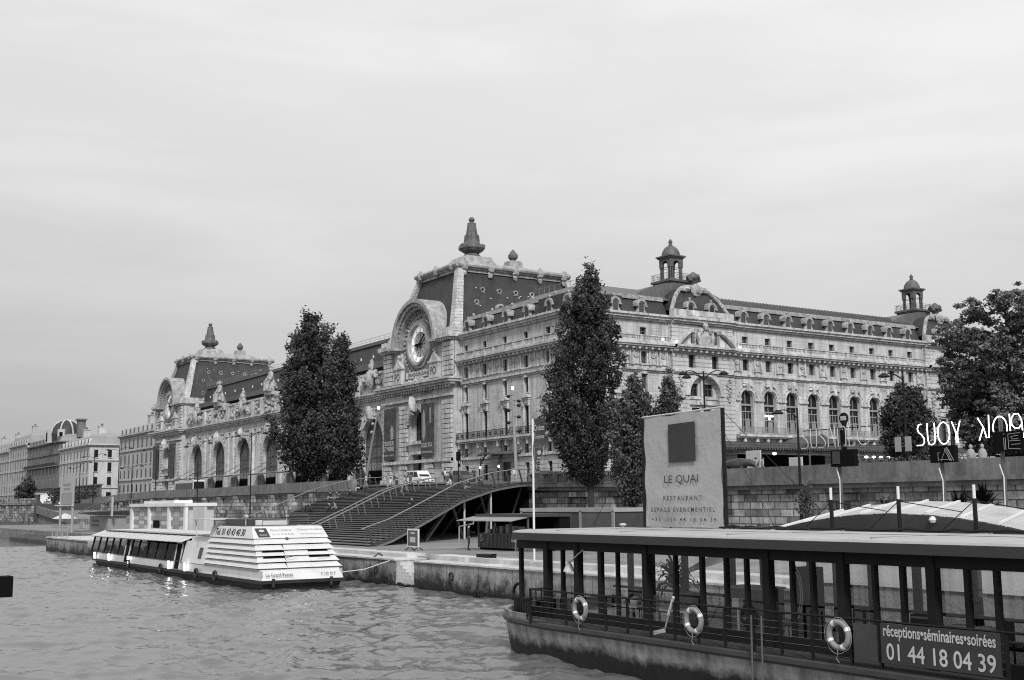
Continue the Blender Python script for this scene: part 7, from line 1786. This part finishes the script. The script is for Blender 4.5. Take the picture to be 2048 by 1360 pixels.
wp = [('person in a white shirt and dark trousers walking up the stairs', (54.6, 107.7, 5.50), UPS, 'walk', 'offwhite', 'hair', 'darkmetal'),
 ('person in black with white shoes walking up the stairs', (54.2, 105.5, 5.42), UPS, 'walk', 'hair', 'hair', 'white'),
 ('person in grey with white shoes walking up, rightmost walker', (55.3, 106.0, 5.62), UPS, 'walk', 'lettergrey', 'grey', 'white'),
 ('person in a dark coat a few steps above the walkers', (57.6, 109.0, 5.92), UPS, 'walk', 'darkgrey', 'hair', 'darkmetal'),
 ('person standing at the top of the rails, left of the white shirt', (62.8, 124.5, 6.38), UPS, 'stand', 'grey', 'lettergrey', 'white'),
 ('second person standing at the top of the rails', (62.9, 123.0, 6.38), RIV, 'stand', 'darkgrey', 'grey', 'darkmetal'),
 ('person in a white top with a dark backpack at the stair top', (66.3, 117.2, 6.72), UPS, 'stand', 'white', 'hair', 'darkmetal'),
 ('person in a grey top with a backpack at the stair top', (66.5, 116.0, 6.72), UPS, 'stand', 'grey', 'hair', 'darkmetal'),
 ('person in white at the top left corner of the stairs', (63.5, 131.8, 6.45), RIV, 'stand', 'offwhite', 'darkgrey', 'darkmetal'),
 ('person in black at the top left corner of the stairs', (63.4, 130.6, 6.45), UPS, 'stand', 'hair', 'hair', 'darkmetal'),
 ('person in grey crossing the landing in front of the white van', (66.5, 127.0, 6.8), .4, 'walk', 'grey', 'hair', 'white'),
 ('person in a dark coat right of the traffic light on the landing', (66.8, 111.5, 6.66), 2.8, 'walk', 'darkgrey', 'hair', 'darkmetal'),
 ('person in white far right on the landing near the pennant flag', (66.8, 103.4, 6.55), 2.9, 'stand', 'offwhite', 'grey', 'darkmetal'),
 ('person in grey standing before the pale advertising panel, left one', (67, 68.35, 6.17), -2.0, 'stand', 'grey', 'darkgrey', 'darkmetal'),
 ('person with a pushchair before the advertising panel, right one', (67, 67.6, 6.17), -2.0, 'stand', 'lettergrey', 'darkgrey', 'darkmetal'),
 ('dark silhouette behind the parapet under the row of small lamps', (70, 59.5, 6.05), RIV, 'stand', 'hair', 'hair', 'darkmetal'),
 ('person in white on the far lower quay by the gate kiosk', (39, 148.6, 1.48), RIV, 'stand', 'offwhite', 'grey', 'darkmetal'),
 ('tiny dark figure standing on the far cobbled bank at left', (45, 240, 1.2), RIV, 'stand', 'hair', 'hair', 'darkmetal'),
 ('tiny pale figure walking on the ramp', (58, 272, 4.6), RIV, 'walk', 'lettergrey', 'grey', 'darkmetal')]
for k, a in enumerate(wp): person(a[0], a[1], a[2], a[3], a[4], a[5], shoes=a[6], seed=40 + k, bare=(k == 0))
for k, (x, y, lab) in enumerate(((66.3, 117.2, 'dark backpack worn by the person in the white top'), (66.5, 116.0, 'grey backpack worn by the person in the grey top'))):
    t = thing('backpack', lab, 'backpack', (x - .2, y, 7.7), UPS); m = MB(); m.blob((0, -.0, .22), .17, .11, .26, 10); m.build('bag', 'darkgrey' if k == 0 else 'steeldark', t, smooth=True, local=True); m = MB(); m.tube([(-.1, .08, .1), (-.12, .2, .4), (-.1, .1, .48)], .02, 5); m.tube([(.1, .08, .1), (.12, .2, .4), (.1, .1, .48)], .02, 5); m.build('strap', 'hair', t, local=True)
person('person in black carrying a pale frame beside the kiosk', (39.45, 66.6, 1.48), -2.2, 'carry', 'hair', 'hair', seed=77)
t = thing('carried_frame', 'pale bent frame held by the person beside the kiosk', 'frame', (39.4, 67.4, 1.9)); m = MB(); m.tube([(39.2, 67.35, 1.9), (39.25, 67.45, 3.0), (39.6, 66.2, 3.2), (39.6, 66.2, 3.35)], .05, 6); m.build('bar', 'lettergrey', t)

# ================================================================== vehicles
def wheel(parent, x, y, r, w_=.2):
    m = MB(); m.tube([(x - w_ / 2, y, r), (x + w_ / 2, y, r)], r, 16); o = m.build('wheel', 'hulldark', parent, local=True)
    m = MB(); q = 1 if x > 0 else -1; m.tube([(x + q * w_ * .45, y, r), (x + q * (w_ / 2 + .012), y, r)], r * .58, 12); m.build('rim', 'lettergrey', o, local=True)
def vehicle(name, label, cat, loc, rz, prof, glassp, width, paint, axles, wr=.32, group=None, lit=False, sides=None):
    """prof outline (y forward, z); glassp = list of side window outlines; front at +y"""
    t = thing(name, label, cat, loc, rz, group); hw = width / 2
    f = Fr((0, 0, 0), (0, 1, 0), (1, 0, 0)); m = MB(); tp = max(p[1] for p in prof)
    n = len(prof); vs = []
    for q in (-1, 1):
        for y, z in prof: vs.append((q * (hw - .12 * max(0, (z - .8)) / max(.1, tp - .8)), y, z))
    m.add(vs, [tuple(range(n)), tuple(range(2 * n - 1, n - 1, -1))] + [(i, (i + 1) % n, n + (i + 1) % n, n + i) for i in range(n)]); m.build('body', paint, t, local=True)
    for g in glassp:
        for q in (-1, 1):
            m = MB(); m.poly(*[(q * (hw + .008 - .12 * max(0, (z - .8)) / max(.1, tp - .8)), y, z) for y, z in g]); m.build('side_window', 'pane', t, local=True)
    for (a, b) in (sides or []):                          # windscreen / rear window as edges of the outline
        (ya, za), (yb, zb) = a, b; nv = Vector((0, zb - za, -(yb - ya))).normalized() * .01
        if nv.y * (ya + yb) < 0: nv = -nv
        wa = hw - .16 - .1 * max(0, za - .8) / (tp - .8); wb = hw - .16 - .1 * max(0, zb - .8) / (tp - .8)
        m = MB(); m.poly(*[Vector(p) + nv for p in ((-wa, ya, za), (wa, ya, za), (wb, yb, zb), (-wb, yb, zb))]); m.build('windscreen', 'pane', t, local=True)
    fy = max(p[0] for p in prof)
    for q in (-1, 1): m = MB(); m.box(q * hw * .72 - .16, q * hw * .72 + .16, fy - .05, fy + .015, .62, .78); m.build('headlight', 'bright' if lit else 'panelight', t, local=True)
    m = MB(); m.box(-hw * .95, hw * .95, fy - .02, fy + .05, .35, .52); m.build('bumper', 'darkgrey', t, local=True)
    for y in axles:
        for q in (-1, 1): wheel(t, q * (hw - .1), y, wr)
    return t
VP = [(-2.35, .35), (-2.4, .9), (-2.3, 1.75), (-2.1, 1.93), (.75, 1.95), (1.0, 1.85), (1.6, 1.15), (2.3, 1.0), (2.4, .75), (2.4, .35)]
vehicle('parked_van', 'white van at the top of the stairs below the clock', 'van', (72.2, 134.3, 6.78), PI, VP, [[(.1, 1.15), (1.4, 1.15), (.95, 1.78), (.1, 1.8)], [(-1.0, 1.15), (0, 1.15), (0, 1.8), (-1.0, 1.8)], [(-2.1, 1.15), (-1.1, 1.15), (-1.1, 1.8), (-2.0, 1.8)]], 1.85, 'white', (-1.5, 1.5), .33, sides=[((.98, 1.83), (1.58, 1.18))])
CP = [(-2.1, .3), (-2.15, .8), (-2.0, .95), (-1.4, 1.0), (-.9, 1.42), (.2, 1.46), (.6, 1.38), (1.2, .98), (2.0, .85), (2.1, .6), (2.1, .3)]
CG = [[(-1.2, 1.0), (-.05, 1.0), (-.05, 1.4), (-.8, 1.38)], [(.0, 1.0), (1.05, 1.0), (.55, 1.36), (.0, 1.4)]]
CS = [((.6, 1.38), (1.2, .99)), ((-1.4, 1.01), (-.9, 1.42))]
vehicle('parked_car', 'dark car behind the two people with backpacks', 'car', (71.5, 122.4, 6.74), PI, [(y, z * 1.15) for y, z in CP], [[(y, z * 1.15) for y, z in g] for g in CG], 1.7, 'steeldark', (-1.35, 1.35), sides=[((a[0], a[1] * 1.15), (b[0], b[1] * 1.15)) for a, b in CS])
vehicle('parked_car', 'dark saloon car before the canopied river door', 'car', (74, 108.5, 6.6), PI, CP, CG, 1.7, 'darkgrey', (-1.35, 1.35), sides=CS)
far = [((75, 345, 5.1), 'dark', 'farthest right of the distant cars, its headlights lit', True), ((75, 356, 5.1), 'darkgrey', 'distant dark car second from the right with lit headlights', True), ((76, 378, 5.1), 'lettergrey', 'distant pale car in the middle of the far traffic', False), ((78, 402, 5.1), 'darkgrey', 'distant dark car left of the pale one', False), ((76, 455, 5.1), 'offwhite', 'distant white vehicle at the left edge of the picture', True)]
for loc, pt, lab, lit in far: vehicle('far_car', lab, 'car', loc, PI, CP, CG, 1.75, 'darkgrey' if pt == 'dark' else pt, (-1.35, 1.35), group='cars in the far street', lit=lit, sides=CS)
BP = [(-5.8, .35), (-5.8, 3.0), (-5.6, 3.1), (5.6, 3.1), (5.8, 2.95), (5.85, .35)]
vehicle('city_bus', 'pale city bus behind the parapet below the far clock', 'bus', (72, 228, 6.35), PI, BP, [[(-5.2 + k * 1.8, 1.3), (-3.5 + k * 1.8, 1.3), (-3.5 + k * 1.8, 2.6), (-5.2 + k * 1.8, 2.6)] for k in range(6)], 2.5, 'offwhite', (-3.6, 3.6), .45, sides=[((5.8, 2.8), (5.85, 1.2))])
# bicycles leaning at the stair top
def bicycle(label, x, y, z, rz):
    t = thing('bicycle', label, 'bicycle', (x, y, z), rz, 'bicycles at the stair top')
    for q in (-.5, .5): m = MB(); m.tube([(0, q + .33 * math.cos(a), .34 + .33 * math.sin(a)) for a in [i * PI / 9 for i in range(18)]], .02, 5, closed=True); m.build('wheel', 'darkmetal', t, local=True)
    m = MB(); 
    for a, b in (((0, -.5, .34), (0, -.15, .3)), ((0, -.15, .3), (0, -.25, .85)), ((0, -.25, .8), (0, .35, .85)), ((0, -.15, .3), (0, .35, .8)), ((0, .5, .34), (0, .33, 1.0)), ((0, -.5, .34), (0, -.23, .75))): m.tube([a, b], .018, 5)
    m.build('frame', 'grey', t, local=True); m = MB(); m.tube([(-.25, .3, 1.0), (0, .33, 1.02), (.25, .3, 1.0)], .015, 5); m.build('handlebar', 'darkmetal', t, local=True); m = MB(); m.blob((0, -.27, .92), .07, .13, .04, 8); m.build('saddle', 'hair', t, local=True)
bicycle('bicycle parked at the stair top just right of the traffic light', 67.5, 112.6, 6.7, .2); bicycle('bicycle parked farther right at the stair top, before the dark saloon', 67.6, 109.4, 6.65, -.2)

# rhinoceros bronze on the forecourt and other pieces seen over the parapet
J = {'pelvis': ((0, -.75, .95), (.42, .45)), 'belly': ((0, 0, .92), (.46, .48)), 'chest': ((0, .75, 1.0), (.42, .5)), 'neck': ((0, 1.2, 1.0), (.3, .34)), 'head': ((0, 1.6, .82), (.2, .24)), 'nose': ((0, 2.0, .66), (.13, .16)), 'horn': ((0, 2.1, .9), .05), 'tip': ((0, 2.2, 1.12), .012), 'tail': ((0, -1.2, 1.05), .05), 'tailtip': ((0, -1.35, .7), .02), 'ear': ((.14, 1.45, 1.12), .05), 'eartip': ((.2, 1.42, 1.28), .02), 'earb': ((-.14, 1.45, 1.12), .05), 'earbtip': ((-.2, 1.42, 1.28), .02)}
B = [('pelvis', 'belly', 0), ('belly', 'chest', 0), ('chest', 'neck', 0), ('neck', 'head', 0), ('head', 'nose', 0), ('nose', 'horn', 0), ('horn', 'tip', 0), ('pelvis', 'tail', 0), ('tail', 'tailtip', 0), ('head', 'ear', 0), ('ear', 'eartip', 0), ('head', 'earb', 0), ('earb', 'earbtip', 0)]
for q, n in ((-1, 'a'), (1, 'b')):
    J['fh' + n] = ((q * .28, .7, .7), .2); J['fk' + n] = ((q * .28, .72, .38), .14); J['ff' + n] = ((q * .28, .72, .03), .15)
    J['bh' + n] = ((q * .28, -.75, .7), .22); J['bk' + n] = ((q * .28, -.62, .5), .16); J['bo' + n] = ((q * .28, -.86, .3), .12); J['bf' + n] = ((q * .28, -.8, .03), .15)
    B += [('chest', 'fh' + n, 0), ('fh' + n, 'fk' + n, 0), ('fk' + n, 'ff' + n, 0), ('pelvis', 'bh' + n, 0), ('bh' + n, 'bk' + n, 0), ('bk' + n, 'bo' + n, 0), ('bo' + n, 'bf' + n, 0)]
me = person_mesh(J, B, ['bronze'], 1); rh = bpy.data.objects.new('rhinoceros_statue', me); COL.objects.link(rh); rh.location = (66.6, 70.2, 6.55); rh.rotation_euler = (0, 0, PI + .25); WL[rh.name] = Vector((0, 0, 0))
tag(rh, 'dark bronze rhinoceros on the parapet walk beside the banner', 'statue')
m = MB(); m.box(-.7, .7, -1.4, 2.0, -.5, 0); m.build('plinth', 'parapet', rh, local=True)
def panel(label, x, y0, y1, z0, z1, cat='advertising panel', mark=True):
    t = thing('advertising_panel', label, cat, (x, (y0 + y1) / 2, z0)); m = MB(); m.box(x, x + .15, y1, y0, z0, z1); m.build('frame', 'offwhite', t)
    if mark: m = MB(); m.box(x - .01, x, y1 + .15, (y0 + y1) / 2 + .1, z0 + (z1 - z0) * .35, z0 + (z1 - z0) * .6); m.build('picture', 'darkgrey', t)
panel('tall pale advertising panel right of the bronze rhinoceros', 72, 74.6, 72.9, 6.1, 8.75, mark=False); panel('small pale poster with a dark figure in the canopy shade', 72, 69.6, 68.2, 6.1, 8.0)
for k, (y, lab) in enumerate(((50.8, 'pale stone bust on the parapet walk, left of two under the big tree'), (49.9, 'pale stone figure right of the bust under the big tree'))):
    t = thing('garden_statue', lab, 'statue', (70, y, 6.0)); m = MB(); m.lathe([(.3, 6.0), (.3, 6.3), (.22, 6.35), (.22, 7.1), (.3, 7.15)], (70, y, 0), 8); m.build('pedestal', 'lettergrey', t); m = MB(); m.lathe([(.28, 7.15), (.32, 7.5), (.2, 7.8), (.08, 7.85), (.12, 7.93), (.13, 8.05), (.06, 8.16)], (70, y, 0), 10); m.build('figure', 'lettergrey', t, smooth=True)
t = thing('flower_planter', 'bushy planters with flowers along the parapet walk under the lamps', 'planter', (69, 55.5, 6.0)); m = MB(); m.box(68.8, 69.3, 50.5, 60, 6.05, 6.6); m.build('trough', 'darkgrey', t)
rng = np.random.default_rng(3); leaf_mesh('foliage', np.stack([rng.uniform(68.7, 69.4, 1500), rng.uniform(50.5, 60, 1500), 6.6 + rng.random(1500) ** 1.5 * .9], 1), .16, 'leafmid', t, 5)
# exhibition banners hung on the clock pavilion (generic pictures)
def wall_banner(label, y0, y1, z0, z1, lines, dark, figs):
    t = thing('exhibition_banner', label, 'banner', (92.4, (y0 + y1) / 2, z0)); m = MB(); m.box(92.25, 92.5, y0, y1, z0, z1); m.build('fabric', 'postertone', t)
    m = MB()
    for k, (tx, h_) in enumerate(lines): z = z0 + 2.5 - k * .95; text_into(m, tx, (92.235, y1 - .25, z), RT, UP, (y1 - y0) - .5, h_, .0, bold=.02)
    m.build('lettering', 'offwhite', t)
    f2 = Fr((92.24, 0, 0), (0, 1, 0), (-1, 0, 0)); m = MB()
    for pts in figs: m.prism(f2, pts, 0, .01)
    m.build('picture', 'lettergrey', t)
wall_banner('left of two tall dark banners on the clock pavilion, with white lettering low down', 180.4, 184.4, 12.0, 20.9, [('SPLENDEURS', .75), ('ET MISERES', .75), ('22 SEPT - 17 JANV', .35)], True, [[(180.8, 15.6), (181.8, 15.4), (182.0, 17.2), (181.4, 18.0), (180.8, 17.2)]])
wall_banner('right of two tall dark banners on the clock pavilion, showing a pale upright shape', 166.8, 170.9, 12.1, 20.9, [('', .1), ('DOLCE VITA?', .75), ('EXPOSITION', .35)], True, [[(169.9, 14.6), (170.4, 15.4), (170.3, 19.0), (169.9, 20.0), (169.5, 19.0), (169.3, 16.0)], [(167.4, 17.6), (167.9, 17.5), (168.0, 19.9), (167.5, 20.2)]])
wall_banner('dark banner on the far clock pavilion, right side', 306.8, 310.8, 12.1, 20.9, [], True, [])
wall_banner('dark banner on the far clock pavilion, left side', 320.8, 325.0, 12.1, 20.9, [], True, [])
# ================================================================== far houses upstream
def house(name, label, y0, y1, zc, zr, stone, rows, step, base=5.0, x=97.0, depth=16, wmat='pane', side=False, chim=0, roof='zincfar', balc=(), cat='apartment house', seed=0):
    t = thing(name, label, cat, (x + depth / 2, (y0 + y1) / 2, base)); fr = Fr((x, 0, 0), (0, 1, 0), (-1, 0, 0)); rr = random.Random(seed)
    m = MB(); m.box(x, x + depth, y0, y1, base, zc); m.build('wall', stone, t)
    m = MB(); e = 1.2
    m.hexa([(x + .3, y0 + .3, zc), (x + depth - .3, y0 + .3, zc), (x + depth - .3, y1 - .3, zc), (x + .3, y1 - .3, zc), (x + 1.6, y0 + e, zc + (zr - zc) * .62), (x + depth - 1.6, y0 + e, zc + (zr - zc) * .62), (x + depth - 1.6, y1 - e, zc + (zr - zc) * .62), (x + 1.6, y1 - e, zc + (zr - zc) * .62)])
    z1 = zc + (zr - zc) * .62
    m.hexa([(x + 1.6, y0 + e, z1), (x + depth - 1.6, y0 + e, z1), (x + depth - 1.6, y1 - e, z1), (x + 1.6, y1 - e, z1), (x + 6, y0 + 6, zr), (x + depth - 6, y0 + 6, zr), (x + depth - 6, y1 - 6, zr), (x + 6, y1 - 6, zr)])
    rf = m.build('roof', roof, t)
    m = MB()
    for z, d, h in ((zc - .5, .9, .5), (zc - .9, .45, .4)) + tuple((q, .35, .35) for q in balc): m.box(x - d, x + depth, y0 - (d if side else 0), y1, z, z + h)
    m.build('cornice', stone, t)
    n = max(1, int((y1 - y0) / step)); proto = None
    def addw(o, fr_, s, z, w_, h):
        q = MB(); q.fbox(fr_, s - w_ / 2, s + w_ / 2, z, z + h, -.1, .05); q.build('window', wmat, t)
        q = MB(); q.fbox(fr_, s - w_ / 2 - .2, s + w_ / 2 + .2, z - .25, z, 0, .25)
        return q
    sill = MB(); cnt = 0
    for (z, h, w_) in rows:
        for k in range(n):
            if cnt >= 96: break
            q = addw(t, fr, y0 + (k + .5) * (y1 - y0) / n, z, w_, h); sill.add(q.v, q.f); cnt += 1
    if side:
        fs = Fr((0, y0, 0), (1, 0, 0), (0, -1, 0))
        for (z, h, w_) in rows[:4]:
            for k in range(3): q = addw(t, fs, x + 2.2 + k * 4.6, z, w_, h); sill.add(q.v, q.f)
    sill.build('window_sill', stone, t)
    for k in range(n):
        m = MB(); s = y0 + (k + .5) * (y1 - y0) / n; m.fbox(fr, s - .8, s + .8, zc, zc + 1.9, -1.6, -.1); d = m.build('dormer', stone, t); m = MB(); m.fbox(fr, s - .45, s + .45, zc + .3, zc + 1.6, -.1, -.03); m.build('pane', wmat, d)
    for k in range(chim):
        yy = y0 + (k + .6) * (y1 - y0) / chim; m = MB(); m.box(x + 6, x + 8.2, yy - 1.2, yy + 1.2, zr - 2, zr + 2.6); m.box(x + 5.8, x + 8.4, yy - 1.4, yy + 1.4, zr + 2.6, zr + 2.9); c = m.build('chimney', stone, rf)
        m = MB()
        for j in range(5): m.lathe([(.2, zr + 2.9), (.16, zr + 3.7)], (x + 7.1, yy - 1 + j * .5, 0), 6)
        m.build('chimney_pots', 'lead', c)
    return t
R5 = [(21.9, 3.2, 1.25), (17.2, 3.0, 1.25), (13.0, 2.6, 1.2), (8.9, 2.3, 1.2), (5.6, 2.6, 1.5)]
house('apartment_house', 'long plain pale house touching the far clock pavilion on its left', 327.5, 379, 26.6, 30.0, 'stonefar', R5, 4.3, chim=2, balc=(21.3, 12.4), seed=1)
house('apartment_house', 'sunlit pale corner house with a low hipped roof and shuttered side windows', 418, 463.5, 26.2, 30.3, 'stonefar2', [(21.5, 2.6, 1.3), (16.6, 3.2, 1.3), (12.0, 2.8, 1.3), (6.0, 3.6, 1.6)], 5.0, side=True, chim=2, balc=(20.4, 11.0), seed=2)
t3 = house('domed_house', 'sooty balconied corner house crowned by a ribbed dome', 466, 526, 29.5, 33.0, 'stonefar3', [(25.4, 2.8, 1.6), (21.0, 3.0, 1.6), (16.4, 3.2, 1.6), (11.6, 3.2, 1.6), (6.0, 3.6, 2.6)], 6.6, side=True, chim=2, balc=(24.6, 20.2, 10.6), seed=3, roof='zincfar')
m = MB(); cx, cy = 101.5, 476.0
m.lathe([(6.0, 29.0), (6.0, 32.0), (6.3, 32.2), (6.0, 33.0), (5.4, 34.6), (4.3, 36.2), (2.6, 37.4), (.8, 37.9), (.2, 38.0)], (cx, cy, 0), 16); d = m.build('dome', 'slate', t3, smooth=True)
for k in range(8):
    a = k * PI / 4 + .2; m = MB(); m.tube([(cx + r * math.cos(a), cy + r * math.sin(a), z) for r, z in ((6.3, 32.2), (6.1, 33), (5.5, 34.7), (4.4, 36.3), (2.7, 37.5), (.8, 38.0))], .3, 5); m.build('dome_rib', 'stonefar2', d)
for q in (-1, 1):
    m = MB(); a = PI + .6 + q * .5; m.cbox((cx + 6.0 * math.cos(a), cy + 6.0 * math.sin(a), 31.6), 2.6, 2.6, 5.0, a); dd = m.build('dormer', 'stonefar2', t3); m = MB(); m.cbox((cx + 6.6 * math.cos(a), cy + 6.6 * math.sin(a), 31.3), 1.6, 1.2, 3.4, a); m.build('pane', 'black', dd)
    m = MB(); m.box(cx + 2, cx + 4.6, cy + q * 9.5 - 1.6, cy + q * 9.5 + 1.6, 31, 37.4); m.box(cx + 1.6, cx + 5, cy + q * 9.5 - 2.2, cy + q * 9.5 + 2.2, 37.4, 38.0); m.build('chimney', 'stonefar3', t3)
for z in (10.4, 20.0):
    m = MB(); m.box(95.6, 97, 466, 526, z, z + .35); b_ = m.build('balcony', 'stonefar3', t3); m = MB(); m.box(95.6, 95.66, 466, 526, z + .35, z + 1.5); m.build('iron_railing', 'darkmetal', b_)
for k in range(3): m = MB(); m.box(94.4, 97, 468 + k * 6, 471 + k * 6, 5.8, 9.6); m.build('lit_shopfront', emit('shop_glow', .8, .5), t3)
m = MB(); m.hexa([(93, 466, 9.6), (93, 500, 9.6), (97, 500, 10.2), (97, 466, 10.2), (93, 466, 9.7), (93, 500, 9.7), (97, 500, 10.4), (97, 466, 10.4)]); m.build('awning', 'offwhite', t3)
house('apartment_house', 'pale terrace with tall zinc roof at the left edge of the picture, nearer part', 527, 566, 31.5, 37.5, 'stonefar', [(26, 2.8, 1.4), (21, 3.2, 1.4), (16, 3.2, 1.4), (11, 3.2, 1.4), (6, 3.6, 2.0)], 5.0, chim=1, balc=(25, 20, 10), seed=4)
house('apartment_house', 'farthest pale terrace cut by the left edge of the picture', 567, 640, 30.0, 36.0, 'stonefar', [(26, 2.8, 1.4), (21, 3.2, 1.4), (16, 3.2, 1.4), (11, 3.2, 1.4), (6, 3.6, 2.0)], 6.0, chim=2, balc=(25, 20, 10), seed=5)
t = thing('garden_wall', 'dark balustraded garden wall with greenery before the pale corner house', 'wall', (92, 400, 5)); m = MB(); m.box(90, 90.6, 372, 440, 4.9, 8.2); m.build('wall_face', 'parapet', t); m = MB(); m.box(89.8, 90.8, 372, 440, 11.2, 11.6); m.build('coping', 'parapet', t)
m = MB()
for k in range(34): m.box(90.1, 90.5, 372.5 + k * 2, 373.2 + k * 2, 8.2, 11.2)
m.build('balusters', 'parapet', t)
rng = np.random.default_rng(8); leaf_mesh('greenery', np.stack([rng.uniform(88, 90, 1600), 372 + 68 * rng.random(1600), 5 + 5.5 * rng.random(1600) ** 1.3], 1), .7, 'leafdark', t, 9)

# ================================================================== landing-stage structures at left
t = thing('chequered_pavilion', 'white box pavilion with chequered translucent panels behind the tour boat', 'pavilion', (38, 132, 1.48))
y0, y1 = 121.5, 141.8; XP = 38.0
m = MB(); m.box(XP + .2, XP + 3, y0, y1, 1.48, 4.5); m.build('back_box', 'offwhite', t)
m = MB(); m.box(XP - .2, XP + 3.2, y0 - .4, y1 + .4, 4.5, 4.85); m.box(XP, XP + 2, y0 + 4, y1 - 5, 4.85, 5.15); m.build('roof', 'white', t)
for y in (y0, 127.2, 134.6, y1): m = MB(); m.box(XP - .1, XP + .2, y - .3, y + .3, 1.48, 4.5); m.build('column', 'white', t)
rr = random.Random(3); ncol = 9; nrow = 6
for k in range(ncol):
    for j in range(nrow):
        if (k + j) % 2 == 0 or rr.random() < .25:
            a = y0 + .35 + (y1 - y0 - .7) * k / ncol; b = y0 + .35 + (y1 - y0 - .7) * (k + 1) / ncol
            m = MB(); m.box(XP + .14, XP + .2, a, b, 1.6 + j * .48, 2.08 + j * .48); m.build('chequer_panel', ['grey', 'lettergrey', 'grey'][rr.randrange(3)], t)
m = MB(); m.box(XP + .0, XP + .1, 131.0, 133.0, 2.2, 3.0); m.build('screen', 'black', t)
for k, (a, b, z1) in enumerate(((117.0, 120.6, 4.45), (142.2, 144.6, 4.2))): m = MB(); m.box(XP + .5, XP + .8, a, b, 1.48, z1); m.build('side_panel', 'offwhite', t)
t = thing('gate_kiosk', 'small grey ticket kiosk with a pointed stayed awning left of the chequered pavilion', 'kiosk', (37.5, 153, 1.48))
m = MB(); m.box(36.8, 39.0, 148.0, 157.0, 1.3, 3.4); m.build('cabin', 'grey', t)
m = MB(); m.box(36.74, 36.8, 152.5, 155.5, 2.7, 2.95); m.box(36.74, 36.8, 152.5, 155.5, 2.15, 2.4); m.build('window_slot', 'darkgrey', t)
m = MB(); m.hexa([(35.5, 147.6, 3.5), (36.4, 162.5, 3.72), (39, 157.5, 3.6), (39.5, 147.6, 3.5), (35.5, 147.6, 4.0), (36.4, 162.5, 3.78), (39, 157.5, 4.0), (39.5, 147.6, 4.0)]); m.build('awning', 'hulldark', t)
m = MB(); m.box(36.9, 37.1, 146.8, 147.2, 3.4, 5.75); m.build('mast', 'framelight', t)
for p in ((36.4, 161.5, 3.85), (36, 154, 3.98), (36, 150, 4.0)): m = MB(); m.tube([(37, 147, 5.65), p], .05, 5); m.build('stay', 'lettergrey', t)
t = thing('twin_pole_sign', 'pale printed banner stretched between two tall white poles at left', 'sign', (33, 154, 1.4))
for y, zt in ((157.6, 8.6), (150.9, 8.6)): m = MB(); m.tube([(33.3, y, 1.3), (33.3, y, zt)], .16, 8); m.build('pole', 'lettergrey', t)
m = MB(); m.tube([(33.2, 160.2, 4.75), (33.2, 150.5, 4.75)], .1, 6); m.build('crossbar', 'offwhite', t)
m = MB(); m.box(33.25, 33.3, 151.2, 157.3, 6.3, 8.3); m.build('upper_panel', 'framelight', t); m = MB(); m.box(33.25, 33.3, 151.2, 157.3, 4.9, 6.28); m.build('lower_panel', 'lettergrey', t)
m = MB(); m.box(33.2, 33.25, 152.3, 156.4, 7.3, 7.5); m.box(33.2, 33.25, 152.3, 156.0, 6.8, 6.95); m.build('faint_lettering', 'lettergrey', t)
for k, y in enumerate((128.0, 130.6, 133.0)):
    t = thing('pier_rail', 'metal guard rail on the stone landing block, ' + ('nearest the tour boat', 'middle one', 'farthest upstream')[k], 'railing', (28, y, 1.42)); m = MB(); m.tube([(27.6, y - 1.1, 1.42), (27.6, y - 1.1, 2.5), (27.6, y + 1.1, 2.5), (27.6, y + 1.1, 1.42)], .05, 6); m.build('frame', 'grey', t); m = MB(); m.tube([(27.6, y - 1.1, 2.0), (27.6, y + 1.1, 2.0)], .03, 6); m.tube([(27.6, y - .3, 1.42), (27.6, y - .3, 2.5)], .03, 6); m.build('bars', 'grey', t)
t = thing('market_umbrella', 'small pale parasol on the far quay below the ramp', 'parasol', (46, 214, 1.45)); m = MB(); m.lathe([(2.2, 2.6), (1.2, 3.1), (.1, 3.5)], (46, 214, 0), 8); m.build('canopy', 'offwhite', t); m = MB(); m.tube([(46, 214, 1.4), (46, 214, 3.4)], .06, 6); m.build('pole', 'grey', t)
m = MB(); m.box(40.8, 41.0, 178, 180.2, 1.5, 2.4); tag(m.build('notice_board', 'lettergrey'), 'small pale notice board on the far quay right of the parasol', 'sign')
# dark end of our own boat's rail at the left edge
m = MB(); m.box(0.2, 1.06, 5.95, 6.05, 4.09, 4.185); m.box(0.2, 1.0, 5.96, 6.04, 4.05, 4.09); tag(m.build('rail_end', 'black'), 'dark blunt end of a near rail poking in at the left edge', 'rail')
